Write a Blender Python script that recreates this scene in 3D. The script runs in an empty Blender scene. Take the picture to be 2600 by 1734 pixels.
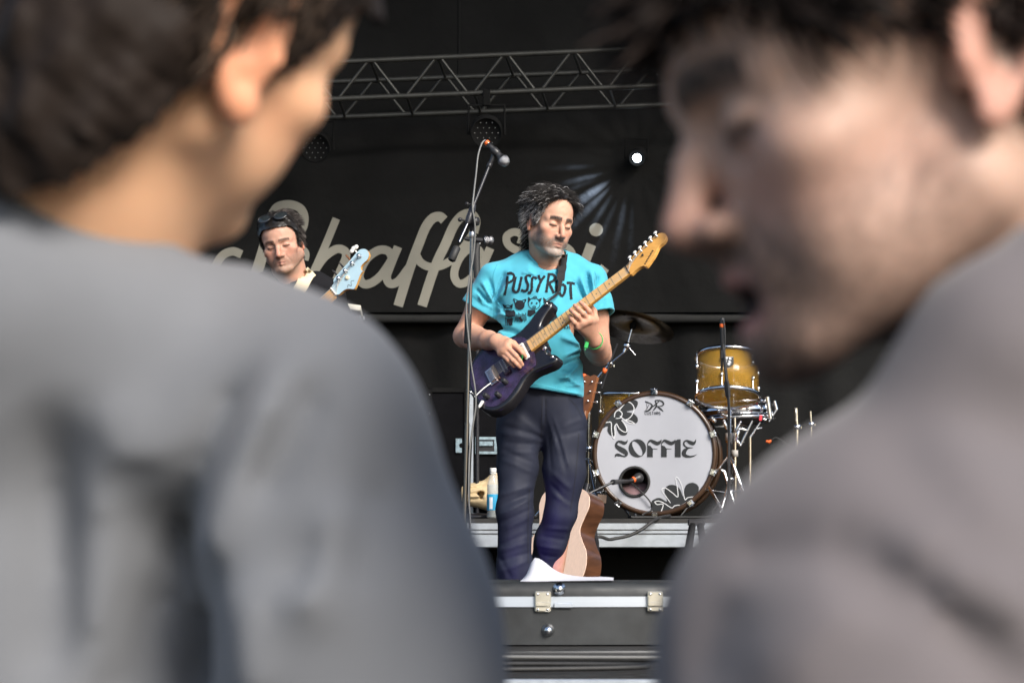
import bpy, bmesh, math, random
import numpy as np
from mathutils import Vector, Matrix, Euler
from mathutils.bvhtree import BVHTree
random.seed(7); np.random.seed(7)
SC = bpy.context.scene
COL = SC.collection
rad = math.radians

# ------------------------------------------------------------ camera, sky, sun, exposure
F = 85.0 / 36.0 * 2600.0            # focal length in photograph pixels
CAMZ = 1.60                         # camera height over the ground
HORIZON = 1316.0                    # photograph row of the horizon
PITCH = math.atan((HORIZON - 867.0) / F)
cam_d = bpy.data.cameras.new('camera')
cam_d.lens = 85.0; cam_d.sensor_width = 36.0
cam_d.clip_start = 0.05; cam_d.clip_end = 400.0
cam_d.dof.use_dof = True
cam_d.dof.focus_distance = 8.75
cam_d.dof.aperture_fstop = 8.0
cam_d.dof.aperture_blades = 9
cam = bpy.data.objects.new('camera', cam_d); COL.objects.link(cam)
cam.location = (0, 0, CAMZ)
cam.rotation_euler = (rad(90) + PITCH, 0, 0)
SC.camera = cam

SUN_EL, SUN_AZ = rad(36), rad(147)  # azimuth clockwise from +Y (the viewing direction)
world = bpy.data.worlds.new('World'); SC.world = world; world.use_nodes = True
wn = world.node_tree.nodes; wl = world.node_tree.links
sky = wn.new('ShaderNodeTexSky'); sky.sky_type = 'NISHITA'; sky.sun_disc = False
sky.sun_elevation = SUN_EL; sky.sun_rotation = SUN_AZ
sky.air_density = 1.0; sky.dust_density = 2.0
wl.new(sky.outputs[0], wn['Background'].inputs[0])
wn['Background'].inputs[1].default_value = 0.11
sun_d = bpy.data.lights.new('sun', 'SUN'); sun_d.energy = 2.8; sun_d.angle = rad(24)
sun_d.color = (1.0, 0.95, 0.88)
sun = bpy.data.objects.new('sun', sun_d); COL.objects.link(sun)
_sd = Vector((math.sin(SUN_AZ) * math.cos(SUN_EL), math.cos(SUN_AZ) * math.cos(SUN_EL), math.sin(SUN_EL)))
sun.rotation_euler = _sd.to_track_quat('Z', 'Y').to_euler()
sun.location = _sd * 60
SC.view_settings.view_transform = 'Standard'; SC.view_settings.look = 'None'
SC.view_settings.exposure = 0.85; SC.view_settings.gamma = 1.0
SC.view_settings.use_curve_mapping = False
SC.render.engine = 'CYCLES'
SC.cycles.use_denoising = True
SC.cycles.max_bounces = 7; SC.cycles.transparent_max_bounces = 12
SC.cycles.caustics_reflective = False; SC.cycles.caustics_refractive = False

def W(u, v, Y):
    """world point seen at photograph pixel (u, v), Y metres in front of the camera"""
    x = (u - 1300.0) / F; z = -(v - 867.0) / F
    c, s = math.cos(PITCH), math.sin(PITCH)
    d = Vector((x, c - z * s, s + z * c))
    return Vector((0, 0, CAMZ)) + d * (Y / d.y)
def px(n, Y):            # n photograph pixels at distance Y, in metres
    return n * Y / F

# ------------------------------------------------------------ objects
def setp(o, label=None, cat=None, group=None, kind=None):
    if label: o['label'] = label
    if cat: o['category'] = cat
    if group: o['group'] = group
    if kind: o['kind'] = kind
    return o
def thing(name, label, cat, loc=(0, 0, 0), group=None):
    o = bpy.data.objects.new(name, None); COL.objects.link(o)
    o.location = loc; o.empty_display_size = 0.1
    return setp(o, label, cat, group)
def link(name, me, m=None, parent=None):
    o = bpy.data.objects.new(name, me); COL.objects.link(o)
    if m is not None and len(me.materials) == 0:
        me.materials.append(m)
    if parent is not None:
        o.parent = parent
        o.matrix_parent_inverse = Matrix.Translation(parent_origin(parent)).inverted()
    return o
def parent_origin(p):
    return Vector(p.location) if p.type == 'EMPTY' else Vector((0, 0, 0))
def smooth(me, on=True):
    me.polygons.foreach_set('use_smooth', [on] * len(me.polygons)); me.update()

class MB:
    """collects simple shapes into one mesh (world coordinates)"""
    def __init__(s): s.v = []; s.f = []; s.sm = []
    def add(s, v, f, sm=False):
        o = len(s.v); s.v += [tuple(p) for p in v]
        s.f += [tuple(i + o for i in q) for q in f]; s.sm += [sm] * len(f); return s
    def box(s, c, h, R=None, bev=0.0):
        c = Vector(c)
        if bev > 0:
            P = []
            hx, hy, hz = h; b = bev
            for sx in (-1, 1):
                for sy in (-1, 1):
                    for sz in (-1, 1):
                        P += [Vector((sx * hx, sy * (hy - b), sz * (hz - b))), Vector((sx * (hx - b), sy * hy, sz * (hz - b))), Vector((sx * (hx - b), sy * (hy - b), sz * hz))]
            bm = bmesh.new()
            for p in P: bm.verts.new(p)
            bmesh.ops.convex_hull(bm, input=bm.verts)
            bm.verts.ensure_lookup_table(); bm.verts.index_update()
            vv = [v.co.copy() for v in bm.verts]; ff = [[v.index for v in f.verts] for f in bm.faces]; bm.free()
        else:
            vv = [Vector((x * h[0], y * h[1], z * h[2])) for x in (-1, 1) for y in (-1, 1) for z in (-1, 1)]
            ff = [(0, 1, 3, 2), (4, 6, 7, 5), (0, 4, 5, 1), (2, 3, 7, 6), (0, 2, 6, 4), (1, 5, 7, 3)]
        if R is not None: vv = [R @ p for p in vv]
        return s.add([p + c for p in vv], ff)
    def tube(s, pts, r, n=10, cap=True, closed=False):
        pts = [Vector(p) for p in pts]; N = len(pts)
        rs = r if isinstance(r, (list, tuple)) else [r] * N
        T = []
        for i in range(N):
            a = pts[(i - 1) % N] if (closed or i > 0) else pts[0]
            b = pts[(i + 1) % N] if (closed or i < N - 1) else pts[-1]
            t = (b - a); T.append(t.normalized() if t.length > 1e-9 else Vector((0, 0, 1)))
        up = Vector((0, 0, 1)) if abs(T[0].z) < 0.9 else Vector((1, 0, 0))
        nx = T[0].cross(up).normalized()
        V = []
        for i in range(N):
            nx = (nx - T[i] * nx.dot(T[i]))
            nx = nx.normalized() if nx.length > 1e-6 else T[i].orthogonal().normalized()
            ny = T[i].cross(nx)
            for k in range(n):
                a = 2 * math.pi * k / n
                V.append(pts[i] + (nx * math.cos(a) + ny * math.sin(a)) * rs[i])
        Fs = []
        for i in range(N if closed else N - 1):
            j = (i + 1) % N
            for k in range(n):
                l = (k + 1) % n
                Fs.append((i * n + k, i * n + l, j * n + l, j * n + k))
        s.add(V, Fs, True)
        if cap and not closed:
            s.add(V[:n], [tuple(range(n))[::-1]]); s.add(V[-n:], [tuple(range(n))])
        return s
    def lathe(s, prof, c, axis=(0, 0, 1), n=32, closed=False):
        """prof: list of (radius, height along axis)"""
        ax = Vector(axis).normalized(); e1 = ax.orthogonal().normalized(); e2 = ax.cross(e1); c = Vector(c)
        V = []
        for (r, h) in prof:
            for k in range(n):
                a = 2 * math.pi * k / n
                V.append(c + ax * h + (e1 * math.cos(a) + e2 * math.sin(a)) * r)
        Fs = []; m = len(prof)
        for i in range(m if closed else m - 1):
            j = (i + 1) % m
            for k in range(n):
                l = (k + 1) % n
                Fs.append((i * n + k, i * n + l, j * n + l, j * n + k))
        return s.add(V, Fs, True)
    def ell(s, c, r, R=None, n=16, m=10):
        c = Vector(c); V = []; Fs = []
        for i in range(m + 1):
            th = math.pi * i / m
            for k in range(n):
                a = 2 * math.pi * k / n
                p = Vector((r[0] * math.sin(th) * math.cos(a), r[1] * math.sin(th) * math.sin(a), r[2] * math.cos(th)))
                V.append(c + (R @ p if R is not None else p))
        for i in range(m):
            for k in range(n):
                l = (k + 1) % n
                Fs.append((i * n + k, (i + 1) * n + k, (i + 1) * n + l, i * n + l))
        return s.add(V, Fs, True)
    def prism(s, poly, O, X, Y, Z, t0, t1, bev=0.0, sm_side=False):
        """poly: 2-D points in the X/Y frame at O, extruded along Z from t0 to t1 (front face at t1 bevelled)"""
        O = Vector(O); n = len(poly)
        P2 = [Vector((p[0], p[1])) for p in poly]
        area = sum(P2[i].x * P2[(i + 1) % n].y - P2[(i + 1) % n].x * P2[i].y for i in range(n))
        if area < 0: P2 = P2[::-1]
        def ring(pp, t): return [O + X * p.x + Y * p.y + Z * t for p in pp]
        rings = [ring(P2, t0)]
        if bev > 0:
            steps = [(0, t1 - bev), (0.3, t1 - bev * 0.3), (1.0, t1)]
        else: steps = [(0, t1)]
        last = P2
        for (k, t) in steps:
            if k > 0: last = inset(P2, bev * k)
            rings.append(ring(last if k > 0 else P2, t))
        V = []; Fs = []
        for r_ in rings: V += r_
        for i in range(len(rings) - 1):
            for k in range(n):
                l = (k + 1) % n
                Fs.append((i * n + k, i * n + l, (i + 1) * n + l, (i + 1) * n + k))
        s.add(V, Fs, sm_side)
        s.fill(rings[0], last if False else P2, True)
        s.fill(rings[-1], last, False)
        return s
    def fill(s, ring3, ring2, flip):
        from mathutils.geometry import tessellate_polygon
        tris = tessellate_polygon([[Vector((p.x, p.y, 0)) for p in ring2]])
        out = []
        for t in tris:
            a, b, c = (ring2[i] for i in t)
            ccw = (b - a).cross(c - a) > 0
            t = tuple(t)
            if ccw == flip: t = t[::-1]
            out.append(t)
        s.add(ring3, out)
    def build(s, name, m=None, parent=None):
        me = bpy.data.meshes.new(name); me.from_pydata(s.v, [], s.f)
        me.polygons.foreach_set('use_smooth', s.sm); me.update()
        return link(name, me, m, parent)
def inset(P, d):
    n = len(P); out = []
    for i in range(n):
        a, b, c = P[i - 1], P[i], P[(i + 1) % n]
        e1 = (b - a); e2 = (c - b)
        e1 = e1.normalized() if e1.length > 1e-9 else Vector((1, 0)); e2 = e2.normalized() if e2.length > 1e-9 else e1
        n1 = Vector((-e1.y, e1.x)); n2 = Vector((-e2.y, e2.x))
        m = n1 + n2
        m = m.normalized() if m.length > 1e-6 else n1
        out.append(b + m * d / max(0.5, m.dot(n1)))
    return out
def spline(P, n=8, closed=True):
    """Catmull-Rom through P (tuples of any dimension)"""
    P = [np.array(p, float) for p in P]; N = len(P); out = []
    for i in range(N if closed else N - 1):
        if closed: p0, p1, p2, p3 = P[i - 1], P[i], P[(i + 1) % N], P[(i + 2) % N]
        else: p0, p1, p2, p3 = P[max(i - 1, 0)], P[i], P[i + 1], P[min(i + 2, N - 1)]
        for k in range(n):
            t = k / n
            out.append(0.5 * ((2 * p1) + (-p0 + p2) * t + (2 * p0 - 5 * p1 + 4 * p2 - p3) * t * t + (-p0 + 3 * p1 - 3 * p2 + p3) * t ** 3))
    if not closed: out.append(P[-1])
    return [tuple(p) for p in out]

# ------------------------------------------------------------ materials
def mat(name, col, rough=0.5, metal=0.0, var=0.0, vscale=8.0, bump=0.0, bscale=60.0, bdist=0.002, sss=0.0, coat=0.0,
        attr=False, trans=0.0, col2=None, spec=0.5, emis=None, sheen=0.0, alpha=1.0, rvar=0.0, ior=1.5, stretch=None):
    m = bpy.data.materials.new(name); m.use_nodes = True
    nt = m.node_tree; b = nt.nodes['Principled BSDF']
    c = (col[0], col[1], col[2], 1)
    b.inputs['Base Color'].default_value = c
    b.inputs['Roughness'].default_value = rough; b.inputs['Metallic'].default_value = metal
    b.inputs['Specular IOR Level'].default_value = spec; b.inputs['IOR'].default_value = ior
    if coat: b.inputs['Coat Weight'].default_value = coat; b.inputs['Coat Roughness'].default_value = 0.06
    if trans: b.inputs['Transmission Weight'].default_value = trans
    if sheen: b.inputs['Sheen Weight'].default_value = sheen; b.inputs['Sheen Roughness'].default_value = 0.5
    if alpha < 1: b.inputs['Alpha'].default_value = alpha
    if sss:
        b.inputs['Subsurface Weight'].default_value = sss
        b.inputs['Subsurface Radius'].default_value = (1.0, 0.35, 0.2); b.inputs['Subsurface Scale'].default_value = 0.008
    if emis: b.inputs['Emission Color'].default_value = (*emis[:3], 1); b.inputs['Emission Strength'].default_value = emis[3]
    tc = nt.nodes.new('ShaderNodeTexCoord')
    vec = tc.outputs['Object']
    if stretch:
        mp = nt.nodes.new('ShaderNodeMapping'); mp.inputs['Scale'].default_value = stretch
        nt.links.new(vec, mp.inputs[0]); vec = mp.outputs[0]
    csock = None
    if attr:
        a = nt.nodes.new('ShaderNodeVertexColor'); a.layer_name = 'Col'; csock = a.outputs[0]
        nt.links.new(csock, b.inputs['Base Color'])
    if var:
        nz = nt.nodes.new('ShaderNodeTexNoise'); nz.inputs['Scale'].default_value = vscale; nz.inputs['Detail'].default_value = 6
        nt.links.new(vec, nz.inputs['Vector'])
        mx = nt.nodes.new('ShaderNodeMix'); mx.data_type = 'RGBA'
        rp = nt.nodes.new('ShaderNodeMapRange'); rp.inputs[1].default_value = 0.3; rp.inputs[2].default_value = 0.7
        nt.links.new(nz.outputs[0], rp.inputs[0]); nt.links.new(rp.outputs[0], mx.inputs[0])
        if csock:
            d = nt.nodes.new('ShaderNodeMix'); d.data_type = 'RGBA'; d.blend_type = 'MULTIPLY'; d.inputs[0].default_value = 1
            mx.inputs[6].default_value = (1 - var, 1 - var, 1 - var, 1); mx.inputs[7].default_value = (1 + var, 1 + var, 1 + var, 1)
            nt.links.new(csock, d.inputs[6]); nt.links.new(mx.outputs[2], d.inputs[7]); nt.links.new(d.outputs[2], b.inputs['Base Color'])
        else:
            c2 = col2 if col2 else tuple(min(1, x * (1 + var)) for x in col)
            mx.inputs[6].default_value = (*(x * (1 - var) for x in col), 1) if not col2 else c
            mx.inputs[7].default_value = (*c2, 1)
            nt.links.new(mx.outputs[2], b.inputs['Base Color'])
    if rvar:
        nz = nt.nodes.new('ShaderNodeTexNoise'); nz.inputs['Scale'].default_value = vscale * 2.3; nz.inputs['Detail'].default_value = 5
        nt.links.new(vec, nz.inputs['Vector'])
        rp = nt.nodes.new('ShaderNodeMapRange'); rp.inputs[1].default_value = 0.3; rp.inputs[2].default_value = 0.7
        rp.inputs[3].default_value = max(0.02, rough - rvar); rp.inputs[4].default_value = min(1, rough + rvar)
        nt.links.new(nz.outputs[0], rp.inputs[0]); nt.links.new(rp.outputs[0], b.inputs['Roughness'])
    if bump:
        nz = nt.nodes.new('ShaderNodeTexNoise'); nz.inputs['Scale'].default_value = bscale; nz.inputs['Detail'].default_value = 4
        nt.links.new(vec, nz.inputs['Vector'])
        bp = nt.nodes.new('ShaderNodeBump'); bp.inputs['Strength'].default_value = bump; bp.inputs['Distance'].default_value = bdist
        nt.links.new(nz.outputs[0], bp.inputs['Height']); nt.links.new(bp.outputs[0], b.inputs['Normal'])
    return m
M = {}
M['chrome'] = mat('chrome', (0.75, 0.76, 0.78), 0.12, 1.0, rvar=0.06, vscale=30)
M['steel'] = mat('steel', (0.42, 0.43, 0.45), 0.35, 1.0, var=0.15, vscale=40)
M['alu'] = mat('aluminium', (0.46, 0.50, 0.54), 0.42, 0.6, var=0.08, vscale=25, rvar=0.08)
M['galv'] = mat('galvanised_steel', (0.36, 0.47, 0.52), 0.42, 0.7, var=0.3, vscale=60)
M['black'] = mat('black_plastic', (0.018, 0.018, 0.02), 0.42, rvar=0.1, vscale=40)
M['black_metal'] = mat('black_metal', (0.02, 0.02, 0.024), 0.32, 0.0, rvar=0.1, vscale=60)
M['rubber'] = mat('black_rubber', (0.02, 0.02, 0.02), 0.6, var=0.2, vscale=50)
M['orange'] = mat('orange_tape', (0.75, 0.13, 0.02), 0.5, var=0.1)
M['white_pl'] = mat('white_plastic', (0.75, 0.74, 0.70), 0.35, var=0.04)
M['cream'] = mat('cream_fabric', (0.74, 0.64, 0.45), 0.8, var=0.06, vscale=60, bump=0.3, bscale=600)

# ------------------------------------------------------------ signed-distance modelling
class Field:
    def __init__(s, lo, hi, res):
        s.lo = np.array(lo, np.float32); s.res = res
        s.n = [int(math.ceil((hi[i] - lo[i]) / res)) + 1 for i in range(3)]
        s.ax = [s.lo[i] + res * np.arange(s.n[i], dtype=np.float32) for i in range(3)]
        s.D = np.full(s.n, 0.5, np.float32)
    def win(s, lo, hi):
        sl = []
        for i in range(3):
            a = max(0, int(math.floor((lo[i] - s.lo[i]) / s.res))); b = min(s.n[i], int(math.ceil((hi[i] - s.lo[i]) / s.res)) + 1)
            if b <= a: return None, None
            sl.append(slice(a, b))
        g = np.meshgrid(s.ax[0][sl[0]], s.ax[1][sl[1]], s.ax[2][sl[2]], indexing='ij', sparse=True)
        return tuple(sl), g
    def _op(s, sl, d, k, op):
        a = s.D[sl]
        if op == 'u':
            if k <= 0: s.D[sl] = np.minimum(a, d); return
            h = np.clip(0.5 + 0.5 * (a - d) / k, 0, 1)
            s.D[sl] = a + (d - a) * h - k * h * (1 - h)
        else:      # subtract
            d = -d
            if k <= 0: s.D[sl] = np.maximum(a, d); return
            h = np.clip(0.5 - 0.5 * (a - d) / k, 0, 1)
            s.D[sl] = a + (d - a) * h + k * h * (1 - h)
    def cone(s, a, b, ra, rb, k=0.01, op='u'):
        a = np.array(a, np.float32); b = np.array(b, np.float32); r = max(ra, rb) + k + 2 * s.res
        sl, g = s.win(np.minimum(a, b) - r, np.maximum(a, b) + r)
        if sl is None: return s
        ba = b - a; L = float(ba @ ba) + 1e-12
        px_, py_, pz_ = g[0] - a[0], g[1] - a[1], g[2] - a[2]
        t = np.clip((px_ * ba[0] + py_ * ba[1] + pz_ * ba[2]) / L, 0, 1)
        d = np.sqrt((px_ - t * ba[0]) ** 2 + (py_ - t * ba[1]) ** 2 + (pz_ - t * ba[2]) ** 2) - (ra + (rb - ra) * t)
        s._op(sl, d, k, op); return s
    def chain(s, P, R, k=0.01, op='u'):
        for i in range(len(P) - 1): s.cone(P[i], P[i + 1], R[i], R[i + 1], k, op)
        return s
    def ell(s, c, r, k=0.01, op='u', R=None):
        c = np.array(c, np.float32); r = np.array(r, np.float32); m = float(r.max()) + k + 2 * s.res
        ext = (r + k + 2 * s.res) if R is None else np.array([m, m, m])
        sl, g = s.win(c - ext, c + ext)
        if sl is None: return s
        x, y, z = g[0] - c[0], g[1] - c[1], g[2] - c[2]
        if R is not None:
            Q = np.array(R.transposed(), np.float32)
            x, y, z = (Q[i, 0] * x + Q[i, 1] * y + Q[i, 2] * z for i in range(3))
        k0 = np.sqrt((x / r[0]) ** 2 + (y / r[1]) ** 2 + (z / r[2]) ** 2)
        k1 = np.sqrt((x / r[0] ** 2) ** 2 + (y / r[1] ** 2) ** 2 + (z / r[2] ** 2) ** 2) + 1e-6
        s._op(sl, k0 * (k0 - 1) / k1, k, op); return s
    def half(s, p, n, k=0.0, near=None):
        """cut away everything on the side n points to (only within near metres of p, if given)"""
        n = np.array(Vector(n).normalized(), np.float32); p = np.array(p, np.float32)
        g = np.meshgrid(*s.ax, indexing='ij', sparse=True)
        d = -((g[0] - p[0]) * n[0] + (g[1] - p[1]) * n[1] + (g[2] - p[2]) * n[2])
        if near: d = np.maximum(d, np.sqrt((g[0] - p[0]) ** 2 + (g[1] - p[1]) ** 2 + (g[2] - p[2]) ** 2) - near)
        s._op((slice(None),) * 3, d, k, 's'); return s
    def crease(s, a, b, w, amp, w2=None):
        """raise (amp > 0) or sink a soft fold along a line"""
        a = np.array(a, np.float32); b = np.array(b, np.float32); w2 = w2 or w; r = 3 * max(w, w2)
        sl, g = s.win(np.minimum(a, b) - r, np.maximum(a, b) + r)
        if sl is None: return s
        ba = b - a; L = float(ba @ ba) + 1e-12
        x, y, z = g[0] - a[0], g[1] - a[1], g[2] - a[2]
        t = np.clip((x * ba[0] + y * ba[1] + z * ba[2]) / L, 0, 1)
        d2 = (x - t * ba[0]) ** 2 + (y - t * ba[1]) ** 2 + (z - t * ba[2]) ** 2
        ww = w + (w2 - w) * t
        fade = np.clip(np.minimum(t, 1 - t) * 5 + 0.25, 0, 1)
        s.D[sl] -= (amp * fade * np.exp(-d2 / (ww * ww))).astype(np.float32); return s
    def fold(s, a, b, w, amp, side=-1, w2=None, yc=None):
        """fold seen from the front (side -1) : distance measured in the x/z plane"""
        a = np.array(a, np.float32); b = np.array(b, np.float32); w2 = w2 or w; r = 3 * max(w, w2)
        lo = np.minimum(a, b) - r; hi = np.maximum(a, b) + r
        if yc is None: yc = (s.ax[1][0] + s.ax[1][-1]) / 2
        lo[1], hi[1] = (s.ax[1][0], yc) if side < 0 else (yc, s.ax[1][-1])
        sl, g = s.win(lo, hi)
        if sl is None: return s
        bx, bz = b[0] - a[0], b[2] - a[2]; L = bx * bx + bz * bz + 1e-12
        x, z = g[0] - a[0], g[2] - a[2]
        t = np.clip((x * bx + z * bz) / L, 0, 1)
        d2 = (x - t * bx) ** 2 + (z - t * bz) ** 2; ww = w + (w2 - w) * t
        fade = np.clip(np.minimum(t, 1 - t) * 5 + 0.15, 0, 1)
        s.D[sl] -= (amp * fade * np.exp(-d2 / (ww * ww)) + 0 * g[1]).astype(np.float32); return s
    def noise(s, scale, amp, seed=0, squash=(1, 1, 1)):
        rng = np.random.RandomState(seed)
        g = np.meshgrid(*s.ax, indexing='ij', sparse=True)
        tot = np.zeros(s.n, np.float32)
        for i in range(7):
            d = rng.normal(size=3) * np.array(squash); d = d / np.linalg.norm(d) * (2 * math.pi / scale) * rng.uniform(0.6, 1.7)
            tot += np.sin(g[0] * d[0] + g[1] * d[1] + g[2] * d[2] + rng.uniform(0, 6.28)).astype(np.float32)
        s.D += tot * (amp / 2.6); return s
    def shell(s, t):
        s.D = np.maximum(s.D, -(s.D + t)); return s
    def mesh(s, M4=None):
        D = s.D; n = s.n; ins = D < 0
        nx, ny, nz = n
        c = [ins[i:nx - 1 + i, j:ny - 1 + j, k:nz - 1 + k] for i in (0, 1) for j in (0, 1) for k in (0, 1)]
        al = c[0].copy(); an = c[0].copy()
        for q in c[1:]: al &= q; an |= q
        act = an & ~al
        I = np.argwhere(act)
        idx = np.full(act.shape, -1, np.int64); idx[act] = np.arange(len(I))
        acc = np.zeros((len(I), 3), np.float32); cnt = np.zeros(len(I), np.float32)
        co = [(i, j, k) for i in (0, 1) for j in (0, 1) for k in (0, 1)]
        val = {o: D[I[:, 0] + o[0], I[:, 1] + o[1], I[:, 2] + o[2]] for o in co}
        for a in co:
            for ax in range(3):
                if a[ax] == 1: continue
                b = list(a); b[ax] = 1; b = tuple(b)
                va, vb = val[a], val[b]; m = (va < 0) != (vb < 0)
                t = va[m] / (va[m] - vb[m])
                p = np.tile(np.array(a, np.float32), (m.sum(), 1)); p[:, ax] = t
                acc[m] += p; cnt[m] += 1
        V = (I + acc / np.maximum(cnt, 1)[:, None]) * s.res + s.lo
        quads = []
        for ax in range(3):
            o = [1, 1, 1]; o[ax] = 0
            b = [a_ for a_ in range(3) if a_ != ax]
            sl0 = [slice(1, n[i] - 1) for i in range(3)]; sl0[ax] = slice(0, n[ax] - 1)
            sl1 = list(sl0); sl1[ax] = slice(1, n[ax])
            A = ins[tuple(sl0)]; B = ins[tuple(sl1)]
            E = np.argwhere(A != B)
            if len(E) == 0: continue
            fl = A[E[:, 0], E[:, 1], E[:, 2]]
            P = E + np.array([0 if i == ax else 1 for i in range(3)])
            def cell(d1, d2):
                q = P.copy(); q[:, b[0]] += d1; q[:, b[1]] += d2
                return idx[q[:, 0], q[:, 1], q[:, 2]]
            q = np.stack([cell(-1, -1), cell(0, -1), cell(0, 0), cell(-1, 0)], 1)
            if ax == 1: fl = ~fl
            q[~fl] = q[~fl][:, ::-1]
            quads.append(q)
        Q = np.concatenate(quads)
        Q = Q[(Q >= 0).all(1)]
        used = np.unique(Q); mp = np.full(len(V), -1, np.int64); mp[used] = np.arange(len(used)); V = V[used]; Q = mp[Q]
        loc = V.copy()
        if M4 is not None:
            A4 = np.array(M4, np.float32); V = V @ A4[:3, :3].T + A4[:3, 3]
        return V, Q, loc
def np_mesh(name, parts, cols=None):
    """parts: list of (V, Q); cols: list of (n,3) arrays"""
    off = 0; VV = []; QQ = []
    for V, Q in parts:
        VV.append(V); QQ.append(Q + off); off += len(V)
    V = np.concatenate(VV); me = bpy.data.meshes.new(name)
    nf = sum(len(q) for q in QQ); nl = sum(q.size for q in QQ)
    me.vertices.add(len(V)); me.vertices.foreach_set('co', V.astype(np.float32).ravel())
    me.loops.add(nl); me.polygons.add(nf)
    me.loops.foreach_set('vertex_index', np.concatenate([q.ravel() for q in QQ]).astype(np.int32))
    sizes = np.concatenate([np.full(len(q), q.shape[1], np.int32) for q in QQ])
    st = np.zeros(nf, np.int32); st[1:] = np.cumsum(sizes)[:-1]
    me.polygons.foreach_set('loop_start', st)
    me.update(calc_edges=True); me.validate()
    if cols is not None:
        C = np.concatenate(cols); a = me.color_attributes.new('Col', 'FLOAT_COLOR', 'POINT')
        rgba = np.ones((len(C), 4), np.float32); rgba[:, :3] = C; a.data.foreach_set('color', rgba.ravel())
    smooth(me); return me
def relax(V, Q, it=2, lam=0.5):
    for _ in range(it):
        acc = np.zeros_like(V); cnt = np.zeros(len(V), np.float32)
        for i in range(4):
            a, b = Q[:, i], Q[:, (i + 1) % 4]
            np.add.at(acc, a, V[b]); np.add.at(cnt, a, 1); np.add.at(acc, b, V[a]); np.add.at(cnt, b, 1)
        V = V + lam * (acc / np.maximum(cnt, 1)[:, None] - V)
    return V
def normals(V, Q):
    n = np.cross(V[Q[:, 2]] - V[Q[:, 0]], V[Q[:, 3]] - V[Q[:, 1]]); N = np.zeros_like(V)
    for i in range(4): np.add.at(N, Q[:, i], n)
    return N / (np.linalg.norm(N, axis=1, keepdims=True) + 1e-9)
def strand_mesh(P, R, n=3):
    S, K, _ = P.shape
    T = np.gradient(P, axis=1); T /= (np.linalg.norm(T, axis=2, keepdims=True) + 1e-9)
    ref = np.zeros_like(T); ref[..., 0] = 0.31; ref[..., 1] = 0.87; ref[..., 2] = -0.38
    A = np.cross(T, ref); A /= (np.linalg.norm(A, axis=2, keepdims=True) + 1e-9); B = np.cross(T, A)
    V = np.stack([P + R[..., None] * (A * math.cos(2 * math.pi * k / n) + B * math.sin(2 * math.pi * k / n)) for k in range(n)], 2)
    idx = np.arange(S * K * n).reshape(S, K, n)
    Q = []
    for k in range(n):
        l = (k + 1) % n
        Q.append(np.stack([idx[:, :-1, k], idx[:, :-1, l], idx[:, 1:, l], idx[:, 1:, k]], -1).reshape(-1, 4))
    return V.reshape(-1, 3).astype(np.float32), np.concatenate(Q)
# ------------------------------------------------------------ people: heads
SKIN = np.array([0.50, 0.27, 0.18], np.float32)
M['skin'] = mat('skin', (0.5, 0.28, 0.18), 0.56, attr=True, var=0.06, vscale=35, bump=0.08, bscale=260, bdist=0.001, sss=0.2, rvar=0.06, spec=0.35)
M['hair'] = mat('hair', (0.02, 0.016, 0.013), 0.42, attr=True, var=0.15, vscale=200, spec=0.4)
M['hair_soft'] = mat('hair_soft', (0.02, 0.016, 0.013), 0.7, attr=True, var=0.15, vscale=60, spec=0.2)
M['eye'] = mat('eye', (0.03, 0.02, 0.015), 0.15)

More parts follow.
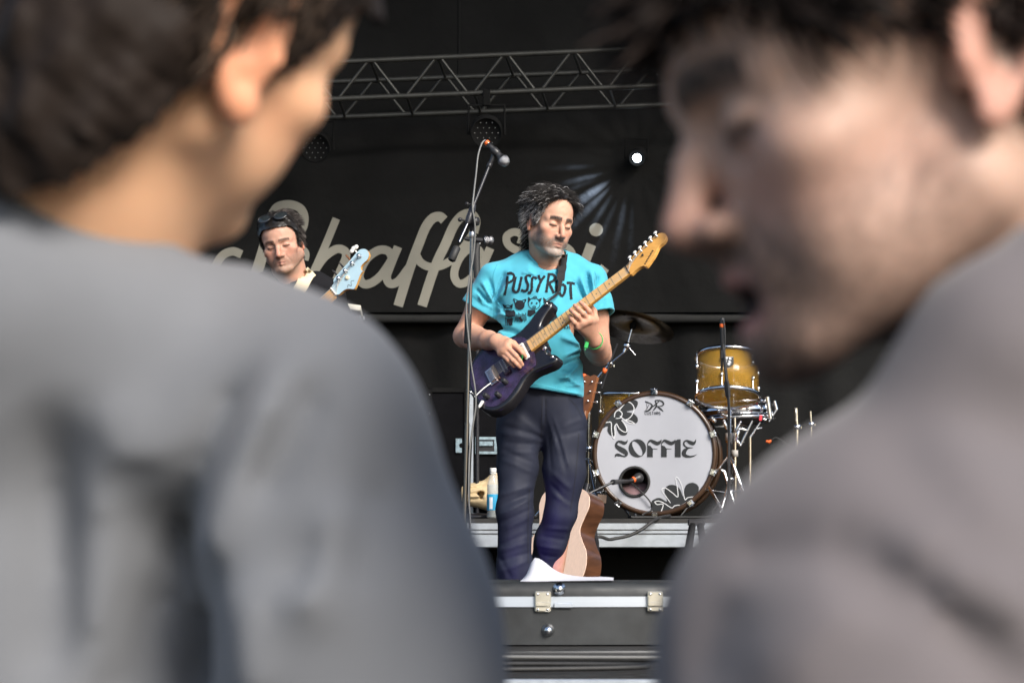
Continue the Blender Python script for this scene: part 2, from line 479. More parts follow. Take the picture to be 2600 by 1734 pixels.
def head_field(P, res, M4, neck_pts=None, neck_r=None, lo=(-.112, -.145, -.20), hi=(.112, .135, .145)):
    """canonical head, face towards -Y, origin between the ears at eye height; P: options; M4: head -> world"""
    f = Field(lo, hi, res)
    g = P.get
    jw = g('jaw', 1.0)
    f.ell((0, .014, .034), (.0765, .097, .084), 0.0)
    f.ell((0, -.022, .028), (.066, .074, .066), .02)                      # forehead
    f.ell((0, -.030, -.036), (.059, .060, .078), .025)                    # mid face
    for s in (-1, 1):
        f.cone((s * .052 * jw, .002, -.060), (s * .020 * jw, -.070, -.102), .021, .016, .022)   # jaw
        f.ell((s * .046, -.056, -.028), (.023, .022, .019), .018)         # cheek bone
        f.ell((s * .036, -.052, -.062), (.022, .024, .026), .02)          # cheek
        f.cone((s * .047, -.064, .010), (s * .012, -.087, .011), .010, .011, .013)  # brow ridge
    f.ell((0, -.082, -.105), (.020, .018, .016), .016)                    # chin
    f.ell((0, -.072, -.070), (.031, .023, .028), .016)                    # muzzle
    for s in (-1, 1):
        f.ell((s * .031, -.094, -.008), (.0185, .014, .0125), .012, 's')  # eye socket
        f.ell((s * .0315, -.0735, -.0085), (.0152, .0138, .0130), .004)   # lid over the eye
        f.crease((s * .017, -.091, -.0125), (s * .044, -.083, -.0125), .0024, -.0022)   # lid line
        f.crease((s * .016, -.091, .0015), (s * .045, -.083, .0005), .0025, -.0018)     # fold over lid
        f.crease((s * .014, -.090, -.021), (s * .040, -.081, -.027), .004, -.0018)      # eye bag
    nl = g('nose', 1.0)
    tip = (0, -.085 - .0255 * nl, -.043)
    f.cone((0, -.084, .006), (0, -.090 - .008 * nl, -.018), .0075, .0082, .008)
    f.cone((0, -.090 - .008 * nl, -.018), tip, .0082, .0105, .007)
    for s in (-1, 1):
        f.ell((s * .0125, -.097, -.0475), (.0085, .0115, .0075), .006)
        f.ell((s * .0065, -.1005, -.0555), (.0036, .006, .004), .003, 's')
        f.crease((s * .021, -.090, -.044), (s * .036, -.074, -.078), .005, g('smile', -.0022))  # nasolabial
    f.cone((0, -.102, -.050), (0, -.0925, -.064), .0055, .0045, .010)
    op = g('open', 0.0)
    for s in (-1, 1):
        f.cone((0, -.0945, -.0705), (s * .023, -.083, -.0745), .0048, .003, .004)
        f.cone((0, -.0925, -.0815 - op), (s * .021, -.082, -.0765 - op * .4), .0062, .003, .004)
    f.crease((-.024, -.092, -.0756 - op * .4), (0, -.101, -.0758 - op * .5), .0020, -.0030)
    f.crease((.024, -.092, -.0756 - op * .4), (0, -.101, -.0758 - op * .5), .0020, -.0030)
    if op > 0: f.ell((0, -.097, -.0755 - op * .5), (.017, .016, .0035 + op * .42), .002, 's')
    f.crease((-.014, -.092, -.090 - op), (.014, -.092, -.090 - op), .004, -.0020)
    es = g('ear', 1.0)
    for s in (-1, 1):                                                     # ears
        c = Vector((s * .0715, .016, -.014)); R = Euler((rad(-12), 0, s * rad(22))).to_matrix()
        E = lambda x, y, z: tuple(c + R @ Vector((s * x * es, y * es, z * es)))
        f.ell(E(.004, 0, .004), (.0055 * es, .0155 * es, .027 * es), .004, 'u', R)
        pts = [E(-.004, -.010, -.012), E(.002, -.013, .008), E(.007, -.010, .024), E(.010, .003, .031), E(.012, .014, .024), E(.012, .018, .008), E(.009, .014, -.010), E(.006, .004, -.024)]
        f.chain(pts, [q_ * es for q_ in (.003, .0035, .004, .004, .004, .004, .004, .0055)], .003)
        f.ell(E(.006, -.002, -.025), (.005 * es, .008 * es, .009 * es), .004, 'u', R)
        f.ell(E(.012, .003, .004), (.006 * es, .008 * es, .015 * es), .003, 's', R)
        f.ell(E(.006, -.013, -.004), (.004, .003, .006), .003)            # tragus
    if neck_pts:
        Mi = M4.inverted()
        loc = [Mi @ Vector(p) for p in neck_pts]; sc = M4.to_scale()[0]
        f.chain(loc, [r / sc for r in neck_r], .025)
    else:
        f.chain([(0, .025, -.045), (0, .035, -.2)], [.056, .058], .02)
    return f

def sstep(a, b, x): 
    t = np.clip((x - a) / (b - a), 0, 1); return t * t * (3 - 2 * t)
def head_colors(L, P):
    """vertex colours of the skin in canonical head coordinates"""
    x, y, z = L[:, 0], L[:, 1], L[:, 2]; ax = np.abs(x)
    rng = np.random.RandomState(P.get('seed', 1)); grain = rng.uniform(0, 1, len(L)).astype(np.float32)
    C = np.tile(np.array(P.get('skin', SKIN), np.float32), (len(L), 1))
    def blend(w, col):
        nonlocal C
        w = np.clip(w, 0, 1)[:, None]; C = C * (1 - w) + np.array(col, np.float32) * w
    base = np.array(P.get('skin', SKIN))
    red = base * np.array([1.02, .74, .72])
    blend(.55 * np.exp(-(((ax - .043) / .022) ** 2 + ((z + .040) / .022) ** 2)) * (y < 0), red)
    blend(.6 * np.exp(-((x / .017) ** 2 + ((z + .042) / .02) ** 2)) * (y < -.09), red)
    blend(.6 * (ax > .0775) * (y > -.02) * (y < .06) * (z < .026) * (z > -.06), base * np.array([1.05, .70, .66]))
    front = sstep(-.045, -.075, y)
    blend(.35 * np.exp(-(((ax - .03) / .02) ** 2 + ((z + .020) / .008) ** 2)) * front, base * np.array([.72, .62, .62]))
    op = P.get('open', 0)
    lip = np.exp(-((ax / .021) ** 4)) * np.exp(-(((z + .0755 + op * .5) / (.0088 + op * .6)) ** 4)) * (y < -.082)
    blend(.75 * lip, P.get('lip', base * np.array([.86, .52, .52])))
    slit = np.exp(-((ax / .023) ** 4)) * np.exp(-(((z + .0757 + op * .5) / .0016) ** 2)) * (y < -.08)
    blend(.85 * slit, (.05, .02, .02))
    if op > 0: blend(1.0 * ((np.abs(z + .0755 + op * .5) < .003 + op * .42) & (ax < .017) & (y > -.0925) & (y < -.06) & (z < -.06)), (.02, .008, .008))
    # brows and lashes
    bz = .0145 - ((ax - .028) / .03) ** 2 * .006
    brow = np.exp(-((z - bz) / P.get('browh', .0042)) ** 4) * (ax > .009) * (ax < .050) * (y < -.055)
    blend(brow * (P.get('browd', .85)) * (.75 + .35 * grain), P.get('browc', (.03, .022, .018)))
    lash = np.exp(-((z + .0128 + .0012 * np.cos((ax - .0315) / .013 * 1.5)) / P.get('lashh', .0024)) ** 4) * (ax > .016) * (ax < .047) * (y < -.06)
    blend(lash * P.get('lashd', .8), (.035, .02, .016))
    # beard
    b = P.get('beard', 0)
    if b > 0:
        low = sstep(-.034, -.060, z - .008 * sstep(.052, .066, ax))
        side = sstep(.050, .060, ax) * sstep(.02, -.02, z) * (y < .0) * (y > -.05)
        m = np.maximum(low * sstep(.012, -.018, y), side * .45)
        m = m * sstep(P.get('beardlow', -.135) - .012, P.get('beardlow', -.135) + .012, z) * (1 - .9 * np.exp(-(((ax - .036) / .012) ** 2 + ((z + .050) / .012) ** 2)))
        tache = np.exp(-((ax / .026) ** 4)) * np.exp(-(((z + .0635) / .0062) ** 4)) * (y < -.075)
        m = np.maximum(m * P.get('jawbeard', .85), tache)
        m = m * (1 - lip * .95) * np.clip((-(z) - .02) / .01, 0, 1) 
        w = np.clip(m * (b - .18 + .45 * grain), 0, .93)
        bc = np.array(P.get('beardc', (.10, .085, .07)), np.float32)
        gr = np.array(P.get('beardg', (.34, .31, .28)), np.float32)
        gm = np.clip(sstep(-.086, -.098, z) * P.get('greychin', .7) + .35 * (grain > .7) - .6 * tache, 0, 1)[:, None]
        mixc = bc * (1 - gm) + gr * gm
        C = C * (1 - w[:, None]) + mixc * w[:, None]
    return C
def in_hair(L, P):
    """hair-bearing scalp in canonical head coordinates"""
    x, y, z = L[:, 0], L[:, 1], L[:, 2]; ax = np.abs(x)
    hl = P.get('hairline', .075)
    back = P.get('hairback', -.085)
    line = np.where(y < -.03, hl - .012 * np.cos(np.clip(ax / .06, 0, 1) * math.pi) * 0 - P.get('temple', .35) * np.clip(ax - .035, 0, 1) * 1.0, 0)
    if 'lim' in P:
        lim = np.interp(y, P['lim'][0], P['lim'][1]); return (z > lim) & ~((ax > .0815) & (y > -.02) & (y < .05) & (z < .02))
    lim = np.interp(y, [-.11, -.075, -.048, -.030, -.005, .018, .045, .11], [hl, hl - .004, hl - .028, P.get('side', -.010), P.get('sideb', -.028), .008, back + .03, back])
    return (z > lim) & ~((ax > .0815) & (y > -.02) & (y < .05))
def hair_cap(P, M4, res=.004, grow=.010, noise=(.03, .004), extra=()):
    f = Field((-.125, -.15, -.17), (.125, .16, .165), res)
    f.ell((0, .014, .034), (.0765 + grow, .097 + grow, .084 + grow), 0)
    f.ell((0, -.022, .032), (.066 + grow, .074 + grow * .9, .066 + grow), .02)
    f.ell((0, .045, -.03), (.062 + grow * .8, .060 + grow * .8, .075), .03)
    for e in extra: f.ell(e[0], e[1], e[2] if len(e) > 2 else .02)
    f.noise(noise[0], noise[1], P.get('seed', 1)); f.noise(noise[0] * .45, noise[1] * .5, P.get('seed', 1) + 5)
    V, Q, L = f.mesh(None)
    # keep only faces over the hairline
    cen = L[Q].mean(1)
    dl = P.get('capdrop', 0.0)
    k = in_hair(cen + np.array([0, 0, dl]), P)
    Q = Q[k]
    used = np.unique(Q); mp = np.full(len(V), -1); mp[used] = np.arange(len(used))
    V = V[used]; Q = mp[Q]
    return V, Q
def grow_hair(L, N, P, count, length, seg=7, rad0=.0011, curl=.0, grav=.5, lift=.5, flow=None, seed=3, jitter=.3):
    rng = np.random.RandomState(seed)
    ok = np.where(in_hair(L, P))[0]
    pick = rng.choice(ok, count, replace=True)
    p = L[pick] + rng.normal(size=(count, 3)) * .002; n = N[pick]
    ln = length(p) if callable(length) else np.full(count, length)
    ln = ln * rng.uniform(.65, 1.25, count)
    fl = flow(p) if flow else np.zeros_like(p)
    d = n * lift + fl + rng.normal(size=(count, 3)) * jitter * .5
    d /= np.linalg.norm(d, axis=1, keepdims=True)
    pts = [p - n * .002]; ph = rng.uniform(0, 6.28, count); q = p.copy()
    fr = rng.uniform(.8, 1.6, count)
    for i in range(1, seg):
        st = (ln / (seg - 1))[:, None]
        d = d + np.array([0, 0, -grav])[None] * .35 + fl * .25 + rng.normal(size=(count, 3)) * jitter * .12
        if curl:
            a = ph + i * 1.5 * fr
            t1 = np.cross(d, [0.3, .2, .9]); t1 /= np.linalg.norm(t1, axis=1, keepdims=True) + 1e-9; t2 = np.cross(d, t1)
            d = d + curl * (t1 * np.cos(a)[:, None] + t2 * np.sin(a)[:, None])
        d /= np.linalg.norm(d, axis=1, keepdims=True)
        q = q + d * st
        # keep outside the skull
        c = np.array([0, .014, .034]); r = np.array([.079, .0995, .0865]) + .004
        e = (q - c) / r; k = np.linalg.norm(e, axis=1, keepdims=True)
        q = np.where((k < 1) & (q[:, 2:3] > -.04), c + e / np.maximum(k, 1e-6) * r, q)
        pts.append(q.copy())
    Pp = np.stack(pts, 1)
    tt = np.linspace(0, 1, seg)
    R = rad0 * (1 - .75 * tt ** 2)[None] * rng.uniform(.7, 1.3, count)[:, None]
    return Pp, R, rng
def xf(V, M4):
    A = np.array(M4, np.float32); return (V @ A[:3, :3].T + A[:3, 3]).astype(np.float32)
def head_matrix(pos, yaw, pitch, roll, scale=1.0):
    """yaw: 0 faces the camera (-Y), + turns to the viewer's right; pitch + looks down; roll + tips to the viewer's right"""
    R = Matrix.Rotation(rad(yaw), 4, 'Z') @ Matrix.Rotation(rad(roll), 4, 'Y') @ Matrix.Rotation(rad(pitch), 4, 'X')
    if isinstance(scale, tuple): return Matrix.Translation(pos) @ R @ Matrix.Diagonal((*scale, 1))
    return Matrix.Translation(pos) @ R @ Matrix.Scale(scale, 4)
# ------------------------------------------------------------ people: shared helpers
FLOOR = 1.07                         # stage floor height
def quad_cols(n, c): return np.tile(np.array(c, np.float32), (n, 1))
def tri_tube(pts, rads, n=8):
    mb = MB(); mb.tube(pts, rads, n); return mb
M['denim'] = mat('navy_trousers', (0.021, 0.024, 0.039), 0.6, var=0.12, vscale=14, bump=0.25, bscale=900, sheen=0.0, spec=0.18)
M['tee_blue'] = mat('turquoise_jersey', (0.075, 0.40, 0.55), 0.85, var=0.10, vscale=5, col2=(0.085, 0.46, 0.54), bump=0.2, bscale=1100, sheen=0.15, spec=0.2)
M['print'] = mat('shirt_print', (0.018, 0.022, 0.028), 0.8, var=0.2, vscale=80, spec=0.2)
M['tee_black'] = mat('black_jersey', (0.012, 0.012, 0.014), 0.9, var=0.1, vscale=20, spec=0.15)
M['shoe'] = mat('shoe_leather', (0.04, 0.03, 0.025), 0.5, var=0.2)
M['sole'] = mat('shoe_sole', (0.5, 0.48, 0.44), 0.7, var=0.1)

def bvh_of(obs):
    vs = []; fs = []
    for o in obs:
        off = len(vs); vs += [v.co.copy() for v in o.data.vertices]; fs += [[i + off for i in p.vertices] for p in o.data.polygons]
    return BVHTree.FromPolygons(vs, fs)
CAMP = Vector((0, 0, CAMZ))
def on_surface(bvh, u, v, lift=.0015, Y=9.0):
    d = (W(u, v, Y) - CAMP).normalized()
    h = bvh.ray_cast(CAMP, d)
    if h[0] is None: return None
    n = h[1] if h[1].dot(d) < 0 else -h[1]
    return h[0] + n * lift - d * lift * .5
def stroke_quads(P, w):
    """2-D polyline with width -> list of left/right point pairs"""
    out = []; n = len(P)
    for i in range(n):
        a = P[max(i - 1, 0)]; b = P[min(i + 1, n - 1)]
        dx, dy = b[0] - a[0], b[1] - a[1]; L = math.hypot(dx, dy) or 1
        ww = w[i] if isinstance(w, (list, tuple)) else w
        out.append(((P[i][0] - dy / L * ww / 2, P[i][1] + dx / L * ww / 2), (P[i][0] + dy / L * ww / 2, P[i][1] - dx / L * ww / 2)))
    return out
def resample(P, step):
    out = [P[0]]
    for i in range(len(P) - 1):
        L = math.hypot(P[i + 1][0] - P[i][0], P[i + 1][1] - P[i][1]); k = max(1, int(L / step))
        for j in range(1, k + 1): out.append((P[i][0] + (P[i + 1][0] - P[i][0]) * j / k, P[i][1] + (P[i + 1][1] - P[i][1]) * j / k))
    return out
def drape_stroke(mb, proj, P, w, step=3.0, rough=0.0, rng=None, smooth_n=6):
    """print a brush stroke: P in photograph pixels, proj maps a pixel to a world point on the cloth"""
    Q = resample(spline(P, smooth_n, False) if len(P) > 2 else P, step)
    ww = [w * (1 + rough * (rng.uniform(-1, 1) if rng else 0)) for _ in Q]
    prs = stroke_quads(Q, ww); last = None
    for a, b in prs:
        A, B = proj(*a), proj(*b); C = proj((a[0] + b[0]) / 2, (a[1] + b[1]) / 2)
        if A is None or B is None or C is None: last = None; continue
        if last: mb.add([last[0], last[1], last[2], C, B, A][:6], [(0, 1, 3, 5), (1, 2, 4, 3)])
        last = (A, C, B)
def drape_poly(mb, proj, P, k=5):
    """filled print: fan of rings round the centroid"""
    n = len(P); cx = sum(p[0] for p in P) / n; cy = sum(p[1] for p in P) / n
    grid = []
    for j in range(k + 1):
        row = []
        for p in P:
            q = proj(cx + (p[0] - cx) * j / k, cy + (p[1] - cy) * j / k)
            row.append(q)
        grid.append(row)
    for j in range(k):
        for i in range(n):
            q = [grid[j][i], grid[j][(i + 1) % n], grid[j + 1][(i + 1) % n], grid[j + 1][i]]
            if any(x is None for x in q): continue
            mb.add(q if j else q[1:], [(0, 1, 2, 3)] if j else [(0, 1, 2)])

def ribbon(mb, proj, P, w, cols=5, step=6.0, lift=Vector((0, -.003, .0005)), fallback=None):
    Q = resample(spline(P, 6, False), step); prs = stroke_quads(Q, w); rows = []
    for a, b in prs:
        row = []
        for k in range(cols):
            u = a[0] + (b[0] - a[0]) * k / (cols - 1); v = a[1] + (b[1] - a[1]) * k / (cols - 1)
            p = proj(u, v); row.append(p if p is not None else fallback(u, v))
        rows.append(row)
    for o, fl in ((Vector((0, 0, 0)), True), (lift, False)):
        V = [p + o for r in rows for p in r]
        Fs = [(j * cols + i, j * cols + i + 1, (j + 1) * cols + i + 1, (j + 1) * cols + i) for j in range(len(rows) - 1) for i in range(cols - 1)]
        mb.add(V, [f[::-1] for f in Fs] if fl else Fs, True)
    return rows
def hand(f, wrist, mcps, fingers, thumb, rp=.017, rf=.0085):
    """palm as a fan of cones from the wrist to each knuckle; fingers as jointed chains"""
    for m in mcps:
        f.cone(wrist, m, rp * 1.05, rp * .72, .012)
    for i in range(len(mcps) - 1): f.cone(mcps[i], mcps[i + 1], rp * .72, rp * .70, .010)
    for ch in fingers:
        n = len(ch); f.chain(ch, [rf * (1.12 - .30 * i / (n - 1)) for i in range(n)], .0035)
    n = len(thumb); f.chain(thumb, [rf * (1.5 - .45 * i / (n - 1)) for i in range(n)], .006)

# ------------------------------------------------------------ the guitarist
GY = 8.9
def G(u, v, dy=0.0): return W(u, v, GY + dy)
guitarist = thing('person', 'guitarist in turquoise printed t-shirt and navy trousers looking down at the fretboard', 'person', (W(1340, 1600, GY).x, GY, FLOOR))
GP = dict(skin=(.60, .345, .24), lashh=.0034, greychin=.8, jawbeard=.82, beard=.95, seed=4, hairline=.088, lim=([-.11, -.085, -.070, -.058, -.046, -.030, -.012, .002, .018, .034, .055, .085, .12], [.094, .092, .080, .052, .020, -.010, -.020, .016, .020, -.02, -.075, -.11, -.12]), browh=.0072, browd=1.0, browc=(.02, .014, .012), beardc=(.085, .070, .060), beardg=(.40, .36, .32), lashd=.9, nose=1.05, jaw=.95, lip=(.46, .20, .15))
GM = head_matrix(G(1396, 563, -.05), 31, 10, 7, (.955, 1.0, 1.045))
nk0 = GM @ Vector((0, .022, -.05)); nk1 = G(1392, 672, .03)
gf = head_field(GP, .0022, GM, [nk0, nk0.lerp(nk1, .5) + Vector((0, .006, 0)), nk1, G(1392, 700, .04)], [.058, .056, .060, .075], hi=(.125, .20, .145), lo=(-.125, -.145, -.235))
hV, hQ, hL = gf.mesh(GM); hV = relax(hV, hQ, 1, .35)
hC = head_colors(hL, GP)
# arms and hands
af = Field(W(1120, 960, 8.5) - Vector((0, .0, .05)), W(1345, 660, 9.15) + Vector((.03, .02, .05)), .003)
sh, el, wr = G(1256, 708, .02), G(1180, 853, .07), G(1262, 868, -.235)
af.chain([sh.lerp(el, .0), sh.lerp(el, .25), sh.lerp(el, .5), el], [.036, .044, .048, .041], .02)
af.chain([el, el.lerp(wr, .3), el.lerp(wr, .75), wr], [.040, .044, .033, .028], .018)
af.cone(wr.lerp(G(1284, 880, -.27), .0), G(1284, 880, -.27), .026, .022, .015)
hand(af, wr, [G(1294, 869, -.285), G(1288, 881, -.290), G(1280, 890, -.285), G(1272, 896, -.275)],
     [[G(1294, 869, -.285), G(1315, 884, -.305), G(1327, 897, -.300), G(1334, 905, -.292)],
      [G(1288, 881, -.290), G(1310, 903, -.315), G(1320, 916, -.308), G(1326, 926, -.298)],
      [G(1280, 890, -.285), G(1302, 914, -.312), G(1313, 925, -.305), G(1320, 932, -.296)],
      [G(1272, 896, -.275), G(1290, 914, -.300), G(1299, 923, -.298), G(1305, 930, -.290)]],
     [G(1282, 862, -.255), G(1303, 872, -.268), G(1321, 888, -.275), G(1331, 902, -.280)])
aV, aQ, _ = af.mesh()
bf = Field(W(1425, 940, 8.45) - Vector((0, .02, .03)), W(1560, 680, 9.1) + Vector((.02, .02, .05)), .0028)
sh2, el2, wr2 = G(1499, 714, .03), G(1522, 898, .03), G(1508, 864, -.25)
bf.chain([sh2.lerp(el2, .0), sh2.lerp(el2, .25), sh2.lerp(el2, .5), el2], [.036, .044, .048, .043], .02)
bf.chain([el2, el2.lerp(wr2, .35), el2.lerp(wr2, .8), wr2], [.041, .046, .034, .028], .018)
mc = [G(1505, 812, -.325), G(1494, 812, -.345), G(1480, 818, -.350), G(1468, 828, -.345)]
hand(bf, wr2, mc,
     [[mc[0], G(1496, 790, -.355), G(1484, 776, -.365), G(1474, 768, -.352)],
      [mc[1], G(1480, 795, -.372), G(1468, 783, -.378), G(1459, 776, -.362)],
      [mc[2], G(1466, 802, -.374), G(1457, 794, -.378), G(1449, 787, -.360)],
      [mc[3], G(1458, 818, -.365), G(1452, 810, -.368), G(1447, 802, -.355)]],
     [G(1500, 838, -.30), G(1512, 812, -.305), G(1508, 790, -.30), G(1496, 772, -.295)], rp=.019, rf=.0090)
bV, bQ, _ = bf.mesh()
gsk = np.array(GP['skin'], np.float32)
def arm_cols(V, k=1.0):
    rng = np.random.RandomState(5); n = len(V)
    c = np.tile(gsk * np.array([1.0, .93, .90]), (n, 1)) * rng.uniform(.93, 1.05, (n, 1))
    return c.astype(np.float32)
def torso_core(top, mid, low):
    f = Field((top.x - .30, top.y - .20, low.z - .1), (top.x + .30, top.y + .22, top.z + .08), .009)
    return f
# hidden trunk under the clothes keeps the body one figure
tf = Field(W(1180, 1690, 8.9) - Vector((0, .25, 0)), W(1580, 660, 8.9) + Vector((0, .45, 0)), .010)
tf.ell(G(1380, 760, .02), (.150, .095, .15), 0); tf.ell(G(1372, 900, .02), (.13, .09, .17), .05); tf.ell(G(1378, 1030, .02), (.14, .09, .10), .05)
tf.chain([G(1392, 700, .04), G(1256, 712, .025)], [.045, .034], .03); tf.chain([G(1392, 700, .04), G(1499, 718, .03)], [.045, .034], .03)
tf.chain([G(1318, 1080, .02), G(1312, 1320, -.01), G(1305, 1650, .03)], [.075, .05, .035], .03)
tf.chain([G(1432, 1080, .02), G(1424, 1310, .03), G(1374, 1650, .20)], [.075, .045, .035], .03)
tV, tQ, _ = tf.mesh()
body = link('body', np_mesh('body', [(hV, hQ), (aV, aQ), (bV, bQ), (tV, tQ)], [hC, arm_cols(aV), arm_cols(bV), arm_cols(tV)]), M['skin'], guitarist)
body['label'] = 'bare arms, hands, neck and bearded face with lowered eyes'
# t-shirt
sf = Field(W(1150, 1050, 8.9) - Vector((0, .24, 0)), W(1600, 620, 8.9) + Vector((0, .24, 0)), .0038)
sf.ell(G(1380, 768, .01), (.172, .122, .165), 0)
sf.ell(G(1368, 868, .0), (.158, .122, .15), .06)
sf.ell(G(1374, 985, .0), (.158, .125, .17), .06)
sf.chain([G(1392, 676, .04), G(1330, 686, .035), G(1262, 708, .03)], [.066, .057, .058], .04)
sf.chain([G(1392, 676, .04), G(1455, 690, .035), G(1498, 716, .03)], [.066, .056, .058], .04)
c1a, c1b = G(1262, 708, .03), G(1216, 786, .045); c2a, c2b = G(1498, 716, .03), G(1515, 802, .0)
sf.cone(c1a, c1a.lerp(c1b, 1.2), .064, .073, .03); sf.cone(c2a, c2a.lerp(c2b, 1.2), .064, .073, .03)
def fo(u1, v1, u2, v2, w, amp, w2=None): sf.fold(G(u1, v1), G(u2, v2), px(w * 1.1, GY), amp * 2.1, -1, px(w2, GY) if w2 else None, yc=GY + .03)
for (q) in [(1262, 765, 1300, 700, 4, .006, 7), (1258, 762, 1282, 690, 4, -.006, 6), (1258, 768, 1240, 705, 3.5, -.005, 6), (1252, 770, 1222, 715, 3.5, .005, 6), (1246, 775, 1208, 735, 3, -.005, 5),
            (1258, 800, 1330, 812, 4, .004, 8), (1258, 830, 1325, 858, 5, -.006, 7), (1260, 845, 1330, 880, 5, .006, 8), (1265, 868, 1320, 895, 4, -.005, 7),
            (1500, 765, 1488, 690, 4, -.007, 6), (1494, 768, 1470, 700, 4, .006, 7), (1488, 772, 1455, 715, 4, -.006, 6), (1512, 760, 1500, 690, 4, .006, 6), (1505, 750, 1518, 700, 3, -.004, 5),
            (1478, 880, 1420, 860, 5, .006, 8), (1478, 905, 1410, 945, 6, -.006, 9), (1476, 925, 1420, 975, 5, .007, 9), (1470, 960, 1400, 985, 5, -.005, 8), (1478, 985, 1430, 960, 5, .006, 7),
            (1350, 985, 1480, 1005, 5, .005, 5), (1470, 850, 1440, 820, 5, -.005, 7), (1430, 690, 1370, 700, 5, .003, 6), (1345, 672, 1400, 690, 4, -.003, 5)]:
    fo(*q)
_r = random.Random(12)
for (u, v, du, dv, n_) in ((1262, 770, 26, 45, 7), (1498, 772, -26, 48, 7), (1262, 850, 60, 22, 6), (1476, 900, -55, 30, 7), (1470, 970, -60, -14, 5), (1230, 770, -18, -30, 5), (1520, 770, 8, -40, 5), (1330, 690, 30, 14, 4)):
    for k_ in range(n_):
        a_, b_ = u + _r.uniform(-8, 8), v + _r.uniform(-16, 16); t_ = _r.uniform(.5, 1.2)
        sf.fold(G(a_, b_), G(a_ + du * t_ + _r.uniform(-8, 8), b_ + dv * t_ + _r.uniform(-10, 10)), px(2.6, GY), _r.choice((-1, 1)) * .0042, -1, px(4, GY), yc=GY + .03)
sf.noise(.11, .0028, 3); sf.noise(.05, .0012, 8)
sf.shell(.009)
sf.half(c1b, c1b - c1a, near=.14); sf.half(c2b, (c2b - c2a) + Vector((.01, 0, 0)), near=.14)
hem_n = Vector((-.16, 0, -1)); sf.half(G(1400, 998), hem_n)
sf.cone(G(1391, 662, .015), G(1391, 600, -.02), .0605, .078, .004, 's'); sf.cone(G(1391, 655, .0), G(1396, 664, -.05), .052, .040, .012, 's')
shV, shQ, _ = sf.mesh(); shV = relax(shV, shQ, 1, .4)
tshirt = link('t_shirt', np_mesh('t_shirt', [(shV, shQ)]), M['tee_blue'], guitarist)
sb = bvh_of([tshirt])
col_r = [W(1391 + 43 * math.cos(a), 659 + 16 * math.sin(a), GY) for a in [0]]
# printed lettering and cats on the chest
proj = lambda u, v: on_surface(sb, u, v, .0016)
rng = random.Random(3)
pr = MB()
def zz(P): return [(1180 + x / 5.6, 680 + y / 5.6) for x, y in P]
LET = [[(612, 120), (598, 250), (568, 390)], [(605, 85), (660, 80), (700, 110), (690, 170), (640, 205), (605, 215)],
       [(728, 130), (700, 250), (692, 310), (720, 345), (765, 325), (790, 230), (812, 130)],
       [(945, 120), (905, 110), (872, 130), (880, 190), (902, 250), (885, 320), (845, 330), (805, 315)],
       [(1025, 165), (1000, 140), (965, 150), (955, 220), (955, 300), (930, 355), (900, 350)],
       [(1055, 105), (1062, 150), (1085, 185)], [(1140, 115), (1090, 185), (1055, 260), (1028, 345)],
       [(1195, 110), (1180, 220), (1160, 350)], [(1180, 95), (1250, 95), (1282, 135), (1260, 185), (1205, 220), (1235, 290), (1268, 362)],
       [(1300, 180), (1300, 340)],
       [(1385, 235), (1350, 270), (1345, 340), (1370, 395), (1400, 390), (1425, 330), (1425, 265), (1385, 235)],
       [(1450, 220), (1500, 215), (1562, 232)], [(1505, 225), (1505, 330), (1515, 448)]]
for P in LET: drape_stroke(pr, proj, zz(P), 6.3, 3.0, .16, rng)
def ring(cx, cy, rx, ry, n=14): return [(cx + rx * math.cos(2 * math.pi * i / n), cy + ry * math.sin(2 * math.pi * i / n)) for i in range(n)]
def tri(a, b, c): return [a, ((a[0] + b[0]) / 2, (a[1] + b[1]) / 2), b, ((b[0] + c[0]) / 2, (b[1] + c[1]) / 2), c, ((a[0] + c[0]) / 2, (a[1] + c[1]) / 2)]
def blob(P, k=4): drape_poly(pr, proj, zz(P), k)
def line(P, w=1.6): drape_stroke(pr, proj, zz(P), w, 2.5, .2, rng, 4)
blob(ring(785, 530, 70, 68)); line([(715, 500), (695, 440), (760, 470)]); line([(810, 470), (875, 450), (850, 510)]); line([(700, 440), (720, 520)], 2.2); line([(870, 450), (845, 520)], 2.2)
line(ring(990, 510, 82, 80) + [(1072, 510)]); blob(tri((905, 410), (900, 500), (945, 450))); blob(tri((1100, 425), (1070, 500), (1040, 450)))
blob(ring(955, 500, 12, 14, 8), 2); blob(ring(1025, 503, 12, 14, 8), 2); line(ring(990, 560, 20, 14, 8) + [(1010, 560)]); line([(975, 420), (1000, 405), (1025, 420), (1000, 438), (975, 425)])
line(ring(612, 585, 52, 52) + [(664, 585)]); blob(tri((540, 510), (560, 580), (600, 545))); blob(tri((690, 510), (680, 580), (640, 545))); blob(ring(612, 615, 42, 18, 10), 3); line([(575, 570), (650, 570)], 2.6)
for k in range(6): line([(1125 + k * 14, 470), (1135 + k * 12, 560)], 1.8)
blob(tri((1115, 420), (1125, 500), (1165, 460)))
blob([(575, 640), (700, 600), (725, 640), (715, 690), (620, 700), (575, 680)]); blob([(900, 600), (1000, 600), (1010, 640), (940, 690), (895, 680)])
blob([(595, 730), (690, 715), (680, 800), (650, 830), (620, 780)]); blob([(760, 700), (800, 690), (830, 760), (800, 770)])
for k in range(10): line([(715 + k * 17, 640 + (k % 3) * 12), (722 + k * 17, 720), (710 + k * 18, 770 - (k % 2) * 20)], 1.5)
for k in range(5): line([(580 + k * 22, 700), (590 + k * 22, 820)], 1.6)
for k in range(9): line([(1400 + k * 13, 800 + (k % 3) * 22), (1420 + k * 12, 870 - (k % 2) * 26)], 1.5)
for k in range(7): line([(1210 + k * 16, 690 + (k % 2) * 18), (1220 + k * 15, 760)], 1.8)
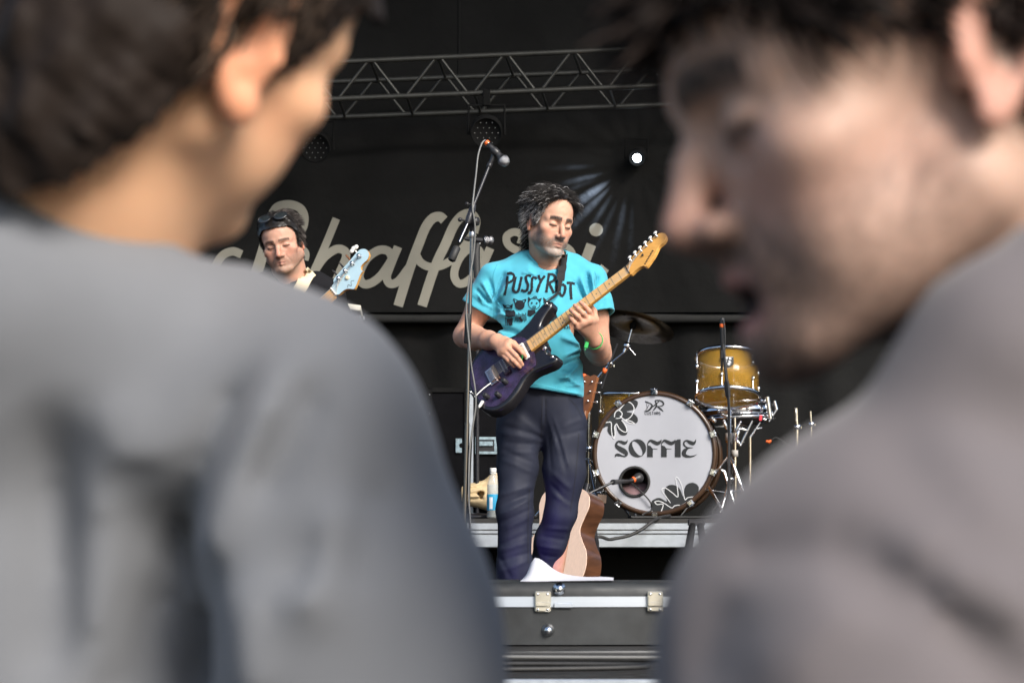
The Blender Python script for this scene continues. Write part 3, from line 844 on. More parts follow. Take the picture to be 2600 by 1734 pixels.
blob([(1230, 650), (1300, 640), (1310, 700), (1240, 715)])
pr.build('shirt_print', M['print'], tshirt)
M['thread'] = mat('shirt_stitching', (.03, .25, .34), .9)
sw = MB()
for P in ([(1199, 752), (1222, 771), (1249, 787)], [(1200, 749), (1223, 768), (1250, 784)], [(1503, 789), (1526, 792), (1549, 788)], [(1345, 974), (1400, 986), (1478, 1004)], [(1338, 648), (1352, 664), (1375, 677), (1400, 682), (1424, 676)], [(1262, 672), (1252, 700), (1256, 740)], [(1510, 690), (1515, 715), (1508, 750)]):
    sw = MB(); drape_stroke(sw, lambda u, v: on_surface(sb, u, v, .0008), P, 1.1, 3.0)
    if sw.v: sw.build('stitching', M['thread'], tshirt)
# trousers
pf = Field(W(1190, 1690, 8.9) - Vector((0, .22, .0)), W(1560, 960, 8.9) + Vector((0, .42, .02)), .0056)
pf.ell(G(1380, 1025, .01), (.146, .110, .12), 0)
pf.ell(G(1376, 985, .01), (.140, .105, .10), .03)
L1 = [G(1318, 1085, .0), G(1314, 1190, -.01), G(1307, 1300, -.035), G(1306, 1440, -.015), G(1303, 1560, .02), G(1301, 1690, .05)]
L2 = [G(1432, 1080, .01), G(1434, 1200, -.005), G(1424, 1300, .01), G(1400, 1370, .06), G(1384, 1440, .11), G(1372, 1560, .18), G(1366, 1690, .24)]
pf.chain(L1, [.088, .072, .064, .062, .064, .070], .025); pf.chain(L2, [.088, .074, .057, .058, .054, .062, .07], .025)
def fp(u1, v1, u2, v2, w, amp, w2=None): pf.fold(G(u1, v1), G(u2, v2), px(w, GY), amp * .6, -1, px(w2, GY) if w2 else None, yc=GY + .03)
for q in [(1374, 1005, 1376, 1100, 4, .004), (1384, 1010, 1384, 1080, 2.5, -.005), (1380, 1110, 1300, 1050, 6, .006, 9), (1378, 1112, 1270, 1080, 5, -.007, 8), (1376, 1120, 1262, 1098, 5, .006, 8),
          (1370, 1130, 1275, 1125, 4, -.006, 7), (1366, 1150, 1262, 1150, 5, .005, 8), (1362, 1180, 1270, 1140, 5, -.006, 7), (1360, 1205, 1270, 1165, 4, .005, 7),
          (1390, 1060, 1420, 1160, 4, .006, 6), (1400, 1050, 1450, 1200, 4, .006, 5), (1410, 1090, 1440, 1215, 5, -.006, 6), (1392, 1100, 1400, 1200, 4, -.005, 5),
          (1488, 1060, 1420, 1090, 4, .004, 6), (1490, 1090, 1420, 1110, 4, -.005, 6), (1400, 1200, 1450, 1245, 6, .008, 7), (1395, 1225, 1440, 1275, 5, -.007, 6), (1400, 1250, 1452, 1290, 5, .006, 6),
          (1355, 1232, 1265, 1260, 5, .008, 6), (1358, 1245, 1275, 1285, 5, -.009, 6), (1355, 1262, 1265, 1310, 5, .009, 6), (1352, 1290, 1262, 1330, 5, -.008, 6), (1350, 1310, 1280, 1345, 5, .006, 7),
          (1345, 1350, 1265, 1385, 5, -.006, 6), (1345, 1375, 1262, 1400, 5, .007, 6), (1350, 1400, 1265, 1425, 5, -.007, 6), (1345, 1420, 1270, 1450, 5, .007, 7), (1262, 1400, 1300, 1470, 5, -.006, 6),
          (1380, 1340, 1452, 1345, 5, .007, 6), (1372, 1360, 1440, 1372, 5, -.007, 6), (1362, 1385, 1430, 1395, 4, .007, 6), (1355, 1405, 1420, 1415, 4, -.006, 6), (1360, 1430, 1410, 1440, 4, .006, 6)]:
    fp(*q)
pf.noise(.09, .0022, 11)
pf.half(G(1374, 982), Vector((0, 0, 1))); pf.half(Vector((0, 0, FLOOR + .02)), Vector((0, 0, -1)))
pV, pQ, _ = pf.mesh(); pV = relax(pV, pQ, 1, .3)
trousers = link('trousers', np_mesh('trousers', [(pV, pQ)]), M['denim'], guitarist)
tb = bvh_of([trousers]); M['seam'] = mat('trouser_seam', (.010, .011, .016), .8)
for P in ([(1377, 1005), (1376, 1060), (1374, 1112)], [(1386, 1010), (1386, 1060), (1378, 1090)], [(1442, 1010), (1462, 1030), (1478, 1060)], [(1266, 1110), (1266, 1250), (1265, 1440)], [(1344, 1240), (1340, 1340), (1341, 1430)], [(1470, 1100), (1462, 1200), (1448, 1300)]):
    sm_ = MB(); drape_stroke(sm_, lambda u, v: on_surface(tb, u, v, .001), P, 1.3, 3.0)
    if sm_.v: sm_.build('seam', M['seam'], trousers)
for (p, nm) in ((L1[-1], 0), (L2[-1], 1)):
    mb = Field((p.x - .08, p.y - .24, FLOOR - .01), (p.x + .08, p.y + .14, FLOOR + .14), .006)
    mb.chain([(p.x, p.y - .15, FLOOR + .045), (p.x, p.y - .04, FLOOR + .055), (p.x, p.y + .06, FLOOR + .055)], [.040, .046, .042], .03); mb.cone((p.x, p.y + .03, FLOOR + .06), (p.x, p.y + .04, FLOOR + .13), .045, .045, .03)
    mb.half((0, 0, FLOOR + .003), (0, 0, -1))
    v, q, _ = mb.mesh(); link('shoe', np_mesh('shoe', [(v, q)]), M['shoe'], guitarist)
# hair
sN = normals(hL.copy(), hQ)
def gflow(p):
    fl = np.zeros_like(p); fl[:, 0] = np.sign(p[:, 0] - .008) * .5; fl[:, 1] = np.where(p[:, 1] < -.02, -.05, .35); fl[:, 2] = np.where(p[:, 2] < .06, -.4, .25); return fl
glen = lambda p: np.interp(p[:, 2], [-.1, 0, .06, .12], [.045, .036, .050, .052]) * np.where((p[:, 2] < .06) & (p[:, 1] < .03), .55, 1)
sP, sR, r_ = grow_hair(hL, sN, GP, 9000, glen, seg=8, rad0=.00095, curl=.42, grav=.75, lift=.34, flow=gflow, seed=11, jitter=.32)
kV, kQ = hair_cap(GP, GM, .004, .008, (.03, .006))
vV, vQ = strand_mesh(sP, sR, 3)
gray = np.clip(np.exp(-(((sP[:, 0, 0] + .07) / .03) ** 2 + ((sP[:, 0, 2] - .015) / .04) ** 2)) * 1.1 + .06 + .15 * (sP[:, 0, 2] < -.02), 0, 1)
isg = (r_.uniform(0, 1, len(sP)) < gray * .75)
sc = np.where(isg[:, None], np.array([[.44, .43, .43]]) * r_.uniform(.3, 1.3, (len(sP), 1)), np.array([[.011, .009, .008]]) * r_.uniform(.5, 2.4, (len(sP), 1)))
sc = np.repeat(sc, sP.shape[1] * 3, 0)
link('hair', np_mesh('hair', [(xf(kV, GM), kQ), (xf(vV, GM), vQ)], [quad_cols(len(kV), (.012, .010, .009)), sc]), M['hair'], guitarist)
# wristband
wb = MB(); dirw = (wr2 - el2).normalized(); e1 = dirw.orthogonal().normalized(); e2 = dirw.cross(e1); cw = wr2 + dirw * .0
wb.tube([cw + (e1 * math.cos(a) + e2 * math.sin(a)) * .0318 for a in [2 * math.pi * i / 24 for i in range(24)]], .0020, 6, closed=True)
M['green'] = mat('green_band', (.03, .42, .09), .5, var=.1)
wbo = wb.build('wristband', M['green'], guitarist)
cl = MB(); pc = G(1489, 876, -.285); cl.box(pc, (.0065, .005, .011), Euler((0, rad(15), 0)).to_matrix(), .001); cl.box(pc + Vector((-.004, 0, -.013)), (.0014, .002, .005)); cl.build('clasp', M['green'], wbo)
# ------------------------------------------------------------ the setting
M['asphalt'] = mat('asphalt', (.05, .05, .05), .9, var=.3, vscale=6, bump=.5, bscale=160)
M['deck'] = mat('stage_plywood_black', (.018, .017, .016), .55, var=.5, vscale=9, bump=.3, bscale=120, rvar=.15)
M['cloth_black'] = mat('black_stage_cloth', (.0135, .0135, .0132), .95, var=.25, vscale=1.6, bump=.4, bscale=9, bdist=.02, spec=.1)
M['banner_ink'] = mat('banner_lettering', (.31, .295, .245), .85, var=.12, vscale=3, spec=.2)
M['felt'] = mat('matt_black', (.010, .010, .010), .95, var=.1, spec=.1)
M['tarp'] = mat('black_tarpaulin', (.012, .012, .012), .8, var=.3, vscale=2)
g = MB(); g.add([(-90, -60, 0), (90, -60, 0), (90, 120, 0), (-90, 120, 0)], [(0, 1, 2, 3)])
setp(g.build('ground', M['asphalt']), kind='structure')

YF, YB = 7.2, 14.3
stage = thing('stage', 'black plywood stage floor under the roof where the musicians stand', 'stage', (0, 10, 0))
for i in range(6):
    for j in range(5):
        x = -5 + 10 / 6 * (i + .5); y = YF + (YB - YF) / 5 * (j + .5)
        MB().box((x, y, FLOOR - .03), (10 / 12 - .002, (YB - YF) / 10 - .002, .03)).build('deck_panel', M['deck'], stage)
MB().box((0, YF - .012, FLOOR / 2 - .03), (5, .01, FLOOR / 2 - .04)).build('front_skirt', M['cloth_black'], stage)
MB().box((0, YF - .015, FLOOR - .035), (5.01, .013, .032)).build('edge_profile', M['alu'], stage)

roof = thing('stage_roof', 'black tarpaulin roof with side walls over the stage', 'stage roof', (0, 10, 0))
RZ = 8.6
MB().box((0, 10.9, RZ + .03), (5.6, 4.0, .03)).build('roof_sheet', M['tarp'], roof)
for s in (-1, 1):
    MB().box((s * 5.5, 10.9, 1.5), (.02, 3.9, 1.49)).build('side_wall', M['tarp'], roof)
    MB().tube([(s * 5.3, 7.1, 0), (s * 5.3, 7.1, RZ)], .06, 12).build('corner_mast', M['steel'], roof)
MB().box((0, 14.75, RZ / 2), (5.5, .02, RZ / 2 - .01)).build('rear_wall', M['tarp'], roof)

BY = 13.9
LPX, LPZ = W(1617, 402, 13.77).x, W(1617, 402, 13.77).z
def bw(x, z):        # cloth relief of the banner
    r = .010 * math.sin(x * 3.1 + .6 * math.sin(z * 1.3)) + .006 * math.sin(x * 7.7 + z * .9) + .004 * math.sin(z * 5.2 + x * 1.7)
    dx, dz = x - LPX, z - LPZ          # taut wrinkles running from the lamp's corner
    L = math.hypot(dx, dz) + .05; a = math.atan2(dz, dx)
    r += .006 * math.exp(-L * 1.3) * math.sin(a * 17 + .5 * math.sin(L * 5)) * min(1, L * 3) + .002 * math.exp(-L * 1.1) * math.sin(a * 41 + L * 3) * min(1, L * 3)
    return BY + r
def cloth(name, x0, x1, z0, z1, nx, nz, fn, m, parent=None):
    V = [(x0 + (x1 - x0) * i / nx, fn(x0 + (x1 - x0) * i / nx, z0 + (z1 - z0) * j / nz), z0 + (z1 - z0) * j / nz) for j in range(nz + 1) for i in range(nx + 1)]
    Fs = [(j * (nx + 1) + i, j * (nx + 1) + i + 1, (j + 1) * (nx + 1) + i + 1, (j + 1) * (nx + 1) + i) for j in range(nz) for i in range(nx)]
    return MB().add(V, Fs, True).build(name, m, parent)
RAILZ = W(1300, 806, BY).z
banner = thing('stage_banner', 'black cloth banner with pale script lettering hung across the back of the stage', 'banner', (0, BY, RAILZ))
bc = cloth('banner_cloth', -4.2, 4.2, RAILZ + .03, 5.4, 420, 130, bw, M['cloth_black'], banner)
cur = setp(cloth('backdrop_curtain', -5, 5, FLOOR, RAILZ - .02, 260, 40, lambda x, z: 14.02 + .03 * math.sin(x * 9 + .4 * math.sin(z * 3)) + .012 * math.sin(x * 23), M['cloth_black']), 'plain black curtain hanging below the rail behind the drums', 'curtain')
M['rail'] = mat('dark_rail', (.017, .017, .016), .9, 0, var=.2)
setp(MB().tube([(-5, 13.93, RAILZ), (0, 13.93, RAILZ - .004), (5, 13.93, RAILZ)], .026, 12).build('backdrop_rail', M['rail']), 'grey horizontal rail between the lettered banner and the plain curtain', 'rail')
def bproj(u, v):
    p = W(u, v, BY); return Vector((p.x, bw(p.x, p.z) - .004, p.z))
def r6(P): return [(500 + q[0] / 2.137, 480 + q[1] / 2.137) for q in P]
BL = [([(408, 135), (440, 95), (505, 84), (560, 105), (582, 150), (575, 205), (545, 250)], 46),
      ([(385, 250), (350, 370), (305, 505), (280, 580)], 62),
      ([(242, 355), (195, 338), (145, 355), (110, 400), (95, 455), (105, 520)], 46),
      ([(530, 345), (570, 330), (590, 350), (585, 386)], 40),
      ([(756, 160), (690, 320), (600, 520), (575, 580)], 42), ([(640, 440), (690, 370), (755, 326), (800, 335), (808, 370), (780, 440), (750, 510), (760, 550)], 46),
      ([(1062, 380), (1040, 340), (990, 332), (930, 370), (892, 430), (882, 480), (905, 515), (950, 508), (1000, 468), (1045, 405), (1075, 350)], 46),
      ([(1092, 315), (1045, 430), (1030, 480), (1050, 515), (1095, 500), (1150, 430)], 46),
      ([(1342, 172), (1318, 153), (1280, 162), (1242, 210), (1205, 300), (1155, 435), (1092, 636)], 52),
      ([(1500, 240), (1512, 175), (1485, 138), (1440, 148), (1395, 200), (1350, 300), (1290, 430), (1222, 636)], 52), ([(1500, 240), (1450, 315), (1385, 385)], 44),
      ([(1185, 345), (1212, 398), (1262, 424), (1325, 418), (1385, 388)], 44),
      ([(1545, 370), (1525, 330), (1475, 328), (1430, 370), (1402, 430), (1398, 480), (1422, 514), (1462, 505), (1510, 460), (1555, 380)], 44), ([(1592, 322), (1545, 430), (1535, 480), (1560, 512), (1600, 500), (1650, 420)], 46),
      ([(1755, 300), (1765, 262), (1745, 240), (1710, 238), (1680, 262), (1690, 305), (1740, 335), (1790, 330), (1860, 335)], 42), ([(1790, 330), (1760, 420), (1740, 500)], 46),
      ([(1950, 310), (2005, 320), (2035, 355), (2020, 400), (1960, 470), (1900, 510)], 44), ([(1900, 510), (1970, 505), (2040, 480)], 44),
      ([(2140, 302), (2105, 395), (2075, 470), (2095, 510), (2150, 500), (2215, 425)], 54)]
lm = MB()
for k, (P, w) in enumerate(BL):
    pj = (lambda k: (lambda u, v: bproj(u, v) + Vector((0, -.0002 * k, 0))))(k)
    drape_stroke(lm, pj, r6(P), w / 2.137, 5, 0, None, 8)
drape_poly(lm, bproj, r6([(2166 + 37 * math.cos(2 * math.pi * i / 28), 221 + 36 * math.sin(2 * math.pi * i / 28)) for i in range(28)]), 4)
lm.build('lettering', M['banner_ink'], bc)

# truss
tr = thing('lighting_truss', 'aluminium box truss with zigzag diagonals hanging under the stage roof', 'truss', (0, 13.0, 3.8))
M['truss'] = mat('truss_aluminium', (.055, .055, .050), .45, .5, var=.15, vscale=20)
def r6a(x, y): return (800 + x / 2.612, 60 + y / 2.612)
YA, YBk = 13.0, 13.63
def tp(x, y, Y): u, v = r6a(x, y); return W(u, v, Y)
def ext(a, b, k0, k1): return a + (b - a) * k0, a + (b - a) * k1
ch = {}
for nm, a, b, Y in (('ft', (530, 240), (1950, 178), YA), ('fb', (480, 487), (2000, 424), YA), ('bt', (540, 372), (1900, 322), YBk), ('bb', (400, 612), (1950, 553), YBk)):
    A, B = tp(*a, Y), tp(*b, Y); ch[nm] = (A, B)
    A2, B2 = ext(A, B, -2.2, 2.6)
    MB().tube([A2, B2], .0155, 10).build('chord', M['truss'], tr)
def onch(nm, x, Y):
    (A, B) = ch[nm]; u = 800 + x / 2.612; t = (u - (1300 + (A.x) / A.y * F)) / ((B.x / B.y - A.x / A.y) * F)
    return A + (B - A) * t
step = 453
for f_, t_, Y, sh_ in (('fb', 'ft', YA, 0), ('bb', 'bt', YBk, 55)):
    for k in range(-5, 9):
        xt = 810 + step * k + sh_ * (1 + .2 * k) * .8; 
        MB().tube([onch(f_, xt - 215, Y), onch(t_, xt - 15, Y)], .0085, 8).build('diagonal', M['truss'], tr)
        MB().tube([onch(t_, xt + 15, Y), onch(f_, xt + 200, Y)], .0085, 8).build('diagonal', M['truss'], tr)
for k in range(-5, 9):
    xt = 600 + step * k
    MB().tube([onch('fb', xt, YA), onch('bb', xt + 40, YBk)], .0075, 8).build('cross_brace', M['truss'], tr)
    MB().tube([onch('ft', xt + 210, YA), onch('bt', xt + 260, YBk)], .0075, 8).build('cross_brace', M['truss'], tr)
for k_ in (-1.6, .3, 2.2):
    for nm in ('ft', 'bt'):
        q_ = ch[nm][0] + (ch[nm][1] - ch[nm][0]) * k_; MB().tube([q_, Vector((q_.x, q_.y, RZ))], .006, 6).build('hanger_cable', M['felt'], tr)
# dark led lamp under the truss
M['lens_dim'] = mat('led_lens', (.35, .35, .34), .2)
def led_lamp(label, c, Y, n_rows, sp, dot, tilt=0.0):
    t = thing('stage_lamp', label, 'stage lamp', c, 'led lamps under the truss')
    R = .085
    ax = Vector((0, -1, -.35)).normalized()
    MB().lathe([(0, -.16), (.06, -.16), (R, -.10), (R, .0), (R - .006, .002), (R - .008, -.008), (0, -.008)], c, ax, 28).build('housing', M['felt'], t)
    e1 = Vector((1, 0, 0)); e2 = ax.cross(e1)
    k = 0
    for j in range(-2, 3):
        m = 5 - abs(j)
        for i in range(m):
            p = c + e1 * ((i - (m - 1) / 2) * sp) + e2 * (j * sp * .87) + ax * .001
            MB().ell(p, (dot, dot, dot), n=8, m=5).build('lens', M['lens_dim'], t)
    MB().tube([c + Vector((-R - .012, .06, 0)), c + Vector((-R - .012, .06, .16)), c + Vector((R + .012, .06, .16)), c + Vector((R + .012, .06, 0))], .008, 8).build('yoke', M['felt'], t)
    MB().box(c + Vector((0, .06, .2)), (.02, .02, .045), None, .004).build('clamp', M['felt'], t)
    return t
led_lamp('dark round led lamp with a grid of tiny lenses above the microphone', W(1235, 338, 12.9), 12.9, 5, .0315, .0023)
led_lamp('dark round led lamp with tiny lenses to the left of the microphone', W(800, 376, 13.4), 13.4, 5, .0315, .0023)
# the lit lamp
LP = W(1617, 402, 13.77)
lt = thing('stage_lamp', 'lit white stage lamp throwing blue-white beams over the banner', 'stage lamp', LP)
M['lampglow'] = mat('lit_lens', (.9, .93, 1), .3, emis=(.80, .90, 1.0, 26.0))
axl = Vector((-.25, -1, -.35)).normalized()
MB().lathe([(0, -.14), (.035, -.14), (.05, -.09), (.05, .0), (.044, .002), (.042, -.006)], LP, axl, 24).build('housing', M['felt'], lt)
MB().lathe([(.0, .004), (.014, .003), (.024, -.002)], LP, axl, 20).build('lens', M['lampglow'], lt)
MB().tube([LP + Vector((-.065, .05, 0)), LP + Vector((-.065, .05, .12)), LP + Vector((.065, .05, .12)), LP + Vector((.065, .05, 0))], .006, 8).build('yoke', M['felt'], lt)
for k, (ang, sz, en) in enumerate([(3, 4, 9), (16, 5, 20), (22, 3, 12), (35, 8, 50), (45, 6, 36), (56, 4, 20), (66, 4, 16), (78, 5, 18), (88, 4, 10)]):
    ld = bpy.data.lights.new('beam', 'SPOT'); ld.energy = en * 3.4; ld.color = (.62, .76, 1.0); ld.spot_size = rad(sz * 1.25); ld.spot_blend = .8; ld.shadow_soft_size = .012
    lo = bpy.data.objects.new('beam', ld); COL.objects.link(lo)
    d = Vector((-math.cos(rad(ang)),   .075 + .03 * (k % 2), -math.sin(rad(ang)))).normalized()
    lo.location = LP + Vector((-.015, .108, -.015)); lo.rotation_euler = (-d).to_track_quat('Z', 'Y').to_euler(); lo.parent = lt; lo.matrix_parent_inverse = Matrix.Translation(LP).inverted()

# drum riser
RY = 10.6
riser = thing('drum_riser', 'drum riser with silver aluminium front edge and black top', 'riser', (0, 11.9, FLOOR))
MB().box((.2, 12.15, CAMZ - .010), (2.2, 1.55, .009)).build('deck_panel', M['deck'], riser)
zt = CAMZ - .019
for (a, b, d) in ((0, .030, 0), (.0335, .047, .004), (.050, .106, .010)):
    MB().box((.2, RY + .02 + d, zt - (a + b) / 2), (2.2, .018, (b - a) / 2), None, .002).build('edge_profile', M['alu'], riser)
MB().box((.2, RY + .045, zt - .05), (2.19, .006, .05)).build('backing_profile', M['steel'], riser)
for x in (-1.9, 0.3, 2.3):
    for y in (RY + .12, 13.5): MB().tube([(x, y, FLOOR), (x, y, zt - .1)], .024, 12).build('leg', M['black_metal'], riser)
MB().box((.2, RY + .35, (FLOOR + zt - .11) / 2), (2.15, .008, (zt - .11 - FLOOR) / 2 - .004)).build('skirt', M['cloth_black'], riser)

# front platform with the guitar case on it
PZ = CAMZ - (1637 - 1316) / F * 6.3
plat = thing('stage_platform', 'low black platform with silver front edge in front of the stage', 'platform', (0, 6, 0))
for i in range(3): MB().box((-1.4 + 1.4 * i, 5.95, PZ - .02), (.698, 1.0, .02)).build('deck_panel', M['deck'], plat)
MB().box((0, 4.935, PZ - .045), (2.1, .012, .05), None, .003).build('edge_profile', M['alu'], plat)
MB().box((0, 4.96, PZ / 2 - .05), (2.1, .008, PZ / 2 - .052)).build('skirt', M['cloth_black'], plat)
for sx in (-1, 1):
    for y in (5.1, 6.85): MB().tube([(sx * 2.0, y, 0), (sx * 2.0, y, PZ - .04)], .024, 10).build('leg', M['black_metal'], plat)
# ------------------------------------------------------------ electric guitar held by the guitarist
M['g_black'] = mat('guitar_black_lacquer', (.010, .009, .011), .22, coat=.3, var=.2, vscale=12)
M['g_purple'] = mat('purple_burst_top', (.022, .014, .024), .28, coat=.25, var=.9, vscale=26, col2=(.055, .034, .10), rvar=.05)
M['maple'] = mat('maple_neck', (.70, .36, .09), .38, coat=.2, var=.12, vscale=12, stretch=(1, 1, 6))
M['pinkmetal'] = mat('nickel', (.72, .63, .60), .22, 1.0, rvar=.08, vscale=60)
M['gold'] = mat('brass_saddle', (.62, .36, .22), .3, 1.0)
M['fret'] = mat('fret_wire', (.70, .68, .62), .25, 1.0)
M['string'] = mat('string_steel', (.55, .52, .47), .35, .3)
M['dot'] = mat('inlay_black', (.02, .02, .02), .5)
BRI = G(1252, 950, -.235); NUT = G(1594, 686, -.375)
gX = (NUT - BRI).normalized()
tilt = rad(44)
gZ = Vector((0, -math.cos(tilt), math.sin(tilt))); gZ = (gZ - gX * gZ.dot(gX)).normalized(); gY = gZ.cross(gX)
gL = (NUT - BRI).length; gs = gL / .648
def gp(x, y, z=0.0): return BRI + (gX * x + gY * y + gZ * z) * gs
eg = thing('electric_guitar', 'black and purple double-cutaway electric guitar with maple neck held by the guitarist', 'guitar', BRI)
OUT = [(-.118, 0), (-.112, .065), (-.080, .125), (-.020, .160), (.045, .156), (.100, .128), (.150, .110), (.205, .118), (.262, .142), (.305, .150), (.330, .134), (.318, .110), (.278, .090), (.248, .066), (.236, .036), (.234, .030),
       (.232, -.030), (.226, -.040), (.222, -.062), (.232, -.086), (.248, -.108), (.246, -.130), (.222, -.138), (.185, -.126), (.140, -.112), (.095, -.118), (.045, -.146), (-.010, -.162), (-.065, -.150), (-.105, -.100)]
OUT2 = [(p[0], p[1]) for p in spline(OUT, 6)]
mb = MB(); mb.prism([(x * gs, y * gs) for x, y in OUT2], BRI, gX, gY, gZ, -.055 * gs, -.011 * gs, .009)
gbody = mb.build('body', M['g_black'], eg)
smooth(gbody.data)
gbody.data.polygons.foreach_set('use_smooth', [len(p.vertices) == 4 for p in gbody.data.polygons])
# marbled top plate
PLT = [(-.100, .0), (-.095, .055), (-.068, .108), (-.015, .138), (.042, .134), (.095, .108), (.150, .088), (.175, .05), (.18, -.02), (.165, -.085), (.140, -.092), (.092, -.098), (.040, -.124), (-.012, -.140), (-.058, -.128), (-.090, -.085)]
mb = MB(); mb.prism([(x * gs, y * gs) for x, y in [(p[0], p[1]) for p in spline(PLT, 5)]], BRI, gX, gY, gZ, -.0125 * gs, -.0095 * gs)
mb.build('top_plate', M['g_purple'], eg)
# neck and fingerboard
nk = MB()
def nw(x): return .0215 + (.0285 - .0215) * (1 - x / .648)          # half width
prof = []
xs = [.175 + i * (.648 - .175) / 12 for i in range(13)]
V = []; 
for x in xs:
    w = nw(x); d = .020 + .004 * (1 - x / .648)
    for k in range(9):
        a = math.pi * k / 8
        V.append(gp(x, w * math.cos(a), -.002 - d * math.sin(a) ** .8))
    V.append(gp(x, -w, .002)); V.append(gp(x, w, .002))
n = 11; Fs = []
for i in range(len(xs) - 1):
    for k in range(n): Fs.append((i * n + k, i * n + (k + 1) % n, (i + 1) * n + (k + 1) % n, (i + 1) * n + k))
Fs += [tuple(range(n)), tuple(range((len(xs) - 1) * n, len(xs) * n))[::-1]]
nk.add(V, Fs, False)
neck = nk.build('neck', M['maple'], eg)
HS = [(.645, .0215), (.662, .026), (.672, .040), (.690, .046), (.720, .050), (.760, .056), (.800, .060), (.826, .054), (.838, .036), (.834, .016), (.818, .004), (.800, .003), (.790, .000), (.780, -.008), (.764, -.020), (.744, -.030), (.722, -.040), (.712, -.041), (.706, -.030), (.692, -.023), (.668, -.0215), (.645, -.0215)]
HS = [(x, y) for x, y in HS]
hs = MB(); hs.prism([(p[0] * gs, p[1] * gs) for p in spline(HS, 3)], BRI, gX, gY, gZ, -.018 * gs, -.003 * gs, .0015)
head = hs.build('headstock', M['maple'], eg)
MB().box(gp(.648, 0, .003), (.0018, .021 * gs, .0035), Matrix((gX, gY, gZ)).transposed()).build('nut', M['dot'], eg)
GR = Matrix((gX, gY, gZ)).transposed()
M['maple_light'] = mat('maple_fretboard', (.86, .50, .17), .4, var=.08, vscale=14, coat=.1)
MB().prism([(.176 * gs, nw(.176) * gs), (.176 * gs, -nw(.176) * gs), (.6465 * gs, -nw(.6465) * gs), (.6465 * gs, nw(.6465) * gs)], BRI, gX, gY, gZ, .0018 * gs, .0026 * gs).build('fretboard', M['maple_light'], eg)
for k in range(1, 22):
    x = .648 * 2 ** (-k / 12)
    if x < .178: break
    MB().tube([gp(x, -nw(x), .0032), gp(x, nw(x), .0032)], .0009, 6).build('fret', M['fret'], neck)
for k in (3, 5, 7, 9, 12, 12.001, 15, 17, 19, 21):
    xa = .648 * (2 ** (-k / 12) + 2 ** (-(k - 1) / 12)) / 2
    yy = 0 if k not in (12, 12.001) else (.012 if k == 12 else -.012)
    MB().lathe([(0, .0), (.0030, .0), (.0030, -.003)], gp(xa, yy, .0032), gZ, 10).build('inlay', M['dot'], neck)
for i in range(6):
    t = i / 5 - .5
    q = gp(.668 + i * .0262 + .008, .0275 + i * .0045 - (.004 if i == 0 else 0), 0)
    MB().tube([gp(-.004, t * .052, .010), gp(.648, t * .034, .0062), gp(.676 + i * .0262, .030 + i * .0040, .004)], .00042 + .00008 * (5 - i), 4).build('string', M['string'], eg)
    po = gp(.676 + i * .0262, .030 + i * .0040, 0)
    MB().lathe([(.0052, -.003), (.0052, 0), (.0034, .001), (.0030, .010), (0, .010)], po, gZ, 12).build('tuner_post', M['chrome'], head)
    kb = gp(.676 + i * .0262, .030 + i * .0040 + .033, -.014)
    tn = MB(); tn.ell(kb, (.008, .0055, .0045), GR, 10, 7); tn.tube([kb, gp(.676 + i * .0262, .032 + i * .0040, -.014)], .0022, 6); tn.build('tuner_key', M['white_pl'], head)
MB().lathe([(.0030, 0), (.0045, .003), (.0045, .005), (0, .005)], gp(.725, .014, -.002), gZ, 10).build('string_tree', M['dot'], head)
lg = MB()
for i in range(9): lg.box(gp(.716 + i * .0062, -.0265 + i * .0037, -.0024), (.0018, .0035, .0004), GR @ Euler((0, 0, rad(31 + 40 * (i % 2)))).to_matrix())
lg.build('headstock_logo', M['dot'], head)
# bridge, pickups, knobs
MB().box(gp(-.010, 0, -.005), (.016, .039, .003), GR, .001).build('bridge_plate', M['pinkmetal'], eg)
for i in range(6):
    t = (i / 5 - .5) * .052
    MB().box(gp(-.008, t, .002), (.011, .0038, .0035), GR, .001).build('saddle', M['pinkmetal'], eg)
MB().box(gp(.012, 0, -.001), (.006, .036, .004), GR, .001).build('bridge_cover', M['gold'], eg)
for (x, m, wdt) in ((.052, 'g_purple', .014), (.148, 'white_pl', .0105), (.100, 'white_pl', .0095)):
    p = MB(); p.box(gp(x, 0, -.004), (wdt, .040, .006), GR, .004); pk = p.build('pickup', M[m], eg)
    for r_ in ((-.007, .007) if wdt > .012 else (0,)):
        for i in range(6): MB().lathe([(.0026, -.001), (.0026, .0012), (0, .0016)], gp(x + r_, (i / 5 - .5) * .052, .002), gZ, 8).build('pole_piece', M['chrome'] if wdt > .012 else M['dot'], pk)
for (x, y) in ((.028, -.070), (-.018, -.105), (-.062, -.072)):
    MB().lathe([(.0105, -.010), (.0105, -.004), (.0088, .014), (.006, .016), (0, .016)], gp(x, y, 0), gZ, 16).build('knob', M['black'], eg)
MB().tube([gp(-.024, -.030, .000), gp(-.055, -.045, .016), gp(-.098, -.058, .022)], .0022, 8).build('tremolo_arm', M['white_pl'], eg)
MB().tube([gp(-.085, -.075, -.006), gp(-.103, -.090, -.002), gp(-.108, -.094, -.002)], [.007, .006, .003], 8).build('output_jack', M['white_pl'], eg)
MB().box(gp(.205, -.004, -.020), (.035, .030, .004), GR, .002).build('neck_plate', M['black'], eg)
for p in ((.312, .128), (.236, -.118), (-.112, .0)): MB().lathe([(.006, -.012), (.004, -.006), (.007, .0), (0, .002)], gp(p[0], p[1], 0), gZ, 12).build('strap_button', M['chrome'], eg)
MB().ell(gp(.222, -.052, -.012), (.010, .006, .010), GR, 12, 8).build('cutaway_bolt', M['chrome'], eg)
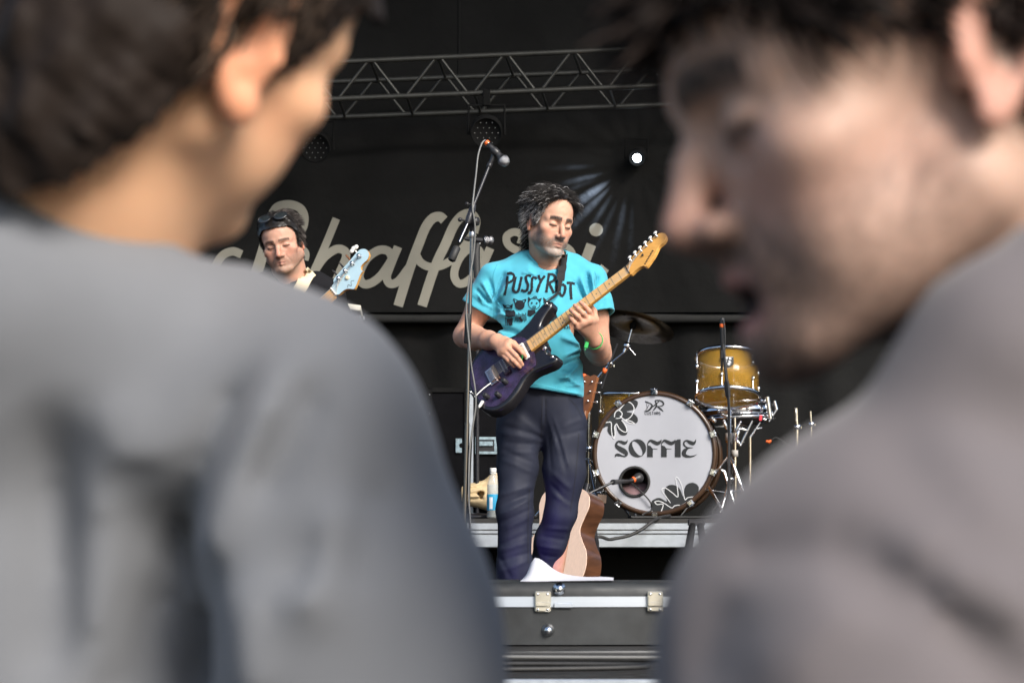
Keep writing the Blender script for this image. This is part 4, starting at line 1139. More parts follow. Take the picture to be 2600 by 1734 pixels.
# strap over the shoulder
st = MB()
rows = ribbon(st, lambda u, v: on_surface(sb, u, v, .011), [(1429, 650), (1427, 668), (1424, 692), (1420, 715)], 20, 5, 5, fallback=lambda u, v: G(u, v, -.05))
rows2 = ribbon(st, lambda u, v: on_surface(sb, u, v, .011), [(1420, 715), (1418, 730), (1416, 742)], 10, 3, 5, fallback=lambda u, v: G(u, v, -.05))
L_ = [(rows[0][0], rows[0][-1]), (rows2[-1][0], rows2[-1][-1])]
e0 = (L_[-1][0] + L_[-1][1]) / 2; horn = gp(.312, .128, .003)
st.tube([e0, e0.lerp(horn, .5) + Vector((.004, -.01, 0)), horn], [.006, .004, .004], 8)
# over the shoulder and down the back to the tail
back = [L_[0], (G(1418, 630, .06), G(1438, 634, .06)), (G(1405, 645, .13), G(1428, 650, .13)), (G(1340, 760, .17), G(1362, 768, .17)), (G(1255, 880, .15), G(1270, 895, .15)), (G(1222, 965, .02), G(1232, 980, .02))]
for i in range(len(back) - 1):
    a, b, c, d = back[i][0], back[i][1], back[i + 1][1], back[i + 1][0]; st.add([a, b, c, d], [(0, 1, 2, 3)])
    st.add([p + Vector((0, .003, .001)) for p in (a, b, c, d)], [(3, 2, 1, 0)])
M['strap_bk'] = mat('black_webbing', (.012, .012, .012), .85, var=.2, vscale=80)
st.build('strap', M['strap_bk'], eg)
MB().tube([e0 + Vector((.003, -.006, 0)), horn + Vector((.002, -.008, .01))], .0016, 6).build('strap_ring', M['chrome'], eg)
# guitar cable
gc = MB().tube([(p) for p in spline([tuple(gp(-.108, -.094, -.002)), tuple(G(1205, 1062, -.26)), tuple(G(1197, 1120, -.2)), tuple(G(1192, 1300, -.1)), tuple(G(1200, 1560, .05)), tuple(Vector((G(1215, 1660, .3).x, 9.2, FLOOR + .006))), tuple(Vector((G(1350, 1660, .3).x, 9.6, FLOOR + .006)))], 8, False)], .0032, 6)
setp(gc.build('guitar_cable', M['rubber']), 'thin black cable running from the electric guitar down to the floor', 'cable')
pick = MB(); c = G(1325, 908, -.305); pick.prism([(0, -.011), (.006, -.003), (.008, .006), (0, .011), (-.008, .006), (-.006, -.003)], c, Vector((.35, -.9, 0)).normalized(), Vector((0, 0, 1)), Vector((.9, .35, 0)).normalized(), 0, .0012)
setp(pick.build('plectrum', M['green']), 'small green plectrum between the fingers of the strumming hand', 'plectrum')

# ------------------------------------------------------------ microphone stand in front of the guitarist
MY = 8.32
def Q(u, v, dy=0.0): return W(u, v, MY + dy)
ms = thing('microphone_stand', 'tall boom microphone stand with chrome and black pole beside the guitarist', 'microphone stand', (Q(1172, 1700).x, MY, FLOOR))
M['polished'] = mat('dark_chrome', (.17, .17, .18), .18, 1.0, rvar=.06, vscale=40)
base = Vector((Q(1170, 1700).x, MY, FLOOR))
MB().lathe([(0, .004), (.13, .004), (.13, .014), (.11, .022), (.02, .030), (.016, .06), (0, .06)], base, (0, 0, 1), 36).build('base', M['black_metal'], ms)
top = Q(1198, 600)
MB().tube([base + Vector((0, 0, .05)), base.lerp(top, .57)], .0088, 14).build('lower_tube', M['polished'], ms)
cA, cB = Q(1186, 872), Q(1189, 797)
MB().lathe([(.010, 0), (.0118, .003), (.0118, .02), (.0112, .05), (.0118, (cB - cA).length - .02), (.0118, (cB - cA).length - .004), (.0095, (cB - cA).length)], cA, cB - cA, 20).build('clutch', M['rubber'], ms)
MB().tube([base.lerp(top, .56), top], .0066, 14).build('upper_tube', M['polished'], ms)
MB().lathe([(.0085, -.006), (.0095, -.004), (.0095, .012), (.0075, .016)], top, (0, 0, 1), 18).build('thread_collar', M['steel'], ms)
j = Q(1201, 563, -.01)
MB().tube([top + Vector((0, 0, .01)), top + Vector((0, 0, .03)), j], [.007, .010, .012], 12).build('swivel', M['black_metal'], ms)
MB().lathe([(0, -.022), (.014, -.02), (.016, -.012), (.016, .012), (.014, .02), (0, .022)], j, (1, -.5, 0), 16).build('swivel_knob', M['black'], ms)
b0, b1, b2, b3 = Q(1166, 615, -.05), Q(1187, 568, -.03), Q(1203, 520, -.01), Q(1243, 420, .06)
MB().tube([b0, b1], .0050, 12).build('boom_rear', M['polished'], ms)
MB().lathe([(.010, 0), (.0135, .003), (.0135, .052), (.010, .056)], Q(1146, 662, -.07), Q(1164, 620, -.05) - Q(1146, 662, -.07), 18).build('counterweight', M['rubber'], ms)
MB().tube([b1, b1.lerp(b2, .25), b1.lerp(b2, .8), b2], [.008, .0125, .0115, .0085], 14).build('boom_sleeve', M['black_metal'], ms)
MB().tube([b2, b3], .0055, 12).build('boom', M['black_metal'], ms)
for (p, r) in ((Q(1186, 518, -.02), .007), (Q(1168, 558, -.04), .008)):
    t_ = MB(); t_.ell(p, (r, r, r), None, 10, 8); t_.tube([p, p + Vector((.022, .012, -.002))], .0035, 6); t_.build('wing_screw', M['black'], ms)
MB().lathe([(.007, -.01), (.0095, -.008), (.0095, .01), (.006, .014)], b3, b3 - b2, 14).build('boom_end', M['black'], ms)
mt, mh = Q(1240, 367, .06), Q(1274, 403, .05)
dm = (mh - mt).normalized()
clip = MB(); clip.tube([b3, Q(1250, 405, .06), mt.lerp(mh, .45) + Vector((0, .004, -.012))], [.007, .008, .010], 10); clip.lathe([(.0135, 0), (.0145, .002), (.0145, .022), (.0135, .024)], mt.lerp(mh, .35), dm, 18); clip.build('microphone_clip', M['black'], ms)
mic = thing('microphone', 'black vocal microphone with round grille clipped to the tall boom stand', 'microphone', mt)
Lm = (mh - mt).length
MB().lathe([(0, .0), (.0090, .0), (.0095, .012), (.0110, .02), (.0125, Lm * .8), (.016, Lm * .98), (.018, Lm)], mt, dm, 22).build('handle', M['black'], mic)
M['grille'] = mat('microphone_grille', (.34, .34, .35), .3, 1.0, var=.7, vscale=700, bump=1.0, bscale=900)
MB().lathe([(.018, Lm), (.0205, Lm + .004), (.0205, Lm + .010), (.0185, Lm + .020), (.013, Lm + .028), (.006, Lm + .031), (0, Lm + .032)], mt, dm, 26).build('grille', M['grille'], mic)
MB().lathe([(.0093, -.016), (.0098, -.014), (.0098, -.002), (.0092, 0)], mt, dm, 18).build('connector', M['polished'], mic)
MB().lathe([(.0101, -.012), (.0103, -.011), (.0103, -.003), (.0101, -.002)], mt, dm, 18).build('orange_ring', M['orange'], mic)
M['cable_grey'] = mat('grey_cable', (.16, .16, .155), .45, var=.15)
cp = [tuple(mt - dm * .014), tuple(Q(1231, 357, .06)), tuple(Q(1223, 366, .05)), tuple(Q(1214, 395, .04)), tuple(Q(1209, 440, .02)), tuple(Q(1203, 492, -.02)), tuple(Q(1200, 530, -.035)), tuple(Q(1206, 575, -.03)), tuple(Q(1203, 640, -.02)), tuple(Q(1190, 720, -.02)), tuple(Q(1184, 790, -.02)), tuple(Q(1192, 880, -.02)), tuple(Q(1197, 930, -.01)), tuple(Q(1206, 985, -.01)), tuple(Q(1208, 1030, -.01)), tuple(Q(1200, 1085, -.01)), tuple(Q(1192, 1150, -.01)), tuple(Q(1190, 1260, -.01)), tuple(Q(1194, 1340, 0)), tuple(Q(1186, 1480, 0)), tuple(Q(1195, 1640, 0)), tuple(base + Vector((.12, .1, .008))), tuple(base + Vector((.4, .5, .008)))]
setp(MB().tube(spline(cp, 6, False), .0031, 8).build('microphone_cable', M['cable_grey']), 'grey microphone cable running from the vocal microphone down along its stand', 'cable')
# ------------------------------------------------------------ drum kit on the riser
M['hoop_wood'] = mat('drum_hoop_brown', (.055, .028, .014), .28, coat=.3, var=.3, vscale=10)
M['drumhead'] = mat('drum_head_white', (.42, .43, .47), .45, var=.05, vscale=5, bump=.15, bscale=6, bdist=.004)
M['amber'] = mat('amber_acrylic', (.72, .40, .05), .06, var=.2, vscale=7, alpha=.24, coat=.6)
M['amber_head'] = mat('amber_clear_head', (.95, .62, .07), .15, var=.35, vscale=22, alpha=.60, coat=.4)
M['amber_dark'] = mat('amber_shell_dark', (.20, .075, .012), .15, var=.4, vscale=6, coat=.4)
M['ink'] = mat('drum_print', (.016, .018, .020), .6)
M['ink_w'] = mat('drum_print_white', (.72, .73, .75), .6)
M['bronze'] = mat('cymbal_bronze', (.07, .055, .034), .36, 1.0, var=.25, vscale=14, rvar=.1)
M['pillow'] = mat('pink_pillow', (.42, .26, .27), .9, var=.3, vscale=14, bump=.6, bscale=30, bdist=.01)
M['grey_pl'] = mat('grey_plastic', (.42, .40, .38), .5, var=.08)
def lug(mb_parent, p, out, up, L=.012, r=.009, rod=.04, mt=None):
    """bullet lug with tension rod, up towards the hoop"""
    out = Vector(out).normalized(); up = Vector(up).normalized()
    m = MB(); R = Matrix((out.cross(up), out, up)).transposed()
    m.ell(p + out * r * .7, (r * .8, r, r * 1.6), R, 12, 8); m.tube([p + out * r * .8, p + out * r * .8 + up * rod], .0026, 8); m.box(p + out * r * .8 + up * rod, (.005, .005, .004), R, .001)
    return m.build('lug', mt or M['chrome'], mb_parent)
def make_drum(name, label, c, axis, r, h, mshell, nl, hoop_m, group=None, head_m=None, open_bottom=False, ph=0.0):
    """c: centre of the bottom, axis upwards"""
    ax = Vector(axis).normalized(); e1 = Vector((1, 0, 0)); e1 = (e1 - ax * e1.dot(ax)).normalized(); e2 = ax.cross(e1)
    t = thing(name, label, 'drum', c, group)
    MB().lathe([(r, 0), (r, h), (r - .006, h), (r - .006, 0)], c, ax, 56, True).build('shell', mshell, t)
    for (z0, s) in ((0, -1), (h, 1)):
        MB().lathe([(r + .002, z0 - s * .002), (r + .009, z0 - s * .004), (r + .011, z0 + s * .004), (r + .009, z0 + s * .014), (r + .003, z0 + s * .014)], c, ax, 56, True).build('hoop', hoop_m, t)
    MB().lathe([(0, h + .004), (r, h + .004)], c, ax, 48).build('batter_head', head_m or M['drumhead'], t)
    MB().lathe([(0, -.003), (r, -.003)], c, ax, 48).build('resonant_head', M['amber_head'] if mshell is M['amber'] else M['drumhead'], t)
    for k in range(nl):
        a = 2 * math.pi * (k + ph) / nl; out = e1 * math.cos(a) + e2 * math.sin(a)
        if h > .11:
            lug(t, c + out * r + ax * (h * .70), out, ax, rod=h * .30); lug(t, c + out * r + ax * (h * .30), out, -ax, rod=h * .30)
        else: lug(t, c + out * r + ax * (h * .5), out, ax, rod=h * .5)
    return t
# bass drum
DY = 11.3
yawd = rad(8)
dn = Vector((-math.sin(yawd), -math.cos(yawd), .012)).normalized()       # the front head looks this way
dc = W(1662, 1151, DY); dr = px(149, DY)
bd = thing('bass_drum', 'bass drum with white front head reading SOFFIE between black flowers', 'drum', dc)
MB().lathe([(dr, -.42), (dr, -.01), (dr - .008, -.01), (dr - .008, -.42)], dc, dn, 80, True).build('shell', M['amber_dark'], bd)
for z in (0.0, -.44):
    MB().lathe([(dr - .004, z - .026), (dr + .016, z - .026), (dr + .020, z - .013), (dr + .016, z + .006), (dr + .002, z + .010), (dr - .004, z + .004)], dc, dn, 80, True).build('hoop', M['hoop_wood'], bd)
X_ = Vector((0, 0, 1)).cross(dn).normalized(); X_ = -X_ if X_.x < 0 else X_
U_ = Vector((0, 0, 1)); U_ = (U_ - dn * U_.dot(dn)).normalized()
pc_ = None
def dproj_l(lift):
    def f(u, v):
        d = (W(u, v, DY) - CAMP).normalized(); t = (dc - CAMP).dot(dn) / d.dot(dn)
        return CAMP + d * t + dn * lift
    return f
dpj = dproj_l(.0015); dpw = dproj_l(.003)
def r4(P): return [(1480 + q[0] / 4.6125, 980 + q[1] / 4.6125) for q in P]
port = dpj(*r4([(605, 1120)])[0]) - dn * .0015; pr_ = px(34.5, DY)
# front head with a round port: ring of quads between port circle and rim
hm = MB(); nseg = 72; rings = []
for j in range(7):
    t = j / 6; row = []
    for k in range(nseg):
        a = 2 * math.pi * k / nseg
        pi = port + (X_ * math.cos(a) + U_ * math.sin(a)) * pr_
        po = dc + (X_ * math.cos(a) + U_ * math.sin(a)) * (dr - .002)
        row.append(pi.lerp(po, t))
    rings.append(row)
V = [p for row in rings for p in row]; Fs = [(j * nseg + k, j * nseg + (k + 1) % nseg, (j + 1) * nseg + (k + 1) % nseg, (j + 1) * nseg + k) for j in range(6) for k in range(nseg)]
hm.add(V, Fs, True); fh = hm.build('front_head', M['drumhead'], bd)
MB().tube([port + dn * .003 + (X_ * math.cos(a) + U_ * math.sin(a)) * (pr_ + .004) for a in [2 * math.pi * k / 40 for k in range(40)]], .0068, 8, closed=True).build('port_ring', M['rubber'], bd)
MB().lathe([(0, -.41), (dr - .01, -.41)], dc, dn, 48).build('batter_head', M['drumhead'], bd)
MB().ell(port - dn * .16 - U_ * .07, (.11, .10, .07), None, 20, 12).build('damping_pillow', M['pillow'], bd)
for k in range(10):
    a = rad(18 + 36 * k); out = X_ * math.cos(a) + U_ * math.sin(a); p = dc + out * (dr + .012)
    R = Matrix((out.cross(dn), out, dn)).transposed()
    m = MB(); m.box(p + dn * .0, (.010, .009, .024), R, .003); m.box(p + dn * .013, (.014, .013, .004), R, .002); m.tube([p + out * .012 + dn * .02, p + out * .012 - dn * .10], .003, 8); m.lathe([(0, 0), (.007, .0), (.007, .006), (0, .007)], p + out * .012 + dn * .018, dn, 10)
    m.tube([p + out * .012 + dn * .026 + out.cross(dn) * .016, p + out * .012 + dn * .026 - out.cross(dn) * .016], .0025, 6)
    m.build('claw', M['chrome'], bd)
ink = MB()
def vst(P, Wd, pj=dpj, step=6, mb=None):
    """variable-width printed stroke; P, Wd in enlarged drum pixels"""
    S = spline([(p[0], p[1], w) for p, w in zip(P, Wd)], 8, False)
    Q2 = r4([(s[0], s[1]) for s in S]); prs = stroke_quads(Q2, [max(.3, s[2]) / 4.6125 for s in S]); last = None
    mb = ink if mb is None else mb
    for a, b in prs:
        A, B = pj(*a), pj(*b)
        if last: mb.add([last[0], last[1], B, A], [(0, 1, 2, 3)])
        last = (A, B)
def poly(P, mb=None, pj=dpj, k=1):
    P2 = [Vector((p[0], p[1])) for p in r4(P)]
    from mathutils.geometry import tessellate_polygon
    tr_ = tessellate_polygon([[Vector((p.x, p.y, 0)) for p in P2]]); (mb or ink).add([pj(p.x, p.y) for p in P2], [tuple(t) for t in tr_])
SX = [(524, 628), (512, 655), (485, 668), (450, 655), (415, 650), (392, 675), (398, 708), (440, 738), (485, 765), (508, 795), (492, 822), (450, 815), (415, 805), (390, 808), (374, 834)]
vst(SX, [3, 22, 40, 36, 24, 26, 42, 58, 60, 44, 20, 24, 34, 26, 3])
on = [(638 + 103 * math.cos(2 * math.pi * k / 48), 728 + 107 * math.sin(2 * math.pi * k / 48)) for k in range(48)]
ca, sa = math.cos(rad(-31)), math.sin(rad(-31))
inn = []
for k in range(48):
    a = 2 * math.pi * k / 48 - rad(-31); x, y = 40 * math.cos(a), 96 * math.sin(a); inn.append((638 + x * ca - y * sa, 730 + x * sa + y * ca))
A_ = [dpj(*p) for p in r4(on)]; B_ = [dpj(*p) for p in r4(inn)]
ink.add(A_ + B_, [(k, (k + 1) % 48, 48 + (k + 1) % 48, 48 + k) for k in range(48)])
for dx in (0, 163):
    poly([(752 + dx, 690), (790 + dx, 700), (820 + dx, 735), (820 + dx, 833), (752 + dx, 833)])
    vst([(754 + dx, 712), (760 + dx, 672), (790 + dx, 640), (830 + dx, 655), (870 + dx, 672), (903 + dx, 655), (922 + dx, 626)], [4, 12, 28, 42, 44, 32, 3])
    vst([(812 + dx, 735), (845 + dx, 736), (874 + dx, 736)], [9, 8, 6])
poly([(1077, 645), (1110, 624), (1146, 622), (1146, 833), (1077, 833)])
vst([(1324, 622), (1315, 650), (1292, 672), (1255, 660), (1215, 640), (1186, 655), (1185, 690), (1220, 718), (1288, 722)], [3, 20, 42, 44, 24, 18, 22, 16, 5])
vst([(1288, 722), (1235, 728), (1195, 755), (1182, 790), (1200, 815), (1250, 826), (1300, 818), (1337, 798)], [5, 18, 44, 52, 40, 24, 14, 3])
ink.build('head_print', M['ink'], fh); ink = MB()
# small brand mark
vst([(735, 185), (790, 205), (810, 235), (770, 285), (715, 298)], [16, 14, 22, 20, 6]); vst([(730, 182), (760, 190)], [14, 10]); vst([(748, 205), (752, 262)], [6, 6]); vst([(775, 215), (760, 250), (735, 285)], [5, 6, 6]); vst([(800, 250), (835, 230), (890, 180)], [10, 14, 12])
vst([(845, 170), (862, 230), (825, 285)], [12, 20, 14]); vst([(845, 168), (910, 172), (945, 205), (925, 232), (870, 240)], [14, 20, 20, 14, 8]); vst([(870, 240), (905, 265), (942, 298)], [10, 22, 8])
for k, ch_ in enumerate('customs'):
    x0 = 725 + k * 27; y0, y1 = 303, 335
    S_ = {'c': [[(x0 + 20, y0 + 4), (x0 + 8, y0), (x0, y0 + 16), (x0 + 8, y1), (x0 + 20, y1 - 4)]], 'u': [[(x0 + 2, y0), (x0 + 2, y1 - 6), (x0 + 12, y1), (x0 + 21, y1 - 6), (x0 + 21, y0)]], 's': [[(x0 + 19, y0 + 3), (x0 + 6, y0 + 2), (x0 + 5, y0 + 13), (x0 + 18, y0 + 19), (x0 + 16, y1), (x0 + 3, y1 - 2)]],
          't': [[(x0 + 11, y0 - 8), (x0 + 11, y1)], [(x0 + 3, y0), (x0 + 20, y0)]], 'o': [[(x0 + 11, y0), (x0 + 2, y0 + 16), (x0 + 11, y1), (x0 + 20, y0 + 16), (x0 + 11, y0)]], 'm': [[(x0 + 1, y1), (x0 + 1, y0 + 2), (x0 + 10, y0 + 2), (x0 + 11, y1)], [(x0 + 11, y0 + 6), (x0 + 21, y0 + 2), (x0 + 22, y1)]]}[ch_]
    for P in S_: vst(P, [6] * len(P))
FL = [[(430, 270), (470, 215), (520, 170), (590, 160), (640, 180), (642, 220), (620, 262), (590, 280), (510, 300), (590, 320), (640, 370), (640, 420), (600, 440), (540, 420), (480, 380), (455, 400), (500, 480), (522, 540), (500, 575), (440, 570), (400, 510), (390, 450), (370, 520), (372, 580), (320, 575), (288, 525), (290, 470), (230, 497), (218, 492), (270, 410), (310, 350), (370, 300)],
      [(800, 1360), (850, 1318), (910, 1310), (985, 1350), (955, 1240), (975, 1180), (1030, 1155), (1090, 1165), (1140, 1210), (1175, 1290), (1190, 1200), (1220, 1150), (1280, 1130), (1335, 1150), (1360, 1200), (1330, 1270), (1250, 1330), (1150, 1390), (1060, 1440), (960, 1470), (870, 1480), (820, 1470)]]
ink.build('logo_print', M['ink'], fh)
for P in FL:
    fm = MB(); poly([(p[0], p[1]) for p in spline(P, 3)], fm); fm.build('flower_print', M['ink'], fh)
wk = MB()
for P in [[(425, 285), (470, 230), (515, 185), (570, 205), (600, 260), (580, 330), (545, 375), (500, 395)], [(370, 365), (380, 310), (420, 285), (460, 320), (440, 370), (385, 380)], [(435, 350), (480, 390), (540, 430), (605, 440), (560, 410), (500, 398)], [(265, 428), (330, 425), (335, 500), (345, 580), (365, 612), (378, 560), (372, 480), (395, 440)], [(395, 440), (430, 500), (480, 535), (515, 530), (500, 460), (455, 400)],
          [(840, 1355), (890, 1345), (960, 1375), (1040, 1425), (1075, 1400), (1135, 1392)], [(840, 1355), (870, 1385), (940, 1385), (915, 1475)], [(1028, 1368), (980, 1300), (925, 1215), (970, 1195), (1050, 1250), (1112, 1295), (1105, 1180), (1088, 1090), (1105, 1068), (1145, 1130), (1168, 1200), (1195, 1325), (1230, 1305), (1300, 1295)]]:
    vst(P, [9] * len(P), dpw, 6, wk)
wk.build('head_print_lines', M['ink_w'], fh)
for s, (u, v) in ((-1, (1502, 1300)), (1, (1845, 1302))):
    a = dc - dn * .12 + X_ * s * dr * .86 - U_ * dr * .5; b = W(u, v, 11.05); b.z = CAMZ + .004
    m = MB(); m.tube([a, b], [.008, .006], 10); m.ell(b, (.009, .009, .009)); m.build('spur', M['chrome'], bd)
# kick microphone in the port
km = thing('kick_microphone', 'black microphone with an orange ring in the port of the bass drum', 'microphone', port)
kc = dpj(*r4([(640, 1085)])[0]) + dn * .03
kd = Vector((.75, .6, .25)).normalized()
MB().lathe([(0, -.05), (.010, -.05), (.012, -.02), (.019, -.008), (.024, .004), (.024, .018), (.016, .030), (0, .034)], kc, kd, 22).build('microphone_body', M['black'], km)
MB().lathe([(.0135, -.030), (.014, -.028), (.014, -.020), (.0135, -.018)], kc, kd, 18).build('orange_ring', M['orange'], km)
ks = thing('microphone_stand', 'short black boom stand reaching into the bass drum port', 'microphone stand', W(1440, 1310, 10.95))
p0, p1, p2 = W(1440, 1278, 10.95), W(1556, 1224, 11.05), kc - kd * .04
MB().tube([p0, p1], .0055, 10).build('boom', M['black_metal'], ks); MB().tube([p1, p1.lerp(p2, .3), p2], [.013, .011, .006], 12).build('swivel', M['black'], ks)
bs = Vector((p0.x, p0.y, CAMZ)); MB().tube([bs + Vector((0, 0, .02)), p0], .008, 10).build('pole', M['black_metal'], ks); MB().lathe([(0, .001), (.11, .001), (.11, .015), (.012, .025), (0, .025)], bs, (0, 0, 1), 28).build('base', M['black_metal'], ks)
setp(MB().tube(spline([tuple(kc - kd * .05), tuple(dpj(*r4([(640, 1190)])[0]) + dn * .03), tuple(dpj(*r4([(740, 1290)])[0]) + dn * .02), tuple(dpj(*r4([(800, 1370)])[0]) + dn * .02), tuple(dpj(*r4([(812, 1450)])[0]) + dn * .02), tuple(Vector((W(1655, 1310, 10.9).x, 10.95, CAMZ + .006))), tuple(Vector((1.2, 10.9, CAMZ + .006)))], 7, False), .0036, 8).build('kick_cable', M['rubber']), 'black cable curving down the white bass drum head', 'cable')
# rack tom
TY = 11.35
def r5(x, y): return (1450 + x / 2.8, 780 + y / 2.8)
tax = Vector((.03, math.sin(rad(16)), math.cos(rad(16)))).normalized()
tc_ = W(*r5(1115, 633), TY); trr = px(79, TY)
tom = make_drum('rack_tom', 'amber see-through tom drum with chrome hoops mounted above the bass drum', tc_, tax, trr, .190, M['amber'], 6, M['chrome'], ph=.25)
bg = tc_ + tax * .125 - Vector((-.05, .985, -.26)).normalized() * 0
te2 = tax.cross(Vector((1, 0, 0))).normalized(); tout = -te2 if te2.y > 0 else te2
tx_ = tout.cross(tax).normalized(); tx_ = tx_ if tx_.x > 0 else -tx_
bo = tc_ + tout * (trr + .002) + tax * .118 + tx_ * -.008
sh_ = [(-.022, .026), (.022, .026), (.022, -.010), (.012, -.020), (0, -.026), (-.012, -.020), (-.022, -.010)]
bdg = MB().prism(sh_, bo, tx_, tax, tout, 0, .003).build('badge', M['ink'], tom)
bw_ = MB()
for P in [[(-.017, .022), (-.006, .022), (-.006, .014), (-.017, .012)], [(-.017, .006), (-.010, .008), (-.012, -.004), (-.017, -.004)], [(.0, .020), (.010, .020), (.012, .012), (.003, .010)], [(-.004, .004), (.004, .006), (.012, -.004), (.004, -.006)], [(-.008, -.010), (.0, -.004), (.008, -.012), (.0, -.018)], [(-.020, .024), (.020, .024), (.020, .0225), (-.020, .0225)]]: bw_.prism(P, bo, tx_, tax, tout, .0032, .0038)
bw_.build('badge_print', M['ink_w'], bdg)
# microphone and stand in front of the tom
tm = thing('microphone_stand', 'slim black microphone stand with orange ring standing before the amber tom', 'microphone stand', Vector((W(1852, 1300, 10.95).x, 10.95, CAMZ)))
t0, t1, t2, t3 = W(1834, 812, 10.98), W(1834, 842, 10.98), W(1834, 900, 10.98), W(1844, 962, 10.96)
pb = Vector((W(1852, 1300, 10.95).x, 10.95, CAMZ))
MB().tube([t2, W(1832, 942, 10.98)], .0055, 8).build('boom_rear', M['black_metal'], tm)
MB().tube([W(1836, 870, 10.98), t3, W(1851, 1030, 10.95), pb + Vector((0, 0, .01))], [.005, .007, .0065, .007], 10).build('pole', M['black_metal'], tm)
MB().lathe([(.009, 0), (.0125, .01), (.0125, .07), (.009, .08)], W(1849, 1010, 10.955), (t3 - W(1849, 1010, 10.955)), 14).build('clutch', M['rubber'], tm)
MB().lathe([(0, .001), (.10, .001), (.10, .014), (.012, .024), (0, .024)], pb, (0, 0, 1), 28).build('base', M['black_metal'], tm)
MB().box(t2, (.010, .010, .022), None, .004).build('clamp', M['black'], tm)
t_mic = thing('microphone', 'small black drum microphone with an orange band above the amber tom', 'microphone', t0)
MB().tube([W(1834, 808, 10.98), t0, t1, t2], [.010, .0115, .010, .007], 12).build('microphone_body', M['black'], t_mic)
MB().lathe([(.0121, -.008), (.0125, -.007), (.0125, .007), (.0121, .008)], W(1834, 827, 10.98), (0, 0, 1), 16).build('orange_band', M['orange'], t_mic)
setp(MB().tube(spline([tuple(W(1836, 812, 10.965)), tuple(W(1841, 840, 10.96)), tuple(W(1841, 900, 10.95)), tuple(W(1847, 960, 10.94)), tuple(W(1853, 1050, 10.93)), tuple(W(1849, 1150, 10.93)), tuple(W(1846, 1250, 10.93)), tuple(pb + Vector((-.05, -.04, .006))), tuple(pb + Vector((.5, -.1, .006)))], 6, False), .0030, 6).build('tom_cable', M['rubber']), 'thin black cable hanging down in front of the amber tom', 'cable')
# floor tom behind the bass drum
ft = make_drum('floor_tom', 'amber floor tom with chrome hoop behind the left edge of the bass drum', W(1600, 1150, 12.3), (.02, .0, 1), .165, .29, M['amber'], 6, M['chrome'], ph=.4)
for a in (200, 320, 80):
    o_ = Vector((math.cos(rad(a)), math.sin(rad(a)), 0)); p = W(1600, 1150, 12.3) + o_ * .178
    MB().tube([p + Vector((0, 0, .12)), p + Vector((0, 0, -.02)), Vector((p.x + o_.x * .03, p.y + o_.y * .03, CAMZ + .004))], .006, 10).build('leg', M['chrome'], ft)
# snare drum
make_drum('snare_drum', 'shallow chrome snare drum below the amber tom', W(1868, 1066, 11.75), (-.05, .08, 1), .178, .065, M['chrome'], 8, M['chrome'], ph=.3)
# stands
def tube_stand(label, pts, rs, mats, foot, fr, nleg=3, group=None, name='cymbal_stand', cat='cymbal stand', a0=20):
    t = thing(name, label, cat, (foot.x, foot.y, CAMZ), group)
    for i in range(len(pts) - 1):
        MB().tube([pts[i], pts[i + 1]], rs[i], 12).build('tube', mats[i], t)
        if i < len(pts) - 2:
            d = (pts[i + 1] - pts[i]).normalized(); MB().lathe([(rs[i] + .002, -.012), (rs[i] + .006, -.010), (rs[i] + .006, .012), (rs[i] + .002, .014)], pts[i + 1], d, 14).build('collar', M['chrome'], t)
            m = MB(); sd = d.orthogonal().normalized(); m.tube([pts[i + 1], pts[i + 1] + sd * .028], .003, 6); m.box(pts[i + 1] + sd * .03, (.004, .010, .007), None, .002); m.build('wing_nut', M['chrome'], t)
    for k in range(nleg):
        a = rad(a0 + 120 * k); o_ = Vector((math.cos(a), math.sin(a), 0))
        m = MB(); q = foot + Vector((0, 0, .30)); e = foot + o_ * fr; e.z = CAMZ + .008; m.tube([q, e], .0060, 8); m.tube([foot + Vector((0, 0, .12)), q.lerp(e, .55)], .004, 6); m.build('leg', M['chrome'], t); MB().ell(e, (.014, .014, .008)).build('rubber_foot', M['rubber'], t)
    return t
f1 = Vector((W(1853, 1300, 11.5).x, 11.5, CAMZ))
ts = tube_stand('chrome double tube stand carrying the amber tom beside the bass drum', [Vector((f1.x, f1.y, CAMZ + .03)), W(1852, 1118, 11.5), W(1852, 1040, 11.55)], [.0125, .009], [M['chrome'], M['chrome']], f1, .24, name='tom_stand', cat='drum stand', a0=-70)
MB().lathe([(.012, -.018), (.020, -.018), (.020, .018), (.012, .018)], W(1852, 1109, 11.5), (0, 0, 1), 18).build('memory_lock', M['grey_pl'], ts)
MB().tube([Vector((W(1868, 1290, 11.55).x, 11.55, CAMZ + .05)), W(1866, 1060, 11.55)], .0085, 12).build('tube', M['chrome'], ts)
MB().lathe([(.010, -.016), (.0155, -.016), (.0155, .016), (.010, .016)], W(1866, 1151, 11.55), (0, 0, 1), 18).build('memory_lock', M['grey_pl'], ts)
for (u, v, du, dv, r) in ((1835, 1052, 22, 8, .010), (1880, 1072, -14, 26, .008), (1895, 1092, -26, -6, .008), (1877, 1090, -8, 30, .010), (1846, 1215, 18, 2, .011), (1846, 1248, 18, 2, .012), (1838, 1068, 8, 22, .008), (1808, 1062, 10, 10, .011), (1842, 1200, -16, -10, .008), (1880, 1130, -12, -14, .008)):
    m = MB(); a, b = W(u, v, 11.45), W(u + du, v + dv, 11.45); m.tube([a, a.lerp(b, .3), a.lerp(b, .7), b], [r * .6, r, r, r * .5], 8); m.ell(a, (r * .9, r * .9, r * .9), None, 8, 6); m.build('clamp', M['chrome'], ts)
for (a, b) in (((1838, 1195), (1866, 1285)), ((1862, 1180), (1892, 1260)), ((1850, 1230), (1830, 1300))):
    MB().tube([W(*a, 11.42), W(*b, 11.38)], .0075, 8).build('strut', M['chrome'], ts)
